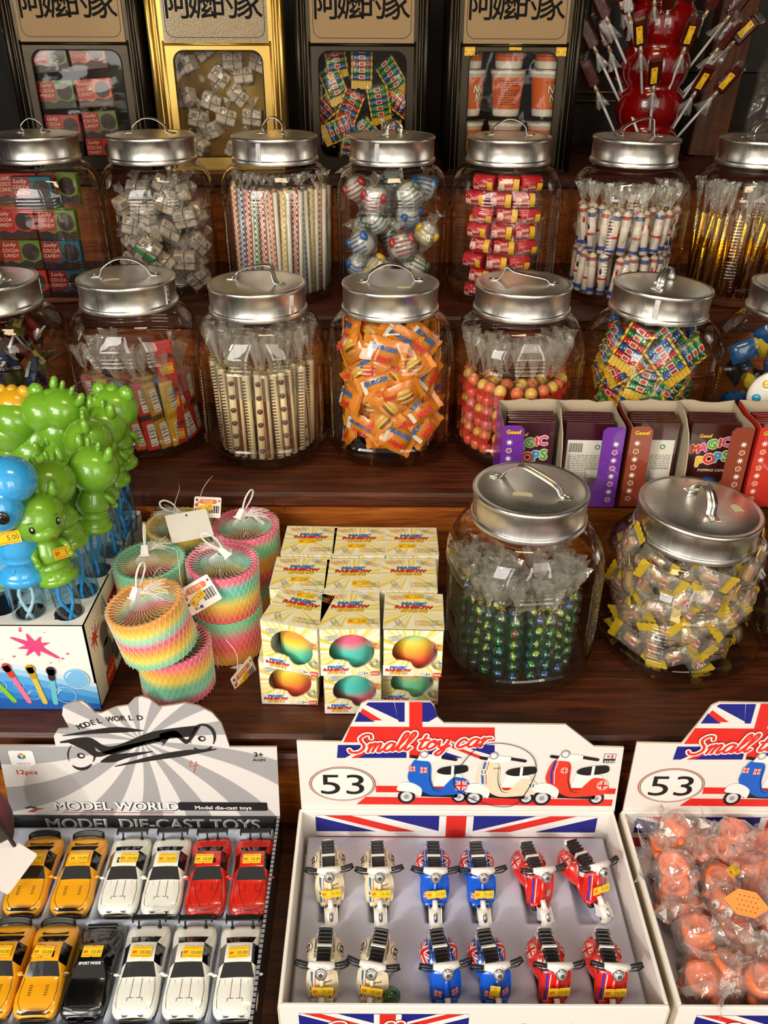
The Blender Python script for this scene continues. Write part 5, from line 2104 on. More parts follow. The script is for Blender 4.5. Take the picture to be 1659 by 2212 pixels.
spot(spring([RE, OR, OR, GR, GR, PK], 'netted rainbow spring with pale pink rim against the riser'), 533, 1170, 0.9345, S1 + 0.0665, (0, 0, 0.1))
spot(spring([RE, OR, GR, YE], 'netted yellow green rainbow spring in the shade behind the white card'), 392, 1175, 0.9345, S1 + 0.0665, (0, 0, 2.9))
spot(spring([RE, OR, GR, YE], 'netted rainbow spring lowest behind the white card'), 396, 1250, 0.9345, S1 + 0.0012, (0, 0, 2.9))


def hang_tag(label, corner, rot, blank=False, w=0.040, h=0.034, y=0.83):
    t = thing('hang_tag', label, 'price card', corner, rot)
    mb = MB()
    mb.prism(rrect(-w / 2, w / 2, -h / 2, h / 2, 0.002, 3), 0, 0.0006, K('#f3efe6', 0.5))
    if not blank:
        z = 0.0007
        mb.poly(rrect(-w * 0.30, w * 0.34, h * 0.16, h * 0.38, h * 0.1, 4), K('#e8743a', 0.5), None, z)
        mb.text('TOYS', h * 0.13, K('#f6e4c8', 0.5), None, 0.0, h * 0.20, z + 0.0001, 'C', 0.02)
        for k in range(14):
            mb.rect(w * (0.04 + k * 0.028), w * (0.04 + k * 0.028) + 0.0004 + 0.0003 * ((k * 5) % 3), -h * 0.28, h * 0.08, INK, None, z)
        for x, yy, r, c in ((-0.40, 0.10, 0.07, '#c8502a'), (-0.42, -0.12, 0.05, '#2a3a6a'), (-0.40, 0.34, 0.05, '#2a3a6a'), (-0.28, -0.36, 0.05, '#d8742a'), (0.42, 0.32, 0.04, '#a8382a'), (-0.12, -0.38, 0.05, '#2a3a6a'), (-0.34, 0.22, 0.05, '#e89a3a'), (-0.20, -0.25, 0.04, '#a8382a')):
            mb.disc(w * x, h * yy, w * r, K(c, 0.5), None, z, 10)
        mb.text('MC', h * 0.1, INK, None, -w * 0.22, -h * 0.46, z, 'L')
    else:
        mb.disc(0.0, h * 0.38, 0.0016, K('#5a4a38', 0.6), None, 0.0007, 10)
    mb.build('card', t)
    if not blank:
        price_tag(t, 'RM 5.00' if 'low' in label else 'RM 6.00', (-w * 0.10, -h * 0.06, 0.0008), (0, 0, 0.35), 0.021, 0.0095)
    mb = MB()
    mb.tube(cr([(-w * 0.30, h * 0.42, 0.0006), (-w * 0.2, h * 0.8, 0.006), (0.0, h * 1.3, 0.004), (0.004, h * 1.7, -0.010)], 5), 0.0004, K('#e8e2d8', 0.4), 4)
    mb.build('thread', t)
    return t


c = P(431, 1285, Y=0.795)
hang_tag('white price card with orange print hanging between the front and pink rimmed springs', c, (1.15, -0.42, 0.35))
c = P(505, 1470, Y=0.80)
hang_tag('white price card with orange print hanging low before the middle spring stack', c, (1.2, -0.45, -0.05))
c = P(528, 1462, Y=0.785)
hang_tag('white price card seen nearly edge on beside the spring boxes, hung low', c, (1.45, -0.2, 1.05))
c = P(448, 1096, Y=0.935)
hang_tag('small printed price card lying on the shaded spring at the back', c, (0.7, 0.1, 0.1), False, 0.034, 0.028)
c = P(409, 1136, Y=0.90)
hang_tag('blank cream card lying across the springs at the back', c, (0.55, 0.05, 0.45), True, 0.052, 0.040)

# ------------------------------------------------------------------ boxed magic springs
BW = 0.0655
M_RAYS, n_, l_, b_ = newmat('yellow sunburst print')
tc = n_.new('ShaderNodeTexCoord')
sp_ = n_.new('ShaderNodeSeparateXYZ')
l_.new(tc.outputs['UV'], sp_.inputs[0])
at = n_.new('ShaderNodeMath')
at.operation = 'ARCTAN2'
l_.new(sp_.outputs[1], at.inputs[0])
l_.new(sp_.outputs[0], at.inputs[1])
nz = n_.new('ShaderNodeTexNoise')
nz.noise_dimensions = '1D'
nz.inputs['Scale'].default_value = 5.0
nz.inputs['Detail'].default_value = 3
l_.new(at.outputs[0], nz.inputs['W'])
r_ = ramp_on(n_, l_, nz.outputs['Fac'], [(0.40, '#f4f0e2'), (0.50, '#f2e9b4'), (0.56, '#f0dc70'), (0.66, '#e8cc4a')])
l_.new(r_.outputs[0], b_.inputs['Base Color'])
b_.inputs['Roughness'].default_value = 0.4


def burst(mb, x0, x1, y0, y1, M, z):
    """remember which faces carry the sunburst; the centre of the rays is the middle of the face"""
    mb.rect(x0, x1, y0, y1, M_RAYS, M, z)
    mb.uvf = getattr(mb, 'uvf', {})
    mb.uvf[len(mb.f) - 1] = [(-1, -1), (1, -1), (1, 1), (-1, 1)]


def set_uv(o, mb):
    me = o.data
    uv = me.uv_layers.new(name='UVMap')
    for fi, cs in getattr(mb, 'uvf', {}).items():
        for k, li in enumerate(me.polygons[fi].loop_indices):
            uv.data[li].uv = cs[k % 4]


C_B, C_R, C_Y = K('#1f7fd0', 0.4), K('#d8322a', 0.4), K('#f0c028', 0.4)


def magic_title(mb, M, x, y, s, z):
    for txt, yy, c, dk in (('MAGIC', 0.62, C_B, K('#123a78', 0.5)), ('RAINBOW', 0.0, C_R, K('#5a1210', 0.5)), ('SPRING', -0.64, C_Y, K('#8a5a10', 0.5))):
        mb.text(txt, s, dk, M, x + s * 0.07, y + yy * s * 1.75 - s * 0.07, z, 'C', 0.06, 0.15, 1.12)
        mb.text(txt, s, c, M, x, y + yy * s * 1.75, z + 0.0001, 'C', 0.045, 0.15, 1.12)


def coil_doodle(mb, M, x, y, L, h, ang, cols, z, n=9, square=False):
    for k in range(n):
        px, py = x + math.cos(ang) * L * k / n, y + math.sin(ang) * L * k / n - 0.0012 * math.sin(PI * k / n)
        c = K(cols[int(k * len(cols) / n)], 0.5)
        if square:
            q = [(px - h * 0.4, py - h * 0.4), (px + h * 0.4, py - h * 0.5), (px + h * 0.4, py + h * 0.5), (px - h * 0.4, py + h * 0.4)]
        else:
            q = [(px + h * 0.42 * math.cos(a), py + h * 0.55 * math.sin(a)) for a in [2 * PI * i / 10 for i in range(10)]]
        mb.stroke(q, 0.00035, c, M, z, True)


def magic_box():
    t = thing('spring_toy_box', 'x', 'toy box', (0, 0, 0), (0, 0, 0), 'boxed magic springs')
    a = BW / 2
    mb = MB()
    w = K('#f1ece2', 0.45)
    th = 0.0008
    mb.box(-a, a, BW - th, BW, 0, BW, w)
    mb.box(-a, a, 0, BW, 0, th, w)
    mb.box(-a, -a + th, 0, BW, 0, BW, w)
    mb.box(a - th, a, 0, BW, 0, BW, w)
    mb.box(-a, a, 0.0, BW, BW - th, BW, w)
    X = T(0, 0, BW + 0.0002)
    burst(mb, -a * 0.97, a * 0.97, BW * 0.03, BW * 0.97, X, 0)
    magic_title(mb, X, 0.0, BW * 0.56, 0.0054, 0.0002)
    coil_doodle(mb, X, -a * 0.75, BW * 0.86, 0.020, 0.006, 0.15, ['#c8503a', '#d87a4a'], 0.0002)
    coil_doodle(mb, X, a * 0.40, BW * 0.90, 0.019, 0.006, -0.45, ['#1a3a78', '#2a7a8a', '#d8a03a', '#c8682a'], 0.0002, 10, True)
    coil_doodle(mb, X, -a * 0.55, BW * 0.22, 0.010, 0.007, -1.0, ['#8a8a7a', '#b0a890'], 0.0002, 6)
    coil_doodle(mb, X, a * 0.15, BW * 0.17, 0.026, 0.008, 0.08, ['#c03a2a', '#d8a82a', '#5aa83a', '#3a6ab8', '#3a3a7a'], 0.0002, 11, True)
    Xs = T(a + 0.0002, BW / 2, 0) @ RZ(PI / 2) @ FRONT
    burst(mb, -a * 0.97, a * 0.97, BW * 0.03, BW * 0.97, Xs, 0)
    magic_title(mb, Xs, 0.0, BW * 0.66, 0.0054, 0.0002)
    for k in range(5):
        mb.rect(-a * 0.7, a * (0.2 + 0.1 * (k % 3)), BW * (0.14 + 0.05 * k), BW * (0.155 + 0.05 * k), K('#9a8a5a', 0.5), Xs, 0.0002)
    Xl = T(-a - 0.0002, BW / 2, 0) @ RZ(-PI / 2) @ FRONT
    burst(mb, -a * 0.97, a * 0.97, BW * 0.03, BW * 0.97, Xl, 0)
    # front with its bitten round window
    cx, cz, r = 0.002, BW * 0.515, BW * 0.365
    hole = []
    for k in range(28):
        an = math.radians(-78 + k * 10)
        hole.append((cx + r * 1.03 * math.cos(an), cz + r * math.sin(an)))
    hole += [(cx - r * 0.95, cz - r * 0.32), (cx - r * 0.82, cz - r * 0.46), (cx - r * 0.40, cz - r * 0.50), (cx - r * 0.16, cz - r * 0.60), (cx - r * 0.06, cz - r * 0.80), (cx + r * 0.06, cz - r * 0.93)]
    n0 = len(mb.f)
    plate_with_hole(mb, -a, a, 0, BW, hole, M_RAYS, FRONT, 0.0, th * 2)
    mb.uvf = getattr(mb, 'uvf', {})
    for fi in range(n0, len(mb.f)):
        mb.uvf[fi] = [((mb.v[i].x) / a, (mb.v[i].z / BW - 0.55) * 2) for i in mb.f[fi]]
    X = T(0, -0.0003, 0) @ FRONT
    mb.poly([(-a * 0.99, BW * 0.01), (a * 0.06, BW * 0.01), (a * 0.02, BW * 0.11), (-a * 0.08, BW * 0.20), (-a * 0.25, BW * 0.25), (-a * 0.6, BW * 0.26), (-a * 0.99, BW * 0.24)], w, X, 0.0)
    magic_title(mb, X, -a * 0.48, BW * 0.115, 0.0036, 0.0002)
    mb.rect(a * 0.22, a * 0.62, BW * 0.015, BW * 0.095, w, X, 0.0001)
    mb.text('3+', 0.0038, INK, X, a * 0.52, BW * 0.03, 0.0002, 'C', 0.02)
    mb.stroke([(a * 0.27, BW * 0.03), (a * 0.40, BW * 0.03), (a * 0.40, BW * 0.075), (a * 0.27, BW * 0.075)], 0.0005, INK, X, 0.0002, True)
    mb.poly([(a * 0.97, BW * 0.01), (a * 0.97, BW * 0.10), (a * 0.74, BW * 0.10), (a * 0.65, BW * 0.055), (a * 0.74, BW * 0.01)], C_R, X, 0.0002)
    mb.text('KIDS', 0.0026, w, X, a * 0.82, BW * 0.035, 0.0003, 'C', 0.03)
    coil_doodle(mb, X, -a * 0.75, BW * 0.80, 0.015, 0.006, 0.35, ['#8a9aa8', '#b8c0b8'], 0.0002, 8)
    coil_doodle(mb, X, a * 0.62, BW * 0.72, 0.012, 0.006, -0.5, ['#d8907a', '#c8503a'], 0.0002, 8)
    coil_doodle(mb, X, a * 0.76, BW * 0.30, 0.006, 0.009, -0.7, ['#1a3a68', '#3a6a98'], 0.0002, 5, True)
    o = mb.build('carton', t)
    set_uv(o, mb)
    return t


mg = magic_box()
rows = []
# (u of the middle, front edge y, level, turn, price label y or None, colours of the spring shown or None, label)
UP, LOW = S1 + 0.0012 + BW + 0.0006, S1 + 0.0012
BOXES = [(619, 0.722, UP, -0.27, 0.054, [TE, GR, YE, OR, OR], 'front left magic spring box turned askew on the one below', 0.0),
         (754, 0.716, UP, 0.02, 0.012, [TE, TE, PK, PK], 'front middle magic spring box with pink and teal spring in its window', 0.008),
         (894, 0.715, UP, -0.03, 0.058, [RE, OR, YE, GR], 'front right magic spring box with price label at the back edge', 0.0),
         (643, 0.788, UP, -0.03, 0.018, None, 'magic spring box in the middle row next to the netted springs', 0.0),
         (760, 0.785, UP, 0.0, 0.014, None, 'magic spring box at the centre of the middle row', 0.01),
         (883, 0.786, UP, -0.01, None, None, 'magic spring box without price label, right of the middle row', 0.0),
         (664, 0.860, UP, -0.03, 0.028, None, 'magic spring box at the left of the back row by the riser', -0.003),
         (774, 0.858, UP, 0.0, 0.020, None, 'magic spring box at the centre of the back row by the riser', -0.003),
         (890, 0.858, UP, 0.0, 0.020, None, 'magic spring box at the right of the back row by the riser', -0.006)]
for k, (u, y, z, rz, pr, cols, lb, px) in enumerate(BOXES):
    x = P(u, 1400 if z == LOW else (1372, 1282, 1205)[k // 3], Y=y).x
    if k < 3:
        x = P(u, 1372, Z=UP + BW).x
    loc, lb = (x, y, z), lb
    if k == 0:
        t = mg
        put(t, loc, (0, 0, rz))
        t['label'] = lb
    else:
        t = dup(mg, loc, (0, 0, rz), lb)
        for c in list(t.children):
            if c.name.startswith('price_sticker'):
                bpy.data.objects.remove(c)
    BOXES[k] = (t, pr, px, cols, loc, rz)
LOWER = [(624, 0.741, -0.02, [RE, OR, YE, GR], 'lower front magic spring box under the askew one'), (762, 0.726, 0.0, [PK, TE, TE, GR], 'lower front magic spring box half behind the flag card'), (886, 0.741, 0.0, [GR, GR, OR, RE], 'lower front magic spring box by the marble jar'),
         (643, 0.808, 0, None, 'magic spring box low in the middle row'), (757, 0.796, 0, None, 'magic spring box low in the centre of the middle row'), (883, 0.808, 0, None, 'magic spring box low at the right of the middle row'),
         (664, 0.876, 0, None, 'magic spring box low in the back row beside the springs'), (774, 0.864, 0, None, 'magic spring box low in the centre of the back row'), (890, 0.876, 0, None, 'magic spring box low in the back row beside the jar')]
for k, (u, y, rz, cols, lb) in enumerate(LOWER):
    x = P(u, 1490, Y=y).x if k < 3 else BOXES[k][4][0]
    t = dup(mg, (x, y, LOW), (0, 0, rz), lb)
    BOXES.append((t, None, 0, cols, (x, y, LOW), rz))
nm_ = ['orange and teal', 'pink and teal', 'green and orange', '', '', '', '', '', '', 'green, yellow and red', 'teal and pink', 'orange and green']
for k, (t, pr, px, cols, loc, rz) in enumerate(BOXES):
    if pr is not None:
        price_tag(t, 'RM 5.00', (px, pr, BW + 0.0006), (0, 0, R.uniform(-0.05, 0.08)), 0.021, 0.0095)
    if cols:
        s = spring(cols, f'{nm_[k]} plastic spring seen through the round window of its box', False, 0.0245, 0.054, 'springs in the box windows')
        c_, s_ = math.cos(rz), math.sin(rz)
        put(s, (loc[0] - s_ * (BW * 0.57), loc[1] + c_ * (BW * 0.57), loc[2] + 0.0015), (0, 0, 0))

# ------------------------------------------------------------------ popping candy cartons on the middle tread
def sachet(col, back=False):
    mb = MB()
    W, H = 0.060, 0.104
    m = K(col, 0.3, 0, 0.6, 0, 0.2, 200)
    mb.box(-W / 2, W / 2, -0.0016, 0.0016, 0, H, m, 0.0007)
    X = T(0, -0.0018, 0) @ FRONT
    z = 0.0002
    cr_ = K('#e8dcc8', 0.5)
    if not back:
        mb.text('Geeef', 0.0045, K('#e8c04a', 0.4), X, -W * 0.18, H * 0.82, z, 'C', 0.03)
        cols = ['#d84a8a', '#3a9ad0', '#d83a2a', '#e8b82a', '#5aa83a']
        for s, x, y, h in (('M', -0.36, 0.62, 0.0105), ('A', -0.2, 0.64, 0.0105), ('G', -0.02, 0.68, 0.0115), ('I', 0.14, 0.70, 0.011), ('C', 0.27, 0.71, 0.0115), ('P', -0.22, 0.44, 0.0125), ('O', -0.03, 0.48, 0.0125), ('P', 0.15, 0.50, 0.0125), ('S', 0.31, 0.52, 0.0125)):
            k = 'MAGICPOPS'.index(s)
            mb.text(s, h, cr_, X, W * x, H * y, z, 'C', 0.11)
            mb.text(s, h, K(cols[(k * 2 + int(x * 10)) % 5], 0.4), X, W * x, H * y, z + 0.0002, 'C', 0.05)
        mb.text('POPPING CANDY', 0.0034, cr_, X, W * 0.1, H * 0.37, z, 'C', 0.01, 0.1)
        bl = K('#1c5aa8', 0.4)
        pts = []
        for k in range(44):
            a = 2 * PI * k / 44
            q = 0.0165 if k % 2 else 0.0125
            pts.append((W * 0.02 + q * math.cos(a), H * 0.16 + q * math.sin(a) * 0.95))
        mb.poly(pts, bl, X, z)
    else:
        mb.rect(-W * 0.44, W * 0.44, H * 0.10, H * 0.78, K('#d8d2c4', 0.5), X, z)
        for k in range(16):
            mb.rect(-W * 0.40 + k * 0.0011, -W * 0.40 + k * 0.0011 + 0.0004 + 0.0002 * ((k * 7) % 3), H * 0.62, H * 0.74, INK, X, z + 0.0001)
        rr = random.Random(4)
        for k in range(20):
            y = H * (0.14 + 0.023 * k)
            x = -W * 0.40
            while x < W * 0.40:
                L = rr.uniform(0.002, 0.006)
                if not (k < 11 and k > 5 and x > 0):
                    mb.rect(x, min(W * 0.41, x + L), y, y + 0.0007, K('#3a3630', 0.6), X, z + 0.0001)
                x += L + 0.0009
        mb.stroke([(0, H * 0.27), (W * 0.4, H * 0.27), (W * 0.4, H * 0.40), (0, H * 0.40)], 0.0004, INK, X, z + 0.0001, True)
        mb.disc(W * 0.2, H * 0.69, 0.0035, K('#2a8a4a', 0.5), X, z + 0.0001, 14)
        mb.disc(W * 0.2, H * 0.69, 0.0020, K('#d8d2c4', 0.5), X, z + 0.0002, 14)
    return mb


def carton(col, col2, label, text=True):
    t = thing('popping_candy_carton', label, 'carton', (0, 0, 0), (0, 0, 0), 'popping candy cartons')
    W, D, H, th = 0.150, 0.078, 0.114, 0.001
    a = W / 2
    c, kr = K(col, 0.4, 0, 0.4), K('#b5a48a', 0.8)
    rr = random.Random(len(label))

    def torn(x0, x1, h):
        return [(x1 - (x1 - x0) * k / 14, h + rr.uniform(-0.0022, 0.0022)) for k in range(15)]
    mb = MB()
    mb.box(-a, a, 0, D, 0, th, c)
    mb.prism([(-a, 0), (a, 0)] + torn(-a, a, H), -th / 2, th / 2, kr, T(0, D, 0) @ FRONT)
    for s in (-1, 1):
        prof = [(0, 0), (D, 0), (D, H), (D * 0.55, H - 0.003), (D * 0.12, H * 0.99), (0, H * 0.98)]
        M = T(s * (a - th / 2), 0, 0) @ RZ(PI / 2) @ FRONT
        mb.prism(prof, -th / 2, 0, c if s < 0 else kr, M)
        mb.prism(prof, 0, th / 2, kr if s < 0 else c, M)
    mb.build('body', t)
    mb = MB()
    prof = [(0.002, 0.001), (D - 0.001, 0.001), (D - 0.001, H + 0.001), (D * 0.62, H), (D * 0.45, H - 0.006), (D * 0.22, H * 0.84), (D * 0.10, H * 0.70), (0.002, H * 0.45)]
    mb.prism([(p[0], p[1] + (rr.uniform(-0.001, 0.001) if 1 < k < 7 else 0)) for k, p in enumerate(prof)], -0.0007, 0.0007, kr, T(0.002, 0, 0) @ RZ(PI / 2) @ FRONT)
    mb.build('divider', t)
    mb = MB()
    sw, bh = 0.027, 0.031
    fl = [(-a, 0), (a, 0), (a, H * 0.97), (a - 0.006, H * 0.985), (a - sw + 0.005, H * 0.985), (a - sw, H * 0.94), (a - sw, bh + 0.008), (a - sw - 0.008, bh), (-a + sw + 0.008, bh), (-a + sw, bh + 0.008), (-a + sw, H * 0.94), (-a + sw - 0.005, H * 0.985), (-a + 0.006, H * 0.985), (-a, H * 0.97)]
    mb.prism(fl, 0, th, c, FRONT)
    X = T(0, -th - 0.0002, 0) @ FRONT
    cr_ = K('#f2ead8', 0.5)
    for s in (-1, 1):
        for k in range(8):
            x, y = s * (a - sw * (0.35 + 0.35 * ((k * 3) % 3) / 2)), H * (0.10 + 0.098 * k)
            if k % 2:
                pts = []
                for q in range(16):
                    an = 2 * PI * q / 16
                    r = 0.0048 if q % 2 else 0.0017
                    pts.append((x + r * math.cos(an), y + r * math.sin(an)))
                mb.poly(pts, cr_, X)
            else:
                hx = [(x + 0.0036 * math.cos(2 * PI * q / 5 + k), y + 0.0036 * math.sin(2 * PI * q / 5 + k)) for q in range(5)]
                mb.stroke(hx, 0.0009, cr_, X, 0, True)
                mb.disc(x, y, 0.0018, K(col2, 0.5), X, 0.0001, 6)
    mb.text('Geeef', 0.0052, K('#7a3a10', 0.5), X, -a + sw * 0.52, H * 0.89, 0, 'C', 0.10)
    mb.text('Geeef', 0.0052, K('#f0c83a', 0.4), X, -a + sw * 0.52, H * 0.89, 0.0002, 'C', 0.03)
    cols = ['#3a6ac0', '#d84a8a', '#d8322a', '#e8b82a', '#5aa83a', '#c8322a', '#4a8ad0', '#5aa83a', '#e8b82a']
    for s, x, y, k in (('M', -0.034, 0.0165, 0), ('A', -0.020, 0.0168, 1), ('G', -0.007, 0.017, 2), ('I', 0.004, 0.017, 3), ('C', 0.013, 0.017, 4), ('P', -0.030, 0.0025, 5), ('O', -0.017, 0.0025, 6), ('P', -0.004, 0.0025, 7), ('S', 0.009, 0.0025, 8)):
        mb.text(s, 0.0125, cr_, X, x, y, 0.0, 'C', 0.10)
        mb.text(s, 0.0125, K(cols[k], 0.4), X, x, y, 0.0002, 'C', 0.05)
    mb.build('front_panel', t)
    return t


PC = [('purple', '#6a2a9a', '#e05a3a', '#3d0a1c', 0.2205, 0.03), ('brown', '#8a3a22', '#c8682a', '#3f1710', 0.3785, 0.02), ('red', '#c8301f', '#e8a03a', '#6a0e10', 0.5365, 0.02)]
for nm, col, col2, sc_, x, rz in PC:
    y = 0.948
    cx = x
    t = carton(col, col2, f'{nm} popping candy carton torn open at the front, on the middle step edge')
    put(t, (cx, y, S2 + 0.0008), (0, 0, -rz))
    for side, sx in (('front', -0.036), ('back', 0.038)):
        first = None
        for k in range(6):
            mb = sachet(sc_, back=(side == 'back') != (nm == 'brown'))
            dx, dz = R.uniform(-0.0012, 0.0012), 0.002 * k
            loc = Vector((sx + dx, 0.022 + 0.0048 * k, 0.0012))
            q = Matrix.Rotation(-rz, 3, 'Z') @ loc
            loc = (cx + q.x, y + q.y, S2 + 0.0012 + loc.z)
            lb = f'{nm} popping candy sachet in the {("first", "second")[side == "back"]} compartment of its carton'
            if first is None:
                first = mb.build('popping_candy_sachet')
                put(first, loc, (-0.05, 0, -rz))
                tag(first, lb + ', frontmost', 'sachet', f'{nm} sachets {side}')
            else:
                d = dup(first, loc, (-0.05 - 0.008 * k, R.uniform(-0.02, 0.02), -rz), lb + ', behind the frontmost')
                d.scale = (1, 1, 1 + 0.006 * k)

# ------------------------------------------------------------------ lollipop tower on the top tread
LX, LY = P(1398, 250, Y=1.74).x, 1.74
tower = thing('lollipop_tower', 'glossy red tiered gourd shaped stand full of lollipop sticks', 'display stand', (LX, LY, S4 + 0.0006))
M_REDP = K('#7c0606', 0.16, 0, 0.9, 0.08)
mb = MB()
prof = [(0.0005, 0)]
for k in range(5):
    r, z0, h = 0.0600 + 0.0008 * k, 0.002 + 0.0655 * k, 0.0655
    prof += [(r * 0.80 * (1 if k else 1.1), z0)]
    for j in range(1, 10):
        u = j / 10
        prof.append((r * (0.80 + 0.20 * math.sin(PI * u) ** 0.6), z0 + h * u))
prof.append((0.0005, 0.332))
mb.lathe(prof, M_REDP, 56)
mb.build('stand', tower)


def lollipop(seed):
    t = thing('lollipop', 'lollipop', 'lollipop', (0, 0, 0), (0, 0, 0), 'lollipops on the red tower')
    mb = MB()
    mb.tube([(0, 0, -0.02), (0, 0, 0.135)], 0.0024, K('#dcd8d4', 0.4), 12)
    mb.build('stick', t)
    mb = MB()
    mb.box(-0.0115, 0.0115, -0.0045, 0.0045, 0.118, 0.168, K('#4a1208', 0.2, 0, 0.9, 0.1), 0.0035)
    mb.build('candy', t)
    mb = MB()
    rr = random.Random(seed)
    vs, fs = [], []
    prof = [(0.0032, 0.0042, 0.112), (0.010, 0.0065, 0.119), (0.0135, 0.0070, 0.130), (0.0135, 0.0066, 0.158), (0.0130, 0.0042, 0.171), (0.0140, 0.0008, 0.179)]
    for rx, ry, z in prof:
        for k in range(12):
            a = 2 * PI * k / 12
            vs.append((rx * math.cos(a) * rr.uniform(0.93, 1.07), ry * math.sin(a) * rr.uniform(0.8, 1.2), z + rr.uniform(-0.001, 0.001)))
    for i in range(len(prof) - 1):
        for k in range(12):
            fs.append((i * 12 + k, i * 12 + (k + 1) % 12, (i + 1) * 12 + (k + 1) % 12, (i + 1) * 12 + k))
    mb.add(vs, fs, M_CLEAR, False)
    tail(mb, 0, 0, 0.108, 0.0035, 0.015, 0.030, (PI, 0), M_CELLO, 12)
    mb.build('wrapper', t)
    mb = MB()
    for z in (0.1085, 0.1105, 0.1125):
        mb.lathe([(0.0036, z - 0.001), (0.0042, z), (0.0036, z + 0.001)], K('#a87848', 0.6), 10)
    mb.build('rubber_band', t)
    return t


lp = [lollipop(1), lollipop(2)]
STK = [((1326, 282), (1273, 159), -0.02, 0, 'lowest at the left of the tower'), ((1343, 229), (1270, 74), -0.02, 0, 'leaning furthest left, second tier'),
       ((1351, 220), (1305, 69), 0.02, 0, 'leaning left behind its neighbour, second tier'), ((1359, 151), (1297, 8), -0.02, 0, 'leaning left from the third tier'),
       ((1364, 73), (1330, -25), -0.02, 0, 'cut off by the top edge, leftmost'), ((1383, 153), (1352, -5), 0.0, 0, 'rising left from the third tier, cut off'),
       ((1388, 235), (1383, 69), -0.055, 1, 'upright in front with price label, left of the middle'), ((1402, 295), (1415, 156), -0.06, 1, 'lowest in the middle in front with price label'),
       ((1429, 122), (1447, -10), -0.05, 0, 'upright on the upper tier, cut off, middle'), ((1415, 70), (1413, -30), -0.05, 0, 'upright on the top tier, only its stick seen'),
       ((1458, 70), (1487, -25), -0.04, 0, 'leaning right on the top tier, only its stick seen'), ((1429, 235), (1492, 70), -0.055, 1, 'leaning right in front with price label, second tier'),
       ((1459, 235), (1572, 74), -0.03, 0, 'leaning far right from the second tier'), ((1483, 153), (1598, 5), -0.02, 0, 'leaning far right from the third tier, cut off'),
       ((1447, 288), (1520, 170), -0.05, 1, 'leaning right with price label, lowest tier'), ((1463, 296), (1572, 172), -0.04, 1, 'rightmost of the lowest tier with price label'),
       ((1475, 200), (1610, 66), 0.01, 1, 'highest of those leaning far right, with price label'), ((1500, 70), (1548, -8), -0.02, 0, 'cut off by the top edge, right of the tower'),
       ((1352, 215), (1328, 148), 0.05, 0, 'half hidden behind the second tier at the left')]
first = set()
for k, ((u0, v0), (u1, v1), dy, pr, nm) in enumerate(STK):
    p0 = P(u0, v0, Y=LY - 0.045 + abs(u0 - 1405) * 0.0006)
    p1 = P(u1, v1, Y=p0.y + dy)
    d = p1 - p0
    e = Vector((0, 0, 1)).rotation_difference(d.normalized()).to_euler()
    i = 1 if pr else 0
    L = d.length
    off = d.normalized() * (L - 0.143)
    loc = p0 + off
    lb = 'brown lollipop in clear wrap, ' + nm
    if i in first:
        dup(lp[i], loc, e, lb)
    else:
        first.add(i)
        put(lp[i], loc, e)
        lp[i]['label'] = lb
        if i == 1:
            price_tag(lp[1], 'RM 2.00', (-0.003, -0.0078, 0.142), (PI / 2, PI / 2, 0), 0.029, 0.0105)

# clear bag hanging at the right edge
mb = MB()
rr = random.Random(21)
n, m = 12, 16
vs, fs = [], []
for j in range(m + 1):
    for i in range(n + 1):
        u, v = i / n, j / m
        vs.append((-0.05 + 0.22 * u + rr.uniform(-0.004, 0.004), -0.012 * math.sin(PI * u * 2 + v * 4) + rr.uniform(-0.006, 0.006), 0.32 * v + rr.uniform(-0.003, 0.003)))
k = len(vs)
vs += [(x + 0.004, y + 0.022 + 0.02 * math.sin(PI * ((q % (n + 1)) / n)), z) for q, (x, y, z) in enumerate(vs)]
for j in range(m):
    for i in range(n):
        q = (j * (n + 1) + i, j * (n + 1) + i + 1, (j + 1) * (n + 1) + i + 1, (j + 1) * (n + 1) + i)
        fs += [q, tuple(k + e for e in reversed(q))]
mb.add(vs, fs, film('grey plastic bag', (0.86, 0.82, 0.74), 1.8, 0.04, 0.08, 1.5, None, 0.6, 30), False)
b = P(1590, 300, Y=1.72)
single(mb, 'plastic_bag', 'clear crumpled plastic bag hanging beside the wooden post', 'bag', None, (b.x + 0.045, 1.70, S4 + 0.001), (0, 0.10, 0))

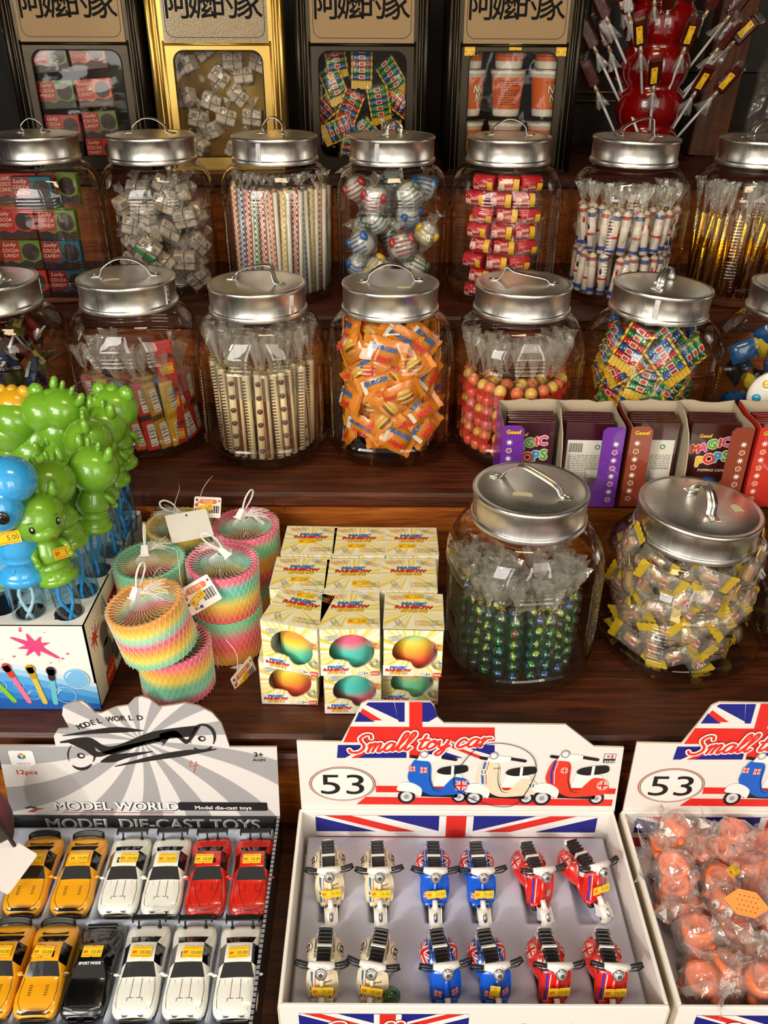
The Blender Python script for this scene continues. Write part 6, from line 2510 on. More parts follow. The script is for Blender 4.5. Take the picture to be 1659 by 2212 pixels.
# ------------------------------------------------------------------ flag printed scooter boxes on the table
SCRIPT = {
    'S': (0.62, [[(0.60, 0.80), (0.50, 1.00), (0.28, 1.02), (0.12, 0.84), (0.22, 0.62), (0.40, 0.42), (0.44, 0.18), (0.26, 0.0), (-0.02, 0.02), (-0.16, 0.18)]]),
    'm': (0.72, [[(0.0, 0.36), (0.10, 0.46), (0.08, 0.0)], [(0.08, 0.2), (0.20, 0.46), (0.30, 0.44), (0.28, 0.0)], [(0.28, 0.2), (0.40, 0.46), (0.52, 0.44), (0.50, 0.06), (0.58, 0.0), (0.70, 0.14)]]),
    'a': (0.54, [[(0.40, 0.40), (0.24, 0.48), (0.08, 0.36), (0.04, 0.12), (0.16, 0.0), (0.32, 0.10), (0.42, 0.44), (0.38, 0.10), (0.44, 0.0), (0.54, 0.14)]]),
    'l': (0.32, [[(-0.04, 0.10), (0.14, 0.44), (0.28, 0.84), (0.22, 1.02), (0.12, 0.90), (0.08, 0.40), (0.10, 0.06), (0.20, 0.0), (0.32, 0.14)]]),
    't': (0.36, [[(0.16, 0.80), (0.10, 0.16), (0.18, 0.0), (0.36, 0.12)], [(-0.02, 0.50), (0.36, 0.54)]]),
    'o': (0.50, [[(0.24, 0.48), (0.08, 0.36), (0.04, 0.12), (0.16, 0.0), (0.34, 0.10), (0.40, 0.34), (0.26, 0.48), (0.30, 0.36), (0.50, 0.42)]]),
    'y': (0.52, [[(0.0, 0.44), (0.06, 0.14), (0.18, 0.04), (0.34, 0.18), (0.40, 0.46), (0.34, -0.20), (0.20, -0.40), (0.06, -0.30), (0.22, -0.08), (0.52, 0.14)]]),
    'c': (0.46, [[(0.36, 0.38), (0.22, 0.48), (0.08, 0.36), (0.04, 0.12), (0.18, 0.0), (0.46, 0.16)]]),
    'r': (0.40, [[(0.0, 0.36), (0.10, 0.48), (0.08, 0.0)], [(0.08, 0.22), (0.20, 0.44), (0.38, 0.46)]]),
    ' ': (0.30, [])}


def script_text(mb, s, h, M, x, y, z, slant=0.0):
    for lay, (w, mat) in enumerate(((0.30, K('#8a1a14', 0.5)), (0.27, K('#f6f0e6', 0.5)), (0.125, K('#e23024', 0.45)))):
        cx, ns = x, 0
        for ch in s:
            adv, strokes = SCRIPT[ch]
            for st_ in strokes:
                p = cr([(a + 0.32 * b, b) for a, b in st_], 6)
                q = [(cx + a * h, y + b * h + (cx + a * h - x) * slant) for a, b in p]
                mb.stroke(q, w * h, mat, M, z + 0.00030 * lay + 0.00012 * (ns % 2), False, False, 2.5e-6)
                ns += 1
            cx += adv * h
    return cx


def scooter_picture(mb, M, x, y, s, col, deco, z):
    """printed side view of a scooter, front wheel at the left; s is its length"""
    c, w, k, g = K(col, 0.45), K('#f4f1ec', 0.45), K('#161618', 0.45), K('#9a9a9e', 0.4)
    p = lambda pts: [(x + a * s, y + b * s) for a, b in pts]
    L = lambda i: z + 0.0001 * i
    for cx, r in ((0.13, 0.125), (0.88, 0.105)):
        mb.disc(x + cx * s, y + 0.115 * s, r * s, k, M, L(0), 24)
        mb.disc(x + cx * s, y + 0.115 * s, r * 0.68 * s, K('#d8d8da', 0.4), M, L(1), 24)
        mb.disc(x + cx * s, y + 0.115 * s, r * 0.30 * s, g, M, L(2), 12)
    mb.poly(p([(0.28, 0.12), (0.86, 0.10), (0.86, 0.2), (0.30, 0.22)]), k, M, L(1))
    mb.poly(p([(0.50, 0.30), (0.92, 0.30), (0.90, 0.50), (0.56, 0.56)]), w, M, L(2))
    mb.poly(p(cr([(0.40, 0.18), (0.52, 0.14), (0.72, 0.15), (0.98, 0.19), (1.02, 0.30), (0.96, 0.42), (0.80, 0.46), (0.70, 0.36), (0.62, 0.26), (0.52, 0.28), (0.47, 0.42), (0.45, 0.68), (0.30, 0.76), (0.20, 0.70), (0.14, 0.46), (0.20, 0.34), (0.30, 0.26)], 4, True)), c, M, L(3))
    mb.stroke(p(cr([(0.44, 0.68), (0.45, 0.42), (0.52, 0.24), (0.62, 0.22)], 5)), 0.012 * s, K('#0e0e10', 0.5), M, L(4), False, True)
    mb.poly(p(cr([(-0.01, 0.27), (0.06, 0.36), (0.20, 0.36), (0.34, 0.26), (0.33, 0.12), (0.26, 0.16), (0.18, 0.20), (0.02, 0.22)], 4, True)), w, M, L(4))
    mb.poly(p(cr([(0.55, 0.54), (0.62, 0.62), (0.92, 0.66), (0.98, 0.60), (0.94, 0.54), (0.70, 0.50)], 4, True)), k, M, L(4))
    mb.rect(x + 0.745 * s, x + 0.785 * s, y + 0.50 * s, y + 0.655 * s, w, M, L(5))
    mb.poly(p([(0.26, 0.74), (0.46, 0.72), (0.60, 0.76), (0.60, 0.82), (0.44, 0.84), (0.30, 0.83)]), w, M, L(4))
    for a, b in (((0.18, 0.80), (0.30, 0.78)), ((0.58, 0.79), (0.80, 0.75))):
        mb.stroke(p([a, b]), 0.045 * s, k, M, L(3))
    mb.disc(x + 0.36 * s, y + 0.84 * s, 0.062 * s, g, M, L(5), 18)
    mb.disc(x + 0.36 * s, y + 0.84 * s, 0.042 * s, K('#e8e8e4', 0.3), M, L(6), 18)
    if deco == 'flag':
        for fx, fy, fw in ((0.20, 0.60, 0.09), (0.36, 0.58, 0.10), (0.90, 0.32, 0.17)):
            unionjack(mb, fw * s, fw * s, M @ T(x + fx * s, y + fy * s, 0), L(5), None, 0.00005)
    elif deco == '53':
        mb.stroke(p([(0.25, 0.72), (0.22, 0.55), (0.24, 0.38)]), 0.035 * s, K('#2a6ab8', 0.5), M, L(5))
        mb.stroke(p([(0.30, 0.74), (0.27, 0.55), (0.29, 0.36)]), 0.010 * s, RED, M, L(5))
        for fx, fy in ((0.235, 0.57), (0.93, 0.34)):
            mb.disc(x + fx * s, y + fy * s, 0.052 * s, w, M, L(6), 16)
            mb.text('53', 0.055 * s, INK, M, x + fx * s, y + (fy - 0.026) * s, L(7), 'C', 0.02)
        mb.text('potii', 0.035 * s, INK, M, x + 0.42 * s, y + 0.62 * s, L(6), 'C')
    else:
        mb.stroke(p([(0.24, 0.72), (0.21, 0.55), (0.23, 0.38)]), 0.030 * s, K('#2a3aa8', 0.5), M, L(5))
        mb.stroke(p([(0.28, 0.74), (0.25, 0.55), (0.27, 0.36)]), 0.008 * s, w, M, L(5))
        for fx, fy, fr in ((0.38, 0.58, 0.05), (0.93, 0.34, 0.08)):
            mb.disc(x + fx * s, y + fy * s, fr * s, K('#e8c8a0', 0.5), M, L(5), 18)
            rr_ = [(fr * 0.85 * s * math.cos(2 * PI * q / 14), fr * 0.85 * s * math.sin(2 * PI * q / 14)) for q in range(14)]
            unionjack(mb, fr * 2 * s, fr * 2 * s, M @ T(x + fx * s, y + fy * s, 0), L(6), rr_, 0.00005)


XS0, XS1, YF, YB, ZB, ZW = -0.0942, 0.2626, 0.4380, 0.6600, TB + 0.0008, CZ - 0.7786
CX = (XS0 + XS1) / 2


def cp(u, v, Y=0.662):
    """card coordinates: x from the middle of the box, y above its underside"""
    q = P(u, v, Y=Y)
    return (q.x - CX, q.z - ZB)


def scooter_box(label, tray_name):
    t = thing('scooter_display_box', label, 'display box', (CX, 0, ZB), (0, 0, 0), 'flag printed display boxes')
    a, hw, th = (XS1 - XS0) / 2, ZW - ZB, 0.0035
    D0, D1 = YF, YB
    w, ed = K('#efeae2', 0.5), K('#d8cbb4', 0.8)
    mb = MB()
    mb.box(-a, a, D0, D1, 0, 0.003, w)
    for s in (-1, 1):
        mb.box(s * a - (th if s > 0 else 0), s * a + (0 if s > 0 else th), D0 + th, D1 - th, 0.003, hw, w, 0.0008)
        mb.box(s * (a + 0.001) - (0.0012 if s > 0 else 0), s * (a + 0.001) + (0 if s > 0 else 0.0012), D0, D1, 0, hw - 0.004, ed)
    mb.box(-a, a, D0, D0 + th, 0.003, hw, w, 0.0008)
    mb.box(-a, a, D1 - th, D1, 0.003, hw, w, 0.0008)
    # flag along the inner back wall and the printing of the outer front wall
    Xb = T(0, D1 - th - 0.0002, 0) @ FRONT
    unionjack(mb, a * 1.80, 0.115, Xb @ T(0, hw - 0.052, 0), 0.0, [(-a * 0.90, -0.02), (a * 0.90, -0.02), (a * 0.90, 0.046), (-a * 0.90, 0.046)])
    Xf = T(0, D0 - 0.0002, 0) @ FRONT
    unionjack(mb, a * 0.92, 0.075, Xf @ T(-a * 0.44, hw * 0.46, 0), 0.0, [(-a * 0.46, -0.032), (a * 0.42, -0.032), (a * 0.42, 0.030), (-a * 0.46, 0.030)])
    script_text(mb, 'Small toy car', 0.028, Xf, -a * 0.80, hw * 0.30, 0.0009, 0.02)
    for k, (c, d) in enumerate((('#1f6fd0', 'flag'), ('#ead9b8', '53'), ('#e23c26', 'red'))):
        scooter_picture(mb, Xf, a * (0.18 + 0.25 * k), hw * 0.16, 0.043, c, d, 0.0003)
    mb.build('carton', t)
    # header card
    yc, tc_ = 0.660, 0.0022
    M = T(0, yc + tc_, 0) @ FRONT
    pix = [(652, 1748), (1326, 1752), (1347, 1612), (1283, 1610), (1222, 1563), (960, 1560), (944, 1546), (938, 1522), (930, 1513), (795, 1511), (780, 1518), (766, 1548), (738, 1600), (641, 1598)]
    out = [cp(*q) for q in pix]
    mb = MB()
    mb.prism(out, 0, tc_, CARD, M, ed)
    X = T(0, yc - 0.0002, 0) @ FRONT
    z = 0.0
    # flag on the raised part
    hump = [cp(*q) for q in ((728, 1634), (1068, 1634), (1068, 1567), (962, 1563), (946, 1549), (938, 1522), (930, 1515), (796, 1513), (782, 1520), (768, 1550), (742, 1600), (728, 1618))]
    cxf, cyf = cp(899, 1586)
    hw_ = cp(1068, 1586)[0] - cxf
    wht = CARD
    pc = lambda *q: [cp(*k) for k in q]
    mb.poly(pc((796, 1514), (851, 1514), (860, 1552), (790, 1519)), BLUE, X, z)
    mb.poly(pc((852, 1514), (874, 1514), (874, 1556), (861, 1556)), BLUE, X, z + 0.00005)
    mb.poly(pc((776, 1534), (766, 1556), (810, 1556)), BLUE, X, z)
    mb.poly(pc((783, 1527), (826, 1553), (804, 1553), (778, 1536)), RED, X, z + 0.0001)
    mb.poly(pc((910, 1514), (930, 1514), (938, 1524), (944, 1545), (926, 1556), (910, 1556)), BLUE, X, z)
    mb.poly(pc((884, 1513), (912, 1513), (912, 1634), (884, 1634)), RED, X, z + 0.0002)
    mb.poly(pc((757, 1566), (1068, 1568), (1068, 1598), (742, 1600)), RED, X, z + 0.00028)
    mb.poly(pc((730, 1606), (800, 1606), (745, 1634), (728, 1634)), BLUE, X, z + 0.00003)
    mb.poly(pc((820, 1612), (878, 1612), (878, 1634), (768, 1634)), BLUE, X, z)
    mb.poly(pc((758, 1634), (800, 1612), (815, 1612), (772, 1634)), RED, X, z + 0.0001)
    mb.poly(pc((920, 1608), (1000, 1634), (920, 1634)), BLUE, X, z + 0.00003)
    mb.poly(pc((985, 1606), (1068, 1606), (1068, 1630)), BLUE, X, z)
    mb.poly(pc((960, 1606), (975, 1606), (1050, 1634), (1030, 1634)), RED, X, z + 0.0001)
    # stripes, number badge, scooters
    mb.poly(pc((812, 1694), (1330, 1700), (1327, 1712), (812, 1708)), RED, X, z)
    mb.poly(pc((790, 1718), (1323, 1724), (1320, 1738), (770, 1734)), RED, X, z)
    bx, by = cp(740, 1690)
    rx = cp(812, 1690)[0] - bx
    for k, (c, q) in enumerate((('#c83a30', 1.0), ('#f1ece4', 0.965), ('#2a6a48', 0.945), ('#f1ece4', 0.915))):
        mb.disc(bx, by, rx * q, K(c, 0.5), X, z + 0.0002 + 0.0001 * k, 40, rx * 0.73 * q)
    mb.text('53', 0.0305, INK, X, bx, by - 0.0152, z + 0.0008, 'C', 0.0, 0.0, 1.25)
    for (u, v, L, c, d) in ((858, 1730, 150, '#1560c8', 'flag'), (1002, 1733, 150, '#ead9b8', '53'), (1147, 1734, 156, '#e23c26', 'red')):
        x0, y0 = cp(u, v)
        scooter_picture(mb, X @ T(x0, y0, 0) @ S(1, 1.17, 1), 0, 0, cp(u + L, v)[0] - x0, c, d, z + 0.0008)
    q = [cp(1068 + 86 * math.cos(a_) - 8 * math.sin(3 * a_), 1668 + 68 * math.sin(a_) + 5 * math.sin(2 * a_)) for a_ in [2 * PI * k / 48 for k in range(50)]]
    mb.stroke(q, 0.0009, INK, X, z + 0.0022)
    x0, y0 = cp(752, 1620)
    script_text(mb, 'Small toy car', (cp(1036, 1620)[0] - x0) / 5.75, X, x0 + 0.004, y0, z + 0.0012, 0.075)
    u0 = cp(1301, 1645)
    u1 = cp(1331, 1625)
    mb.poly([(u0[0], u0[1]), (u1[0], u0[1]), (u1[0], u1[1]), (u0[0], u1[1])], INK, X, z)
    mb.rect(u0[0] + 0.0006, u1[0] - 0.0006, (u0[1] + u1[1]) / 2 - 0.0005, u1[1] - 0.0006, CARD, X, z + 0.0001)
    mb.text('+3', 0.0052, K('#d8322a', 0.5), X, (u0[0] + u1[0]) / 2, (u0[1] + u1[1]) / 2 + 0.0002, z + 0.0002, 'C', 0.04)
    mb.text('ANNI', 0.0034, CARD, X, (u0[0] + u1[0]) / 2, u0[1] + 0.0008, z + 0.0002, 'C', 0.02)
    mb.build('header_card', t)
    return t


sb = scooter_box('flag printed white display box with twelve toy scooters in its tray', 'tray')
s2 = dup(sb, (CX + 0.3655, 0, ZB), (0, 0, 0), 'flag printed white display box heaped with bagged orange toys, cut off at the edge')

# moulded tray with hollows
ZT = CZ - 0.8165 - ZB
mb = MB()
M_TRAY = K('#c6c9dc', 0.32, 0, 0.3, 0.1)
a = (XS1 - XS0) / 2 - 0.006
nx, ny = 120, 76
COLX = [P(u, 1930, Z=ZB + ZT).x - CX for u in (712, 818, 937, 1035, 1150, 1258)]
COLX2 = [P(u, 2120, Z=ZB + ZT).x - CX for u in (700, 810, 955, 1060, 1180, 1300)]
ROWY = (0.585, 0.482)
SPOTS = [(x, ROWY[0]) for x in COLX] + [(x, ROWY[1]) for x in COLX2]
vs, fs = [], []
for j in range(ny + 1):
    for i in range(nx + 1):
        x, y = -a + 2 * a * i / nx, YF + 0.005 + (YB - YF - 0.010) * j / ny
        z = ZT
        for px, py in SPOTS:
            d = max(abs(x - px) - 0.0085, abs(y - py + 0.004) - 0.033)
            z = min(z, ZT - 0.012 * max(0.0, min(1.0, -d / 0.004 + 0.5)))
        e = min(i, nx - i, j, ny - j)
        if e == 0:
            z = 0.006
        vs.append((x, y, z))
for j in range(ny):
    for i in range(nx):
        fs.append((j * (nx + 1) + i, j * (nx + 1) + i + 1, (j + 1) * (nx + 1) + i + 1, (j + 1) * (nx + 1) + i))
mb.add(vs, fs, M_TRAY, True)
mb.build('moulded_tray', sb)

# ------------------------------------------------------------------ toy scooters
def scooter(col, deco):
    t = thing('toy_scooter', 'x', 'toy scooter', (0, 0, 0), (0, 0, 0), 'toy scooters in the display tray')
    c, w, k = K(col, 0.22, 0, 0.8), K('#f2efe9', 0.25, 0, 0.6), K('#121214', 0.35, 0, 0.2)
    for y, r in ((-0.0335, 0.0085), (0.0255, 0.0085)):
        mb = MB()
        M = T(0, y, 0.0085) @ RY(PI / 2)
        mb.lathe([(0.0048, -0.0030), (r * 0.92, -0.0032), (r, -0.0018), (r, 0.0018), (r * 0.92, 0.0032), (0.0048, 0.0030)], k, 28, M)
        mb.lathe([(0.0005, -0.0024), (0.0050, -0.0026), (0.0050, 0.0026), (0.0005, 0.0024)], CHROME, 16, M, False)
        mb.build('wheel', t)
    mb = MB()
    vs, fs = [], []
    # rear cowl and floor lofted along y
    st_ = [(-0.022, 0.0105, 0.012, 0.0030), (-0.016, 0.0115, 0.012, 0.0028), (-0.006, 0.0115, 0.0125, 0.003), (0.001, 0.0105, 0.016, 0.007), (0.007, 0.0125, 0.0215, 0.0135), (0.015, 0.0150, 0.0225, 0.0145), (0.024, 0.0155, 0.0225, 0.0145), (0.032, 0.0135, 0.0215, 0.0125), (0.038, 0.0090, 0.0205, 0.0080), (0.0405, 0.0030, 0.0200, 0.0030)]
    n = 24
    st_ = [(y, rx * (1.2 if y > 0.005 else 1.0), zc, rz) for y, rx, zc, rz in st_]
    for y, rx, zc, rz in st_:
        for q in range(n):
            an = 2 * PI * q / n
            cx_, sx_ = math.cos(an), math.sin(an)
            vs.append((rx * math.copysign(abs(cx_) ** 0.8, cx_), y, zc + rz * math.copysign(abs(sx_) ** 0.8, sx_)))
    for i in range(len(st_) - 1):
        for q in range(n):
            fs.append((i * n + q, (i + 1) * n + q, (i + 1) * n + (q + 1) % n, i * n + (q + 1) % n))
    fs += [tuple(range(n)), tuple(reversed(range((len(st_) - 1) * n, len(st_) * n)))]
    mb.add(vs, fs, c, True)
    mb.box(-0.0085, 0.0085, -0.024, 0.036, 0.005, 0.0105, K('#1a1a1c', 0.5), 0.002)
    def cow(s, u, v, off):
        """point on the cowl: u runs to the back, v up the flank"""
        y = 0.0205 + u
        for a_, b_ in zip(st_, st_[1:]):
            if a_[0] <= y <= b_[0]:
                f = (y - a_[0]) / (b_[0] - a_[0])
                rx, zc, rz = (a_[q] + (b_[q] - a_[q]) * f for q in (1, 2, 3))
                break
        an = 0.50 + v / 0.0148
        cx_, sx_ = math.cos(an), math.sin(an)
        return Vector((s * (rx + off) * math.copysign(abs(cx_) ** 0.8, cx_), y, zc + (rz + off) * math.copysign(abs(sx_) ** 0.8, sx_)))
    for s in (-1, 1):
        d = MB()
        def patch(w_, h_, rx_, ry_, st__):
            ov = [(rx_ * math.cos(q * PI / 9), ry_ * math.sin(q * PI / 9)) for q in range(18)]
            for i in range(6):
                for j in range(6):
                    x0, y0, dx, dy = -rx_ + rx_ * i / 3, -ry_ + ry_ * j / 3, rx_ / 3, ry_ / 3
                    cl = clip([(x0, y0), (x0 + dx, y0), (x0 + dx, y0 + dy), (x0, y0 + dy)], ov)
                    if len(cl) > 2:
                        unionjack(d, w_, h_, None, 0.0003, cl, st__)
        if deco == 'flag':
            patch(0.025, 0.017, 0.0125, 0.0085, 0.00008)
        elif deco == '53':
            d.disc(0, 0, 0.0066, INK, None, 0.0003, 20)
            d.disc(0, 0, 0.0060, K('#ece0c6', 0.4), None, 0.00042, 20)
            d.text('53', 0.0062, INK, None, 0, -0.0031, 0.00055, 'C', 0.03)
        else:
            d.disc(0, 0, 0.0074, K('#e8b890', 0.4), None, 0.0003, 20)
            patch(0.0140, 0.0140, 0.0066, 0.0066, 0.00008)
        base = len(mb.v)
        mb.v += [cow(s, p.x * s, p.y, p.z) for p in d.v]
        for f, mi_ in zip(d.f, d.m):
            mb.f.append(tuple(base + q for q in f))
            mb.m.append(mb.mi(d.mats[mi_]))
            mb.s.append(False)
    mb.build('cowl', t)
    # leg shield, a curved plate leaning back
    mb = MB()
    vs, fs = [], []
    n, m = 16, 12
    for lay in (0, 1):
        for j in range(m + 1):
            v = j / m
            hw = 0.0130 + 0.0018 * math.sin(PI * v)
            if v > 0.82:
                hw *= math.sqrt(max(0.0, 1 - ((v - 0.82) / 0.18) ** 2)) * 0.45 + 0.55
            if v < 0.08:
                hw *= 0.93
            for i in range(n + 1):
                u = i / n * 2 - 1
                vs.append((u * hw, -0.0215 + 0.0100 * v + 0.0045 * u * u + lay * 0.0014, 0.0105 + 0.0345 * v))
    k2 = (n + 1) * (m + 1)
    for j in range(m):
        for i in range(n):
            q = (j * (n + 1) + i, j * (n + 1) + i + 1, (j + 1) * (n + 1) + i + 1, (j + 1) * (n + 1) + i)
            fs += [q, tuple(k2 + e for e in reversed(q))]
    rim = [j * (n + 1) for j in range(m + 1)] + [m * (n + 1) + i for i in range(1, n + 1)] + [j * (n + 1) + n for j in range(m - 1, -1, -1)] + list(range(n - 1, 0, -1))
    for q in range(len(rim)):
        a_, b_ = rim[q], rim[(q + 1) % len(rim)]
        fs.append((a_, b_, k2 + b_, k2 + a_))
    mb.add(vs, fs, c, True)
    edge = [vs[q] for q in rim[:m + n + m + 1]]
    mb.tube(edge, 0.0008, c, 6)
    mb.tube([(0, -0.0215, 0.013), (0, -0.0185, 0.026), (0, -0.0120, 0.045)], [0.0030, 0.0024, 0.0016], c, 10)
    mb.ball((0, -0.0255, 0.0150), (0.0022, 0.0022, 0.0026), CHROME, 10, 8)
    def wp(x, y, z):
        u = x / 0.0135
        v = (y - 0.0105) / 0.0345
        return (x, -0.0215 + 0.0100 * v + 0.0045 * u * u - 0.0004 - z, y)

    def strip(x0, x1, mat, zz):
        N = 8
        q = [wp(x0, 0.0125 + 0.0300 * i / N, zz) for i in range(N + 1)] + [wp(x1, 0.0125 + 0.0300 * i / N, zz) for i in range(N + 1)]
        mb.add(q, [(i, N + 1 + i, N + 2 + i, i + 1) for i in range(N)], mat, False)
    if deco == '53':
        strip(-0.0108, -0.0088, K('#2a6ab0', 0.4), 0)
        strip(-0.0068, -0.0062, K('#c8382a', 0.4), 0)
        for r_, m_, zz in ((0.0034, w, 0.0002),):
            mb.add([wp(-0.0095 + r_ * math.cos(q * PI / 8), 0.024 + r_ * math.sin(q * PI / 8), zz) for q in range(16)], [tuple(range(16))], m_)
        mb.text('53', 0.0034, INK, None, -0.0095, 0.0223, 0.0003, 'C', 0.03, 0, 0.9, wp)
        mb.text('potii', 0.0024, INK, None, 0.006, 0.0335, 0.0001, 'C', 0.01, 0, 1, wp)
        for q in range(2):
            mb.add([wp(0.0065 + 0.003 * q, 0.016, 0.0001), wp(0.0080 + 0.003 * q, 0.016, 0.0001), wp(0.0095 + 0.003 * q, 0.0215, 0.0001), wp(0.0080 + 0.003 * q, 0.0215, 0.0001)], [(0, 1, 2, 3)], (INK, K('#c8382a', 0.4))[q])
    elif deco == 'flag':
        for s in (-1, 1):
            M = T(s * 0.0080, wp(s * 0.008, 0.0225, 0.0)[1], 0.0225) @ RZ(s * 0.42) @ RX(PI / 2 - 0.29)
            unionjack(mb, 0.0075, 0.0070, M, 0.0005, None, 0.0001)
    else:
        strip(-0.0105, -0.0085, K('#2a3ab0', 0.4), 0)
        strip(-0.0070, -0.0062, w, 0)
        M = T(0.0085, wp(0.0085, 0.024, 0.0)[1], 0.024) @ RZ(0.45) @ RX(PI / 2 - 0.29)
        mb.disc(0, 0, 0.0036, K('#e8b890', 0.4), M, 0.0003, 16)
        unionjack(mb, 0.0062, 0.0062, M, 0.0005, [(0.0030 * math.cos(q * PI / 7), 0.0030 * math.sin(q * PI / 7)) for q in range(14)], 0.0001)
    mb.build('leg_shield', t)
    mb = MB()
    mb.box(-0.0068, 0.0068, -0.001, 0.0365, 0.0345, 0.0415, k, 0.0024)
    for q in range(9):
        y = 0.001 + q * 0.0041
        if q != 4:
            mb.box(-0.0070, 0.0070, y, y + 0.0026, 0.0400, 0.0422, k, 0.0008)
    mb.box(-0.0074, 0.0074, 0.0160, 0.0190, 0.0340, 0.0427, K('#e6e2da', 0.2, 0.3), 0.0006)
    mb.build('seat', t)
    mb = MB()
    mb.box(-0.0082, 0.0082, 0.0, 0.036, 0.0235, 0.0355, w, 0.0028)
    mb.box(-0.0055, 0.0055, 0.034, 0.0415, 0.0315, 0.0395, w, 0.002)
    for s in (-1, 1):
        mb.tube(cr([(s * 0.0088, 0.002, 0.024), (s * 0.0092, 0.010, 0.035), (s * 0.0092, 0.026, 0.0365), (s * 0.0080, 0.037, 0.034)], 4), 0.0007, CHROME, 6)
    mb.build('seat_base', t)
    mb = MB()
    mb.M = T(0, 0.0015, 0.0068)
    mb.tube([(-0.0125, -0.0110, 0.0468), (0.0, -0.0130, 0.0458), (0.0125, -0.0110, 0.0468)], [0.0030, 0.0052, 0.0030], w, 14)
    mb.box(-0.0062, 0.0062, -0.0190, -0.0085, 0.0415, 0.0500, w, 0.0026)
    mb.tube([(0, -0.0125, 0.036), (0, -0.0125, 0.046)], 0.003, w, 10)
    for s in (-1, 1):
        mb.tube([(s * 0.0115, -0.0113, 0.0467), (s * 0.0250, -0.0085, 0.0480)], 0.0021, k, 12)
        for q in range(6):
            x = s * (0.0165 + q * 0.0014)
            mb.lathe([(0.0021, -0.0005), (0.0025, 0), (0.0021, 0.0005)], k, 12, T(x, -0.0113 + (abs(x) - 0.0115) * 0.207, 0.0467 + (abs(x) - 0.0115) * 0.096) @ RY(PI / 2))
        mb.tube([(s * 0.0120, -0.0150, 0.0462), (s * 0.0200, -0.0140, 0.0462), (s * 0.0262, -0.0105, 0.0470)], 0.0008, k, 8)
    M = T(0, -0.0195, 0.0455) @ RX(PI / 2 - 0.5)
    mb.lathe([(0.0048, -0.003), (0.0056, -0.001), (0.0056, 0.0010), (0.0046, 0.0014)], CHROME, 20, M)
    mb.ball((0, 0, 0.0), (0.0047, 0.0047, 0.0030), K('#d8d8d4', 0.1, 0.6), 18, 10, M)
    mb.disc(0, 0, 0.0022, K('#6a6a66', 0.2, 0.8), M, 0.0031, 10)
    mb.build('handlebar', t)
    mb = MB()
    vs, fs = [], []
    n, m = 9, 14
    for lay in (0, 1):
        for j in range(m + 1):
            an = -0.35 + 2.7 * j / m
            for i in range(n):
                u = i / (n - 1) * 2 - 1
                r = (0.0105 - lay * 0.0008) * (1 - 0.10 * u * u) - 0.0035 * max(0, abs(u) - 0.55)
                vs.append((u * 0.0066, -0.0335 - r * math.cos(an), 0.0090 + r * math.sin(an) * 1.05))
    k2 = n * (m + 1)
    for j in range(m):
        for i in range(n - 1):
            q = (j * n + i, j * n + i + 1, (j + 1) * n + i + 1, (j + 1) * n + i)
            fs += [q, tuple(k2 + e for e in reversed(q))]
    mb.add(vs, fs, w, True)
    for s in (-1, 1):
        mb.prism([(-0.0435, 0.0125), (-0.0375, 0.0165), (-0.0300, 0.0190), (-0.0245, 0.0160), (-0.0285, 0.0130), (-0.0320, 0.0065), (-0.0355, 0.0075), (-0.0385, 0.0120)], -0.0004, 0.0004, w, T(s * 0.0064, 0, 0) @ RZ(PI / 2) @ FRONT)
    mb.tube([(0, -0.0300, 0.018), (0, -0.0225, 0.022)], 0.0030, w, 10)
    M = T(0, -0.0405, 0.0185) @ RX(0.75)
    mb.lathe([(0.0005, 0.0012), (0.0016, 0.0008), (0.0022, 0)], CHROME, 12, M @ S(1, 2.2, 1))
    mb.build('front_fender', t)
    return t


SCO = {'cream': scooter('#e6d6b4', '53'), 'blue': scooter('#0f5ad0', 'flag'), 'red': scooter('#d8241c', 'red')}
ROW = [('cream', 0.10, True, 'cream scooter at the left end of the back row'), ('cream', 0.06, True, 'second cream scooter of the back row, number badge on its side'), ('blue', 0.0, True, 'first blue scooter of the back row, handlebars straight'), ('blue', 0.06, True, 'second blue scooter of the back row beside the red ones'),
       ('red', 0.22, False, 'red scooter of the back row without a price label'), ('red', 0.42, True, 'tilted red scooter turned askew in the corner of the tray'),
       ('cream', -0.02, True, 'cream scooter at the left end of the front row'), ('cream', -0.18, True, 'second cream scooter of the front row beside a green marble'), ('blue', 0.14, False, 'first blue scooter of the front row without a price label'), ('blue', 0.16, True, 'second blue scooter of the front row with its label on edge'),
       ('red', 0.10, True, 'first red scooter of the front row'), ('red', 0.02, True, 'red scooter at the right end of the front row')]
proto_used = {}
for k, (c, rz, pr, lb) in enumerate(ROW):
    px, py = SPOTS[k]
    z = ZB + ZT - 0.0085
    e = [0, 0, rz]
    if k == 5:
        e = [0.0, 0.16, rz]
        z += 0.004
    elif c == 'red':
        e = [0, 0.10, rz]
    loc = (CX + px, py, z)
    if c not in proto_used:
        t = SCO[c]
        put(t, loc, e)
        t['label'] = lb
        proto_used[c] = [o for o in t.children]
    else:
        src = SCO[c]
        t = dup(src, loc, e, lb)
        for o in list(t.children):
            if o.name.startswith('price_sticker'):
                bpy.data.objects.remove(o)
    ROW[k] = (t, pr, k, c)
for t, pr, k, c in ROW:
    if pr:
        r3 = PI / 2 if k == 9 else R.uniform(-0.15, 0.1)
        price_tag(t, 'RM 10.00', (-0.0035 if k == 9 else 0.001, -0.0215, 0.0305), (PI / 2 - 0.28, r3 if k != 9 else -r3, 0), 0.0205, 0.0092)

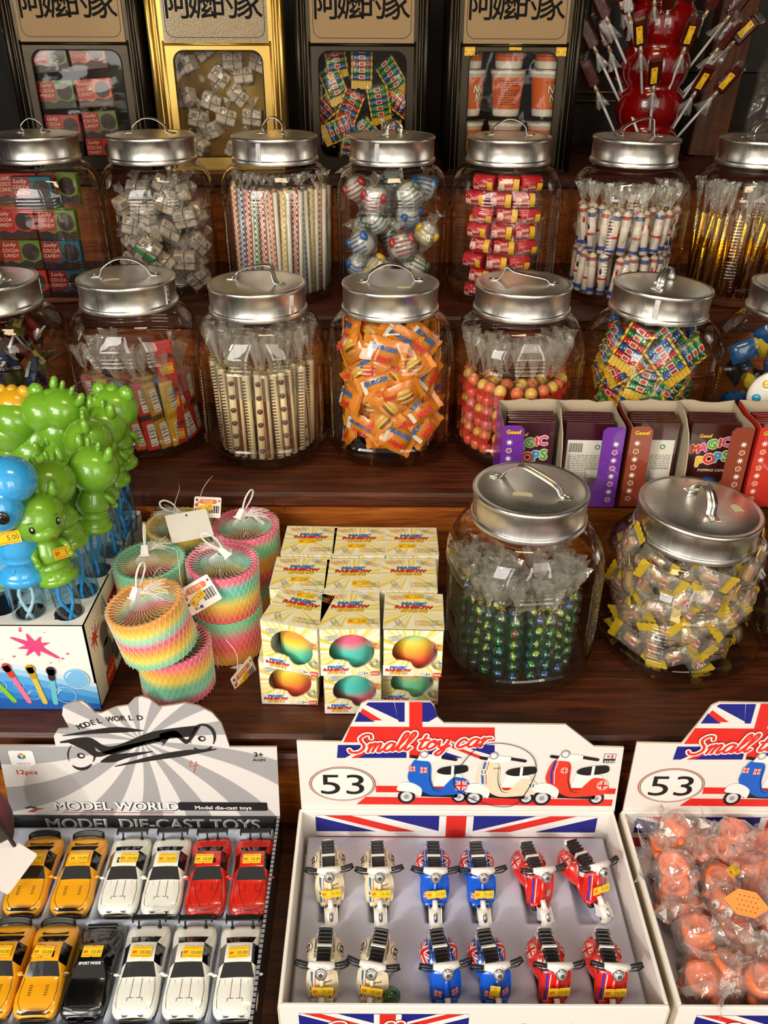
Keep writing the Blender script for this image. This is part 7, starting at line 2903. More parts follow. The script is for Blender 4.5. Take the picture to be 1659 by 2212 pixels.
mb = MB()
mb.ball((0, 0, 0), 0.0088, film('green glass', (0.45, 0.72, 0.42), 1.6, 0.0, 0.02, 1.5, (0.03, 0.08, 0.03)), 24, 16)
mb.ball((0, 0, 0), (0.006, 0.002, 0.006), K('#4a7a3a', 0.4), 12, 8, RZ(0.5))
p = P(846, 2152, Z=ZB + ZT + 0.009)
single(mb, 'glass_marble', 'single green glass marble lying in the tray by the front wall', 'marble', None, (p.x, max(p.y, YF + 0.016), ZB + ZT + 0.0092), (0, 0, 0))

# ------------------------------------------------------------------ bagged orange squeeze toys
def squeeze(seed):
    t = thing('squeeze_toy', 'x', 'toy', (0, 0, 0), (0, 0, 0), 'bagged orange toys in the display box')
    rr = random.Random(seed)
    og = K('#f07c48', 0.38, 0, 0.25, 0.2, 0.3, 300)
    mb = MB()
    n, m = 22, 14
    vs, fs = [], []
    prof = [(0.003, -0.0005), (0.0125, 0.0), (0.0165, 0.006), (0.0160, 0.014), (0.0145, 0.020), (0.0165, 0.027), (0.0170, 0.033), (0.0160, 0.038), (0.0140, 0.0405), (0.0115, 0.0405), (0.0085, 0.0375), (0.0005, 0.0360)]
    for j, (r, z) in enumerate(prof):
        for k in range(n):
            a = 2 * PI * k / n
            q = r * (1 + 0.05 * math.sin(3 * a + j * 0.5) + rr.uniform(-0.02, 0.02))
            vs.append((q * math.cos(a), q * math.sin(a) * 0.92, z))
    for j in range(len(prof) - 1):
        for k in range(n):
            fs.append((j * n + k, j * n + (k + 1) % n, (j + 1) * n + (k + 1) % n, (j + 1) * n + k))
    mb.add(vs, fs, og, True)
    for s in (-1, 1):
        mb.tube([(s * 0.014, 0.002, 0.022), (s * 0.021, -0.002, 0.026), (s * 0.024, -0.004, 0.021)], [0.005, 0.0045, 0.002], og, 10)
    mb.tube([(0, -0.012, 0.014), (0, -0.020, 0.013), (0, -0.025, 0.0105)], [0.0055, 0.0042, 0.0030], og, 10)
    mb.build('body', t)
    for s in (-1, 1):
        mb = MB()
        mb.ball((s * 0.0068, -0.0138, 0.0265), (0.0042, 0.0036, 0.0052), K('#f0ece2', 0.3, 0, 0.4), 14, 10)
        mb.ball((s * 0.0072, -0.0171, 0.0258), (0.0018, 0.0012, 0.0026), K('#0c0c0c', 0.3), 10, 8)
        mb.build('eye', t)
    mb = MB()
    mb.ball((0, 0, 0.020), (0.0235, 0.0225, 0.027), M_BAG, 11, 8, None, False)
    mb.v = [v + Vector((rr.uniform(-1, 1), rr.uniform(-1, 1), rr.uniform(-1, 1))) * 0.0034 for v in mb.v]
    a0 = rr.uniform(0, 6.28)
    vs, fs = [], []
    for i in range(7):                        # flat sealed flap of the bag
        u = i / 6 * 2 - 1
        for j in range(4):
            vs.append((u * (0.012 + 0.006 * j) + rr.uniform(-0.001, 0.001), rr.uniform(-0.003, 0.003) * j, 0.040 + 0.0085 * j + rr.uniform(-0.0015, 0.0015)))
    for i in range(6):
        for j in range(3):
            fs.append((i * 4 + j, (i + 1) * 4 + j, (i + 1) * 4 + j + 1, i * 4 + j + 1))
    mb.add(vs, fs, M_BAG, False, RZ(a0) @ T(0, 0.004, 0) @ RX(rr.uniform(-0.6, 0.6)))
    mb.build('plastic_bag', t)
    return t


SQ = [squeeze(31), squeeze(32), squeeze(33)]
BCX = CX + 0.3655
places = []
pix = [(1390, 1790), (1450, 1795), (1530, 1790), (1600, 1785), (1645, 1830), (1385, 1845), (1455, 1860), (1500, 1835), (1575, 1830), (1400, 1905), (1475, 1945), (1545, 1890), (1640, 1900), (1432, 1975), (1500, 1985), (1560, 1965), (1655, 1985),
       (1450, 2050), (1520, 2030), (1590, 2030), (1640, 2060), (1495, 2110), (1550, 2100), (1620, 2110), (1460, 2140), (1530, 2165), (1600, 2170), (1655, 2150)]
for k, (u, v) in enumerate(pix):
    zz = ZB + 0.050 + (0.012 if k % 3 == 0 else 0.0) + 0.010 * (v < 1900)
    p = P(u, v, Z=zz)
    places.append((p, u, v))
faces = {14: (-0.5, -0.15, 0.3), 15: (-0.4, 0.0, -0.7), 16: (0.2, 0.3, -0.4), 7: (0.2, 0.0, 0.4), 11: (0.3, 0.1, -0.3)}
cnt = [0, 0, 0]
for k, (p, u, v) in enumerate(places):
    i = k % 3
    rot = faces.get(k, (R.uniform(-0.5, 0.5), R.uniform(-0.5, 0.5), R.uniform(-3, 3)))
    loc = (max(p.x, BCX - 0.130), max(YF + 0.036, min(p.y, YB - 0.034)), p.z - 0.024)
    row = 'along the header card' if k < 5 else 'in the second row' if k < 9 else 'in the middle of the heap' if k < 17 else 'near the front of the heap'
    lb = f'bagged orange squeeze toy {"with white eye showing " if k in faces else ""}{row}'
    if cnt[i] == 0:
        put(SQ[i], loc, rot)
        SQ[i]['label'] = lb
    else:
        dup(SQ[i], loc, rot, lb)
    cnt[i] += 1
# the heap lies on the same kind of moulded tray
o = bpy.data.objects.new('moulded_tray', bpy.data.meshes['moulded_tray'])
COL.objects.link(o)
o.parent = s2
o.scale = (1, 1, 0.66)
mb = MB()
mb.prism([(0.017 * math.cos(2 * PI * k / 6) * (1 if k % 3 else 1.25), 0.014 * math.sin(2 * PI * k / 6)) for k in range(6)], 0, 0.003, K('#e8923a', 0.45, 0, 0.2, 0.1))
for i in range(5):
    for j in range(4):
        mb.disc(-0.0085 + i * 0.0042 + (j % 2) * 0.002, -0.007 + j * 0.0045, 0.0007, K('#8a3a10', 0.6), None, 0.0032, 8)
p = P(1612, 1952, Z=ZB + 0.088)
single(mb, 'dotted_tag', 'light orange plastic tag full of small holes on the bagged toys', 'tag', None, p, (0.55, -0.1, -0.35))
t = thing('paper_scrap', 'folded yellow price label stuck on a bagged orange toy', 'price label', P(1585, 1880, Z=ZB + 0.092), (0.5, 0.3, 0.7))
price_tag(t, 'RM 5.00', (0, 0, 0), (0, 0, 0), 0.021, 0.010)

# ------------------------------------------------------------------ grey sunburst box with die-cast cars
CAR_X1 = P(605, 1768, Y=0.668).x
CAR_X0 = P(20, 1766, Y=0.668).x - 0.004
CCX = (CAR_X0 + CAR_X1) / 2
car_box = thing('car_display_box', 'grey and white sunburst display box holding toy cars', 'display box', (CCX, 0, ZB))
ca, ch, cf, cb = (CAR_X1 - CAR_X0) / 2, CZ - 0.8005 - ZB, 0.415, 0.668


def cq(u, v):
    q = P(u, v, Y=cb)
    return (q.x - CCX, q.z - ZB)


M_SWIRL, n_, l_, b_ = newmat('twisting sunburst print')
tc = n_.new('ShaderNodeTexCoord')
ox, oz = cq(305, 1600)
mp = n_.new('ShaderNodeMapping')
mp.inputs['Location'].default_value = (-ox, 0, -oz)
l_.new(tc.outputs['Object'], mp.inputs[0])
sp_ = n_.new('ShaderNodeSeparateXYZ')
l_.new(mp.outputs[0], sp_.inputs[0])
at = n_.new('ShaderNodeMath')
at.operation = 'ARCTAN2'
l_.new(sp_.outputs[2], at.inputs[0])
l_.new(sp_.outputs[0], at.inputs[1])
ln_ = n_.new('ShaderNodeVectorMath')
ln_.operation = 'LENGTH'
l_.new(mp.outputs[0], ln_.inputs[0])


def mth(op, a, b):
    x = n_.new('ShaderNodeMath')
    x.operation = op
    for k, s in enumerate((a, b)):
        if isinstance(s, (int, float)):
            x.inputs[k].default_value = s
        elif s is not None:
            l_.new(s, x.inputs[k])
    return x.outputs[0]


w_ = mth('SINE', mth('MULTIPLY', mth('ADD', at.outputs[0], mth('MULTIPLY', ln_.outputs['Value'], 7.5)), 14), None)
r_ = ramp_on(n_, l_, mth('ADD', mth('MULTIPLY', w_, 0.5), 0.5), [(0.47, '#a3a2a4'), (0.53, '#dedbd8')])
l_.new(r_.outputs[0], b_.inputs['Base Color'])
b_.inputs['Roughness'].default_value = 0.4

mb = MB()
dk, gm_ = K('#18181a', 0.35, 0, 0.3), K('#8f8f94', 0.5)
mb.box(-ca, ca, cf, cb, 0, 0.003, dk)
mb.box(-ca, ca, cf, cf + 0.003, 0.003, ch * 0.9, dk)
mb.box(-ca, ca, cb - 0.003, cb, 0.003, ch, dk)
for s in (-1, 1):
    mb.box(s * ca - (0.003 if s > 0 else 0), s * ca + (0 if s > 0 else 0.003), cf, cb, 0.003, ch, dk)
    for k in range(46):
        y = cf + 0.006 + k * 0.0054
        mb.box(s * (ca - 0.0015) - 0.0016, s * (ca - 0.0015) + 0.0016, y, y + 0.0036, ch, ch + 0.0003, gm_, 0, T(0, 0, 0))
X = T(0, cb - 0.0032, 0) @ FRONT
mb.text('MODEL DIE-CAST TOYS', 0.0165, K('#d8d4d0', 0.5), X, 0.012, ch - 0.019, 0.0, 'C', 0.01, 0, 0.98, None, 0.07)
mb.text('MODEL DIE-CAST TOYS', 0.0165, K('#8a8888', 0.5), X, 0.0128, ch - 0.0196, 0.0001, 'C', 0, 0, 0.98)
mb.build('carton', car_box)

mb = MB()
pix = [(26, 1768), (605, 1770), (598, 1614), (496, 1614), (488, 1590), (478, 1563), (458, 1540), (430, 1526), (400, 1519), (372, 1524), (345, 1527), (322, 1510), (306, 1505), (290, 1509), (276, 1524), (250, 1528), (218, 1541), (205, 1540), (190, 1524), (178, 1515), (155, 1518), (136, 1526), (134, 1544), (150, 1574), (125, 1576), (116, 1590), (120, 1611), (-6, 1611)]
out = [cq(*q) for q in pix]
mb.prism(out, 0, 0.0022, M_SWIRL, T(0, cb + 0.0022, 0) @ FRONT, K('#b09a80', 0.8))
X = T(0, cb - 0.0002, 0) @ FRONT
dkk = K('#1c1b1c', 0.45)


def curve_shape(up, lo, mat=dkk, z=0.0003):
    A = cr([cq(*q) for q in up], 8)
    B = cr([cq(*q) for q in lo], 8)
    n = min(len(A), len(B))
    B = [(a_[0] + (b_[0] - a_[0]) * 1.75, a_[1] + (b_[1] - a_[1]) * 1.75) for a_, b_ in zip(A, B)]
    vs = [(p[0], p[1], z) for p in A[:n]] + [(p[0], p[1], z) for p in B[:n]]
    mb.add(vs, [(i, n + i, n + i + 1, i + 1) for i in range(n - 1)], mat, False, X)
    mb.add(vs, [(i + 1, n + i + 1, n + i, i) for i in range(n - 1)], mat, False, X @ T(0, 0, -0.00002))


curve_shape([(135, 1588), (200, 1576), (255, 1570), (310, 1577)], [(135, 1589), (200, 1581), (255, 1577), (310, 1578)])
curve_shape([(130, 1601), (190, 1592), (240, 1612), (330, 1580), (430, 1566)], [(130, 1603), (190, 1600), (240, 1622), (330, 1592), (420, 1580)])
curve_shape([(150, 1603), (190, 1606), (214, 1624), (260, 1612), (340, 1594)], [(150, 1604), (186, 1614), (212, 1630), (262, 1617), (345, 1598)])
curve_shape([(345, 1584), (380, 1578), (404, 1597), (424, 1568)], [(345, 1590), (380, 1586), (405, 1602), (430, 1567)])
curve_shape([(330, 1596), (352, 1590), (366, 1592), (350, 1612)], [(330, 1598), (350, 1597), (358, 1600), (349, 1613)])
curve_shape([(218, 1643), (240, 1630), (270, 1627), (330, 1622)], [(218, 1645), (244, 1639), (272, 1633), (330, 1623)])
curve_shape([(248, 1654), (330, 1632), (400, 1620), (468, 1617)], [(248, 1655), (330, 1638), (400, 1627), (468, 1618)])
for (wx, wy, r_w) in ((176, 1630, 29), (437, 1593, 27)):
    for a0, a1, wd in ((-0.5, 2.2, 0.0040), (2.4, 3.6, 0.0016), (-2.3, -0.7, 0.0045)):
        q = [cq(wx + r_w * math.cos(a0 + (a1 - a0) * k / 14), wy - r_w * math.sin(a0 + (a1 - a0) * k / 14) * 1.05) for k in range(15)]
        mb.stroke(q, wd, dkk, X, 0.0004, False, True)
    c0 = cq(wx - 1, wy + 2)
    mb.disc(c0[0], c0[1], 0.0042, dkk, X, 0.0004, 16)
    mb.disc(c0[0] + 0.0008, c0[1] + 0.0003, 0.0022, K('#dedbd8', 0.4), X, 0.0005, 12)
# slanting title on the raised part, letter by letter along a shallow arc
pts_t = cr([cq(176, 1574), cq(215, 1562), cq(262, 1556), cq(320, 1555)], 20)
for k, chr_ in enumerate('MODEL WORLD'):
    f = k / 10 * (len(pts_t) - 8)
    p0, p1 = pts_t[int(f)], pts_t[min(len(pts_t) - 1, int(f) + 6)]
    an = math.atan2(p1[1] - p0[1], p1[0] - p0[0])
    if chr_ != ' ':
        mb.text(chr_, 0.0070, dkk, X @ T(p0[0], p0[1], 0) @ RZ(an), 0, 0, 0.0004, 'C', 0.018, 0, 0.80 if chr_ in 'MW' else 0.95, None, 0.06)
x0, y0 = cq(130, 1748)
x1 = cq(376, 1748)[0]
hh = 0.0128
for dx, c, bo, z in ((0.0006, '#1c1b1c', 0.060, 0.0003), (0.0, '#eeecea', 0.022, 0.0004)):
    mb.text('MODEL WORLD', hh, K(c, 0.45), X, (x0 + x1) / 2 + dx, y0 - dx, z, 'C', max(0, bo), 0, 1.06, None, 0.13 if bo > 0.05 else 0.09)
mb.rect(x0 + 0.002, x1, y0 - 0.0052, y0 - 0.0042, K('#c83a34', 0.5), X, 0.0003)
p0, p1 = cq(388, 1750), cq(577, 1733)
mb.poly(rrect(p0[0], p1[0], p0[1], p1[1], 0.002, 4), dkk, X, 0.0003)
mb.text('Model die-cast toys', 0.0056, K('#f0eeec', 0.5), X, (p0[0] + p1[0]) / 2, p0[1] + 0.0024, 0.0005, 'C', 0.018, 0, 1.02, None, 0.06)
p0 = cq(559, 1636)
mb.text('3+', 0.0070, dkk, X, p0[0], p0[1] + 0.001, 0.0003, 'C', 0.02, 0, 1.0, None, 0.05)
mb.text('AGES', 0.0036, dkk, X, p0[0], p0[1] - 0.0055, 0.0003, 'C', 0.015, 0, 1.15, None, 0.09)
p0 = cq(60, 1672)
mb.text('12pcs', 0.0068, K('#c83a34', 0.5), X, p0[0], p0[1], 0.0003, 'C', 0.01, 0, 1.1, None, 0.06)
p0, p1 = cq(26, 1652), cq(70, 1621)
mb.poly(rrect(p0[0], p1[0], p0[1], p1[1], 0.003, 4), K('#f2f0ee', 0.45), X, 0.0003)
cx_, cy_ = (p0[0] + p1[0]) / 2, p0[1] * 0.38 + p1[1] * 0.62
for k, c in enumerate(('#e8862a', '#2a5ab0', '#3a9a48')):
    an = PI / 2 + k * 2 * PI / 3
    hexp = [(cx_ + 0.0048 * math.cos(an + d) * q, cy_ + 0.0048 * math.sin(an + d) * q) for d, q in ((-1.0, 1), (0, 1.05), (1.0, 1), (0.0, 0.15))]
    mb.poly(hexp, K(c, 0.45), X, 0.0004)
mb.text('Heng Qi De', 0.0021, dkk, X, cx_, p0[1] + 0.0018, 0.0004, 'C', 0, 0.3)
p0 = cq(74, 1748)
for k in range(3):
    mb.poly([(p0[0] - 0.011 + 0.0042 * k, p0[1] + 0.0030 + 0.0015 * (k % 2)), (p0[0] - 0.007 + 0.0042 * k, p0[1] + 0.0042 + 0.0015 * (k % 2)), (p0[0] - 0.004 + 0.0042 * k, p0[1] + 0.0028 + 0.0015 * (k % 2)), (p0[0] - 0.008 + 0.0042 * k, p0[1] + 0.0014 + 0.0015 * (k % 2))], dkk, X, 0.0003)
mb.poly([(p0[0] - 0.009, p0[1] - 0.004), (p0[0] + 0.004, p0[1] + 0.002), (p0[0] + 0.013, p0[1] + 0.002), (p0[0] + 0.004, p0[1] - 0.001), (p0[0] - 0.002, p0[1] - 0.005)], K('#c83a34', 0.5), X, 0.0003)
for q in (((413, 1643), (409, 1656), (429, 1652)), ((424, 1645), (419, 1669))):
    mb.stroke([cq(*k) for k in q], 0.0011, K('#d05a44', 0.5), X, 0.0003 + 0.00002 * (q[0][0] > 420))
mb.build('header_card', car_box)

# moulded insert
CZT = CZ - 0.8130 - ZB
M_BLIS = K('#c0cbe0', 0.3, 0, 0.3, 0.1)
CARS = [(x, 0.597) for x in [P(u, 1890, Z=ZB + CZT + 0.012).x - CCX for u in (64, 164, 264, 355, 447, 542)]] + [(x, 0.490) for x in [P(u, 2098, Z=ZB + CZT + 0.012).x - CCX for u in (-8, 92, 191, 300, 405, 512)]]
mb = MB()
vs, fs = [], []
a = ca - 0.005
nx, ny = 130, 100
for j in range(ny + 1):
    for i in range(nx + 1):
        x, y = -a + 2 * a * i / nx, cf + 0.005 + (cb - cf - 0.010) * j / ny
        z = CZT
        for px, py in CARS:
            d = max(abs(x - px) - 0.0222, abs(y - py) - 0.049)
            z = min(z, CZT - 0.012 * max(0.0, min(1.0, -d / 0.004 + 0.5)))
        if min(i, nx - i, j, ny - j) == 0:
            z = 0.006
        vs.append((x, y, z))
for j in range(ny):
    for i in range(nx):
        fs.append((j * (nx + 1) + i, j * (nx + 1) + i + 1, (j + 1) * (nx + 1) + i + 1, (j + 1) * (nx + 1) + i))
mb.add(vs, fs, M_BLIS, True)
mb.build('moulded_tray', car_box)

M_WIN = K('#0c0c0e', 0.08, 0, 1.0)


def car(style):
    """front toward -y"""
    col = {'yellow': '#eda516', 'white': '#e9e8de', 'red': '#cf2416', 'black': '#08080a'}[style]
    t = thing('die_cast_car', 'x', 'toy car', (0, 0, 0), (0, 0, 0), 'die-cast cars in the display tray')
    c = K(col, 0.25, 0.0, 1.0)
    L, W = 0.100, 0.0213
    k_ = 1.0
    # t, half width, sill of side glass (z), upper half width, upper z
    ST = [(0.0, 0.0135, 0.0085, 0.0110, 0.0090), (0.012, 0.0170, 0.0110, 0.0135, 0.0118), (0.045, 0.0196, 0.0138, 0.0155, 0.0146), (0.10, 0.0208, 0.0150, 0.0165, 0.0162), (0.19, 0.0213, 0.0158, 0.0168, 0.0176), (0.29, 0.0209, 0.0160, 0.0167, 0.0185), (0.365, 0.0206, 0.0166, 0.0168, 0.0190),
          (0.375, 0.0205, 0.0168, 0.0167, 0.0195), (0.50, 0.0202, 0.0172, 0.0133, 0.0268), (0.512, 0.0202, 0.0172, 0.0132, 0.0273), (0.58, 0.0202, 0.0174, 0.0130, 0.0282), (0.66, 0.0203, 0.0176, 0.0128, 0.0282), (0.715, 0.0206, 0.0178, 0.0128, 0.0272), (0.725, 0.0207, 0.0178, 0.0129, 0.0268),
          (0.83, 0.0213, 0.0184, 0.0150, 0.0214), (0.845, 0.0213, 0.0185, 0.0158, 0.0208), (0.92, 0.0212, 0.0182, 0.0165, 0.0200), (0.975, 0.0200, 0.0170, 0.0162, 0.0188), (1.0, 0.0185, 0.0140, 0.0155, 0.0150)]
    if style == 'black':
        ST = [(s[0], s[1] * 1.02, s[2] * (0.94), s[3] * (1.0 if not 0.45 < s[0] < 0.75 else 0.96), s[4] * 0.93 if s[0] < 0.6 else s[4] * (0.93 - 0.10 * (s[0] - 0.6))) for s in ST]
    sec = []
    for tt, w, zs, wr, zr in ST:
        y = -L / 2 + L * tt
        wob = 1 + 0.03 * (math.exp(-((tt - 0.17) / 0.07) ** 2) + math.exp(-((tt - 0.83) / 0.08) ** 2)) if style != 'white' else 1 + 0.012 * math.exp(-((tt - 0.85) / 0.09) ** 2)
        half = [(w * 0.93, 0.0035), (w * wob, 0.0075), (w * wob, 0.0120 if tt > 0.02 else zs * 0.9), (w * 0.965 * wob, zs), (wr, zr), (wr * 0.55, zr + 0.0007), (0.0, zr + 0.0010)]
        sec.append([(x, y, z) for x, z in half] + [(-x, y, z) for x, z in reversed(half[:-1])])
    n = len(sec[0])
    body, glass = MB(), {'windscreen': MB(), 'rear_window': MB(), 'side_window': MB(), 'side_window_': MB()}
    vs = [p for s in sec for p in s]
    fb = []
    for i in range(len(sec) - 1):
        t0, t1 = ST[i][0], ST[i + 1][0]
        for j in range(n - 1):
            q = (i * n + j, i * n + j + 1, (i + 1) * n + j + 1, (i + 1) * n + j)
            top = j in (4, 5, 6, 7)
            side_ = j in (3, 8)
            if top and t0 >= 0.375 and t1 <= 0.50:
                g = 'windscreen'
            elif top and t0 >= 0.725 and t1 <= 0.83:
                g = 'rear_window'
            elif side_ and t0 >= 0.50 and t1 <= 0.725:
                g = 'side_window' + ('_' if j == 3 else '')
            else:
                fb.append(q)
                continue
            glass[g].add([vs[e] for e in q], [(0, 1, 2, 3)], M_WIN, False)
    fb.append(tuple(range(n)))
    fb.append(tuple(reversed(range((len(sec) - 1) * n, len(sec) * n))))
    body.add(vs, [tuple(reversed(f)) for f in fb], c, True)

    t.scale = (1, 0.89, 1)

    def top(x, y):
        """height of the upper skin"""
        tt = (y + L / 2) / L
        for a_, b_ in zip(ST, ST[1:]):
            if a_[0] <= tt <= b_[0]:
                f = (tt - a_[0]) / (b_[0] - a_[0])
                wr, zr, w, zs = (a_[i] + (b_[i] - a_[i]) * f for i in (3, 4, 1, 2))
                ax = abs(x)
                if ax < wr:
                    return zr + 0.0010 * (1 - (ax / wr) ** 2)
                return zr + (zs - zr) * (ax - wr) / max(1e-6, w * 0.965 - wr)
        return 0.02

    def decal(pts, mat, dz=0.0003):
        body.add([(x, y, top(x, y) + dz) for x, y in pts], [tuple(range(len(pts)))], mat, False)

    def line(pts, wd, mat, dz=0.00035):
        N = len(pts)
        v = []
        for i in range(N):
            a_, b_ = pts[max(0, i - 1)], pts[min(N - 1, i + 1)]
            dx, dy = b_[0] - a_[0], b_[1] - a_[1]
            q = math.hypot(dx, dy) or 1
            for s in (-1, 1):
                x, y = pts[i][0] - s * dy / q * wd / 2, pts[i][1] + s * dx / q * wd / 2
                v.append((x, y, top(x, y) + dz))
        body.add(v, [(2 * i, 2 * i + 1, 2 * i + 3, 2 * i + 2) for i in range(N - 1)], mat, False)
    seam = K({'yellow': '#6a4408', 'white': '#5a5a56', 'red': '#5a0a06', 'black': '#242428'}[style], 0.5)
    gr = K('#101012', 0.4)
    for s in (-1, 1):
        line([(s * 0.0160, -0.0135 + 0.0), (s * 0.0172, -0.026), (s * 0.0165, -0.038), (s * 0.0125, -0.0455), (s * 0.004, -0.0478), (0, -0.048)] if style != 'white' else [(s * 0.0160, -0.0140), (s * 0.0176, -0.026), (s * 0.0168, -0.040), (s * 0.0145, -0.0465)], 0.0005, seam)
    if style == 'yellow':
        for s in (-1, 1):
            for k in range(5):
                y = -0.0225 - k * 0.0024
                line([(s * 0.0062, y), (s * 0.0092, y + 0.0006)], 0.0008, seam)
            decal([(s * 0.0165, -0.0440), (s * 0.0125, -0.0478), (s * 0.0085, -0.0490), (s * 0.0120, -0.0492), (s * 0.0160, -0.0470)], gr)
        decal([(-0.0105, -0.0490), (0.0105, -0.0490), (0.0085, -0.0512), (-0.0085, -0.0512)], gr)
        decal([(-0.0128, 0.0352), (0.0128, 0.0352), (0.0138, 0.050), (-0.0138, 0.050)], gr, 0.0011)
        decal([(-0.0080, 0.0035), (0.0080, 0.0035), (0.0080, 0.0100), (-0.0080, 0.0100)], M_WIN)
    elif style == 'white':
        for s in (-1, 1):
            line([(s * 0.0042, -0.014), (s * 0.0046, -0.034)], 0.0005, seam)
            line([(s * 0.0012, -0.034), (s * 0.0072, -0.034)], 0.0005, seam)
            line([(s * 0.0072, -0.034), (s * 0.0072, -0.037)], 0.0005, seam)
            line([(s * 0.0110, -0.014), (s * 0.0126, -0.045)], 0.0004, K('#a8a8a2', 0.5))
            decal([(s * 0.0175, -0.0440), (s * 0.0090, -0.0488), (s * 0.0100, -0.0496), (s * 0.0168, -0.0468)], gr)
        line([(-0.0095, -0.0492), (0.0095, -0.0492)], 0.0008, seam)
        decal([(-0.0080, 0.0040), (0.0080, 0.0040), (0.0080, 0.0110), (-0.0080, 0.0110)], M_WIN)
    elif style == 'red':
        for s in (-1, 1):
            line([(s * 0.0130, -0.0145), (s * 0.0105, -0.030), (s * 0.0045, -0.044)], 0.0006, seam)
            line([(s * 0.0060, -0.0175), (s * 0.0055, -0.0255), (s * 0.0090, -0.0270)], 0.0005, seam)
            decal([(s * 0.0178, -0.0410), (s * 0.0095, -0.0480), (s * 0.0130, -0.0492), (s * 0.0170, -0.0450)], gr)
        decal([(-0.0080, 0.0040), (0.0080, 0.0040), (0.0080, 0.0105), (-0.0080, 0.0105)], M_WIN)
    else:
        for s in (-1, 1):
            line([(s * 0.0110, 0.018), (s * 0.0112, 0.046)], 0.0006, K('#2a2a2e', 0.3))
            for k in range(5):
                decal([(s * (0.0085 + 0.0018 * k), -0.0455 + 0.0006 * k), (s * (0.0098 + 0.0018 * k), -0.0450 + 0.0006 * k), (s * (0.0098 + 0.0018 * k), -0.0437 + 0.0006 * k), (s * (0.0085 + 0.0018 * k), -0.0442 + 0.0006 * k)], K('#c8c8cc', 0.2, 0.5))
        line([(0, 0.016), (0, 0.050)], 0.0008, K('#2a2a2e', 0.3))
        body.ball((0, -0.0515, 0.0085), (0.0045, 0.0012, 0.0045), K('#2c2c30', 0.2, 0.9), 14, 8)
        th = math.atan2(0.0073 * 0.93, 0.013)
        body.text('SPORT MODE', 0.0024, K('#f4f4f4', 0.4), T(0, -0.0023, top(0, -0.0023) + 0.0009) @ RX(th * 0.95), 0, 0, 0, 'C', 0.03, 0, 1.0)
    # grille, skirt and mirrors
    body.box(-0.0125, 0.0125, -0.0522, -0.0505, 0.0035, 0.0070, gr, 0.0006)
    body.box(-0.0190, 0.0190, -0.047, 0.049, 0.0026, 0.0046, gr, 0.0004)
    body.build('body', t)
    for nm, g in glass.items():
        g.build(nm.rstrip('_'), t)
    for s in (-1, 1):
        mb = MB()
        mb.ball((s * 0.0222, -0.0090, 0.0192), (0.0028, 0.0016, 0.0017), c, 12, 8)
        mb.tube([(s * 0.0188, -0.0090, 0.0180), (s * 0.0215, -0.0090, 0.0190)], 0.0007, c, 6)
        mb.build('mirror', t)
        for y in (-0.0335, 0.0325):
            mb = MB()
            M = T(s * 0.0172, y, 0.0074) @ RY(PI / 2) @ S(0.82, 0.82, 1)
            mb.lathe([(0.0052, -0.0030), (0.0084, -0.0032), (0.0088, -0.0020), (0.0088, 0.0020), (0.0084, 0.0032), (0.0052, 0.0030)], BLACK, 24, M)
            mb.lathe([(0.0005, -0.0026), (0.0053, -0.0028), (0.0053, 0.0028), (0.0005, 0.0026)], K('#2a2a2c', 0.3, 0.6), 10, M, False)
            mb.build('wheel', t)
    mb = MB()
    if style == 'yellow':
        pts = cr([(-0.0170, 0.046, 0.0200), (-0.0150, 0.0500, 0.0210), (-0.008, 0.0520, 0.0217), (0, 0.0525, 0.0220), (0.008, 0.0520, 0.0217), (0.0150, 0.0500, 0.0210), (0.0170, 0.046, 0.0200)], 4)
        mb.strap(pts, 0.007, 0.0016, BLACK, (0, 0.6, 0.8))
    elif style in ('white', 'red'):
        xs = 0.0105 if style == 'white' else 0.0058
        for s in (-1, 1):
            mb.tube([(s * xs, 0.0455, 0.0200), (s * xs, 0.0480, 0.0250), (s * xs, 0.0505, 0.0275)], 0.0010, BLACK, 8)
            mb.lathe([(0.0021, 0), (0.0019, 0.0012), (0.0005, 0.0014)], BLACK, 12, T(s * xs, 0.0455, 0.0200))
        mb.box(-0.0165, 0.0165, 0.0485, 0.0560, 0.0272, 0.0286, BLACK, 0.0006)
        for s in (-1, 1):
            mb.box(s * 0.0165 - 0.0007, s * 0.0165 + 0.0007, 0.0475, 0.0570, 0.0245, 0.0300, BLACK, 0.0004)
    else:
        mb.box(-0.0150, 0.0150, 0.0475, 0.0520, 0.0168, 0.0182, BLACK, 0.0006)
    mb.build('spoiler', t)
    return t


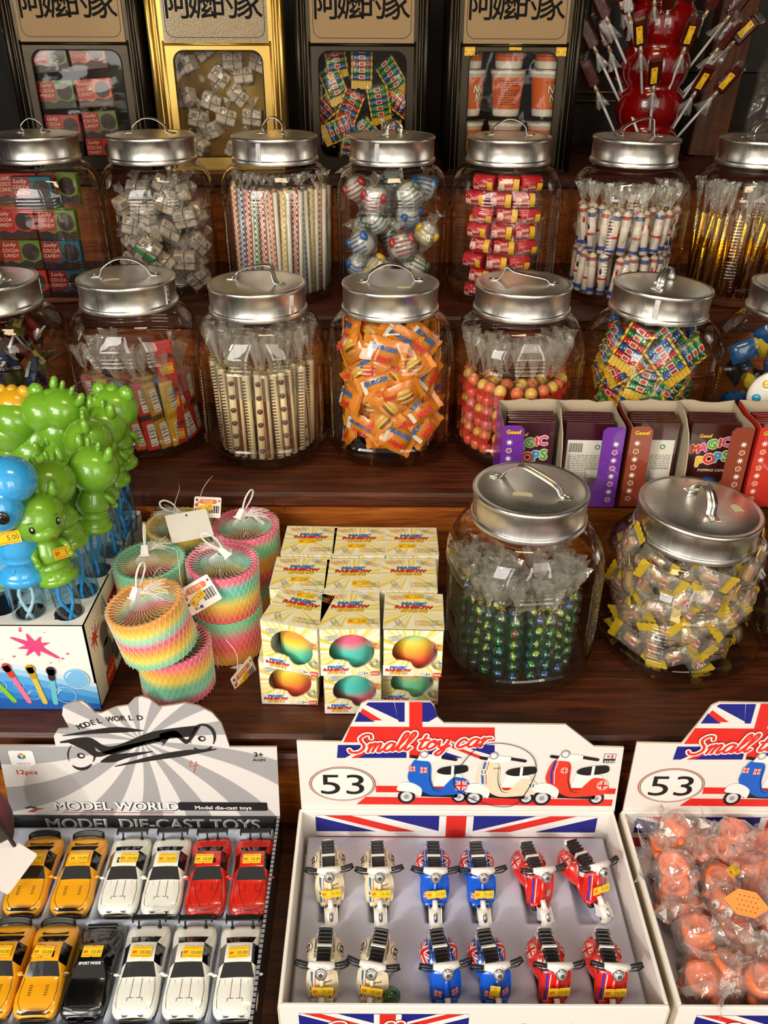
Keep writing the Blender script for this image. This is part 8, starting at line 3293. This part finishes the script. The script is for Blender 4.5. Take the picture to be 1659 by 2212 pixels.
CARP = {s: car(s) for s in ('yellow', 'white', 'red', 'black')}
LIST = [('yellow', 'yellow toy car in the back row, partly under the white card'), ('yellow', 'second yellow toy car of the back row'), ('white', 'first white toy car of the back row beside the yellow one'), ('white', 'second white toy car of the back row beside the red ones'), ('red', 'first red toy car with its price label off to the side'), ('red', 'red toy car at the right end of the back row'),
        ('yellow', 'yellow toy car cut off at the edge in the front row'), ('yellow', 'bright yellow toy car of the front row beside the black one'), ('black', 'black sports toy car with white windscreen lettering'), ('white', 'white toy car of the front row beside the black one'), ('white', 'middle white toy car of the front row'), ('white', 'white toy car at the right end of the front row')]
seen = set()
CT = []
for k, (s, lb) in enumerate(LIST):
    px, py = CARS[k]
    loc, e = (CCX + px, py, ZB + CZT - 0.0105), (0, 0, 0.035 if k not in (4,) else 0.06)
    if s in seen:
        t = dup(CARP[s], loc, e, lb)
    else:
        seen.add(s)
        t = CARP[s]
        put(t, loc, e)
        t['label'] = lb
    CT.append((t, k, s))
for t, k, s in CT:
    dx = {4: -0.0045, 2: 0.0045, 10: 0.003, 3: 0.001, 7: -0.003}.get(k, 0.0)
    price_tag(t, 'RM 10.00', (dx, 0.0095 + (0.002 if k == 8 else 0), 0.0296 if s != 'black' else 0.0272), (0.02, 0, R.uniform(-0.08, 0.10)), 0.0195, 0.0128)

# ------------------------------------------------------------------ odds and ends at the left edge
t = thing('netted_pouch', 'dark edged pouch of pink and green netting at the left edge', 'pouch', P(-34, 1765, Y=0.61))
mb = MB()
vs, fs = [], []
n, m = 14, 12
for j in range(m + 1):
    for i in range(n):
        a_ = 2 * PI * i / n
        q = 0.030 * math.sin(PI * (0.12 + 0.80 * j / m)) ** 0.7
        vs.append((q * math.cos(a_), q * math.sin(a_) * 0.6, -0.05 + 0.105 * j / m))
for j in range(m):
    for i in range(n):
        fs.append((j * n + i, j * n + (i + 1) % n, (j + 1) * n + (i + 1) % n, (j + 1) * n + i))
mb.add(vs, fs, ramp_mat('pink to green', [(0.1, '#22382c'), (0.5, '#4a2430'), (0.9, '#8a3a48')], 2, 'LINEAR', 0.6), True)
mb.build('pouch', t)
mb = MB()
mb.tube(cr([(0.004, -0.02, 0.058), (0.016, -0.018, 0.035), (0.024, -0.015, 0.005), (0.030, -0.012, -0.030), (0.031, -0.010, -0.052)], 5), 0.0022, K('#2a0e18', 0.5), 8)
mb.build('trim_cord', t)
t = thing('blank_card', 'blank white card with rounded corners held over the cars at the left edge', 'card', P(14, 1865, Z=ZB + 0.085), (0.42, 0.12, 0.25))
mb = MB()
mb.prism(rrect(-0.028, 0.022, -0.024, 0.022, 0.003, 4), 0, 0.0008, K('#ded6d0', 0.5), T(0, 0, 0) @ RZ(-0.62))
mb.build('card', t)
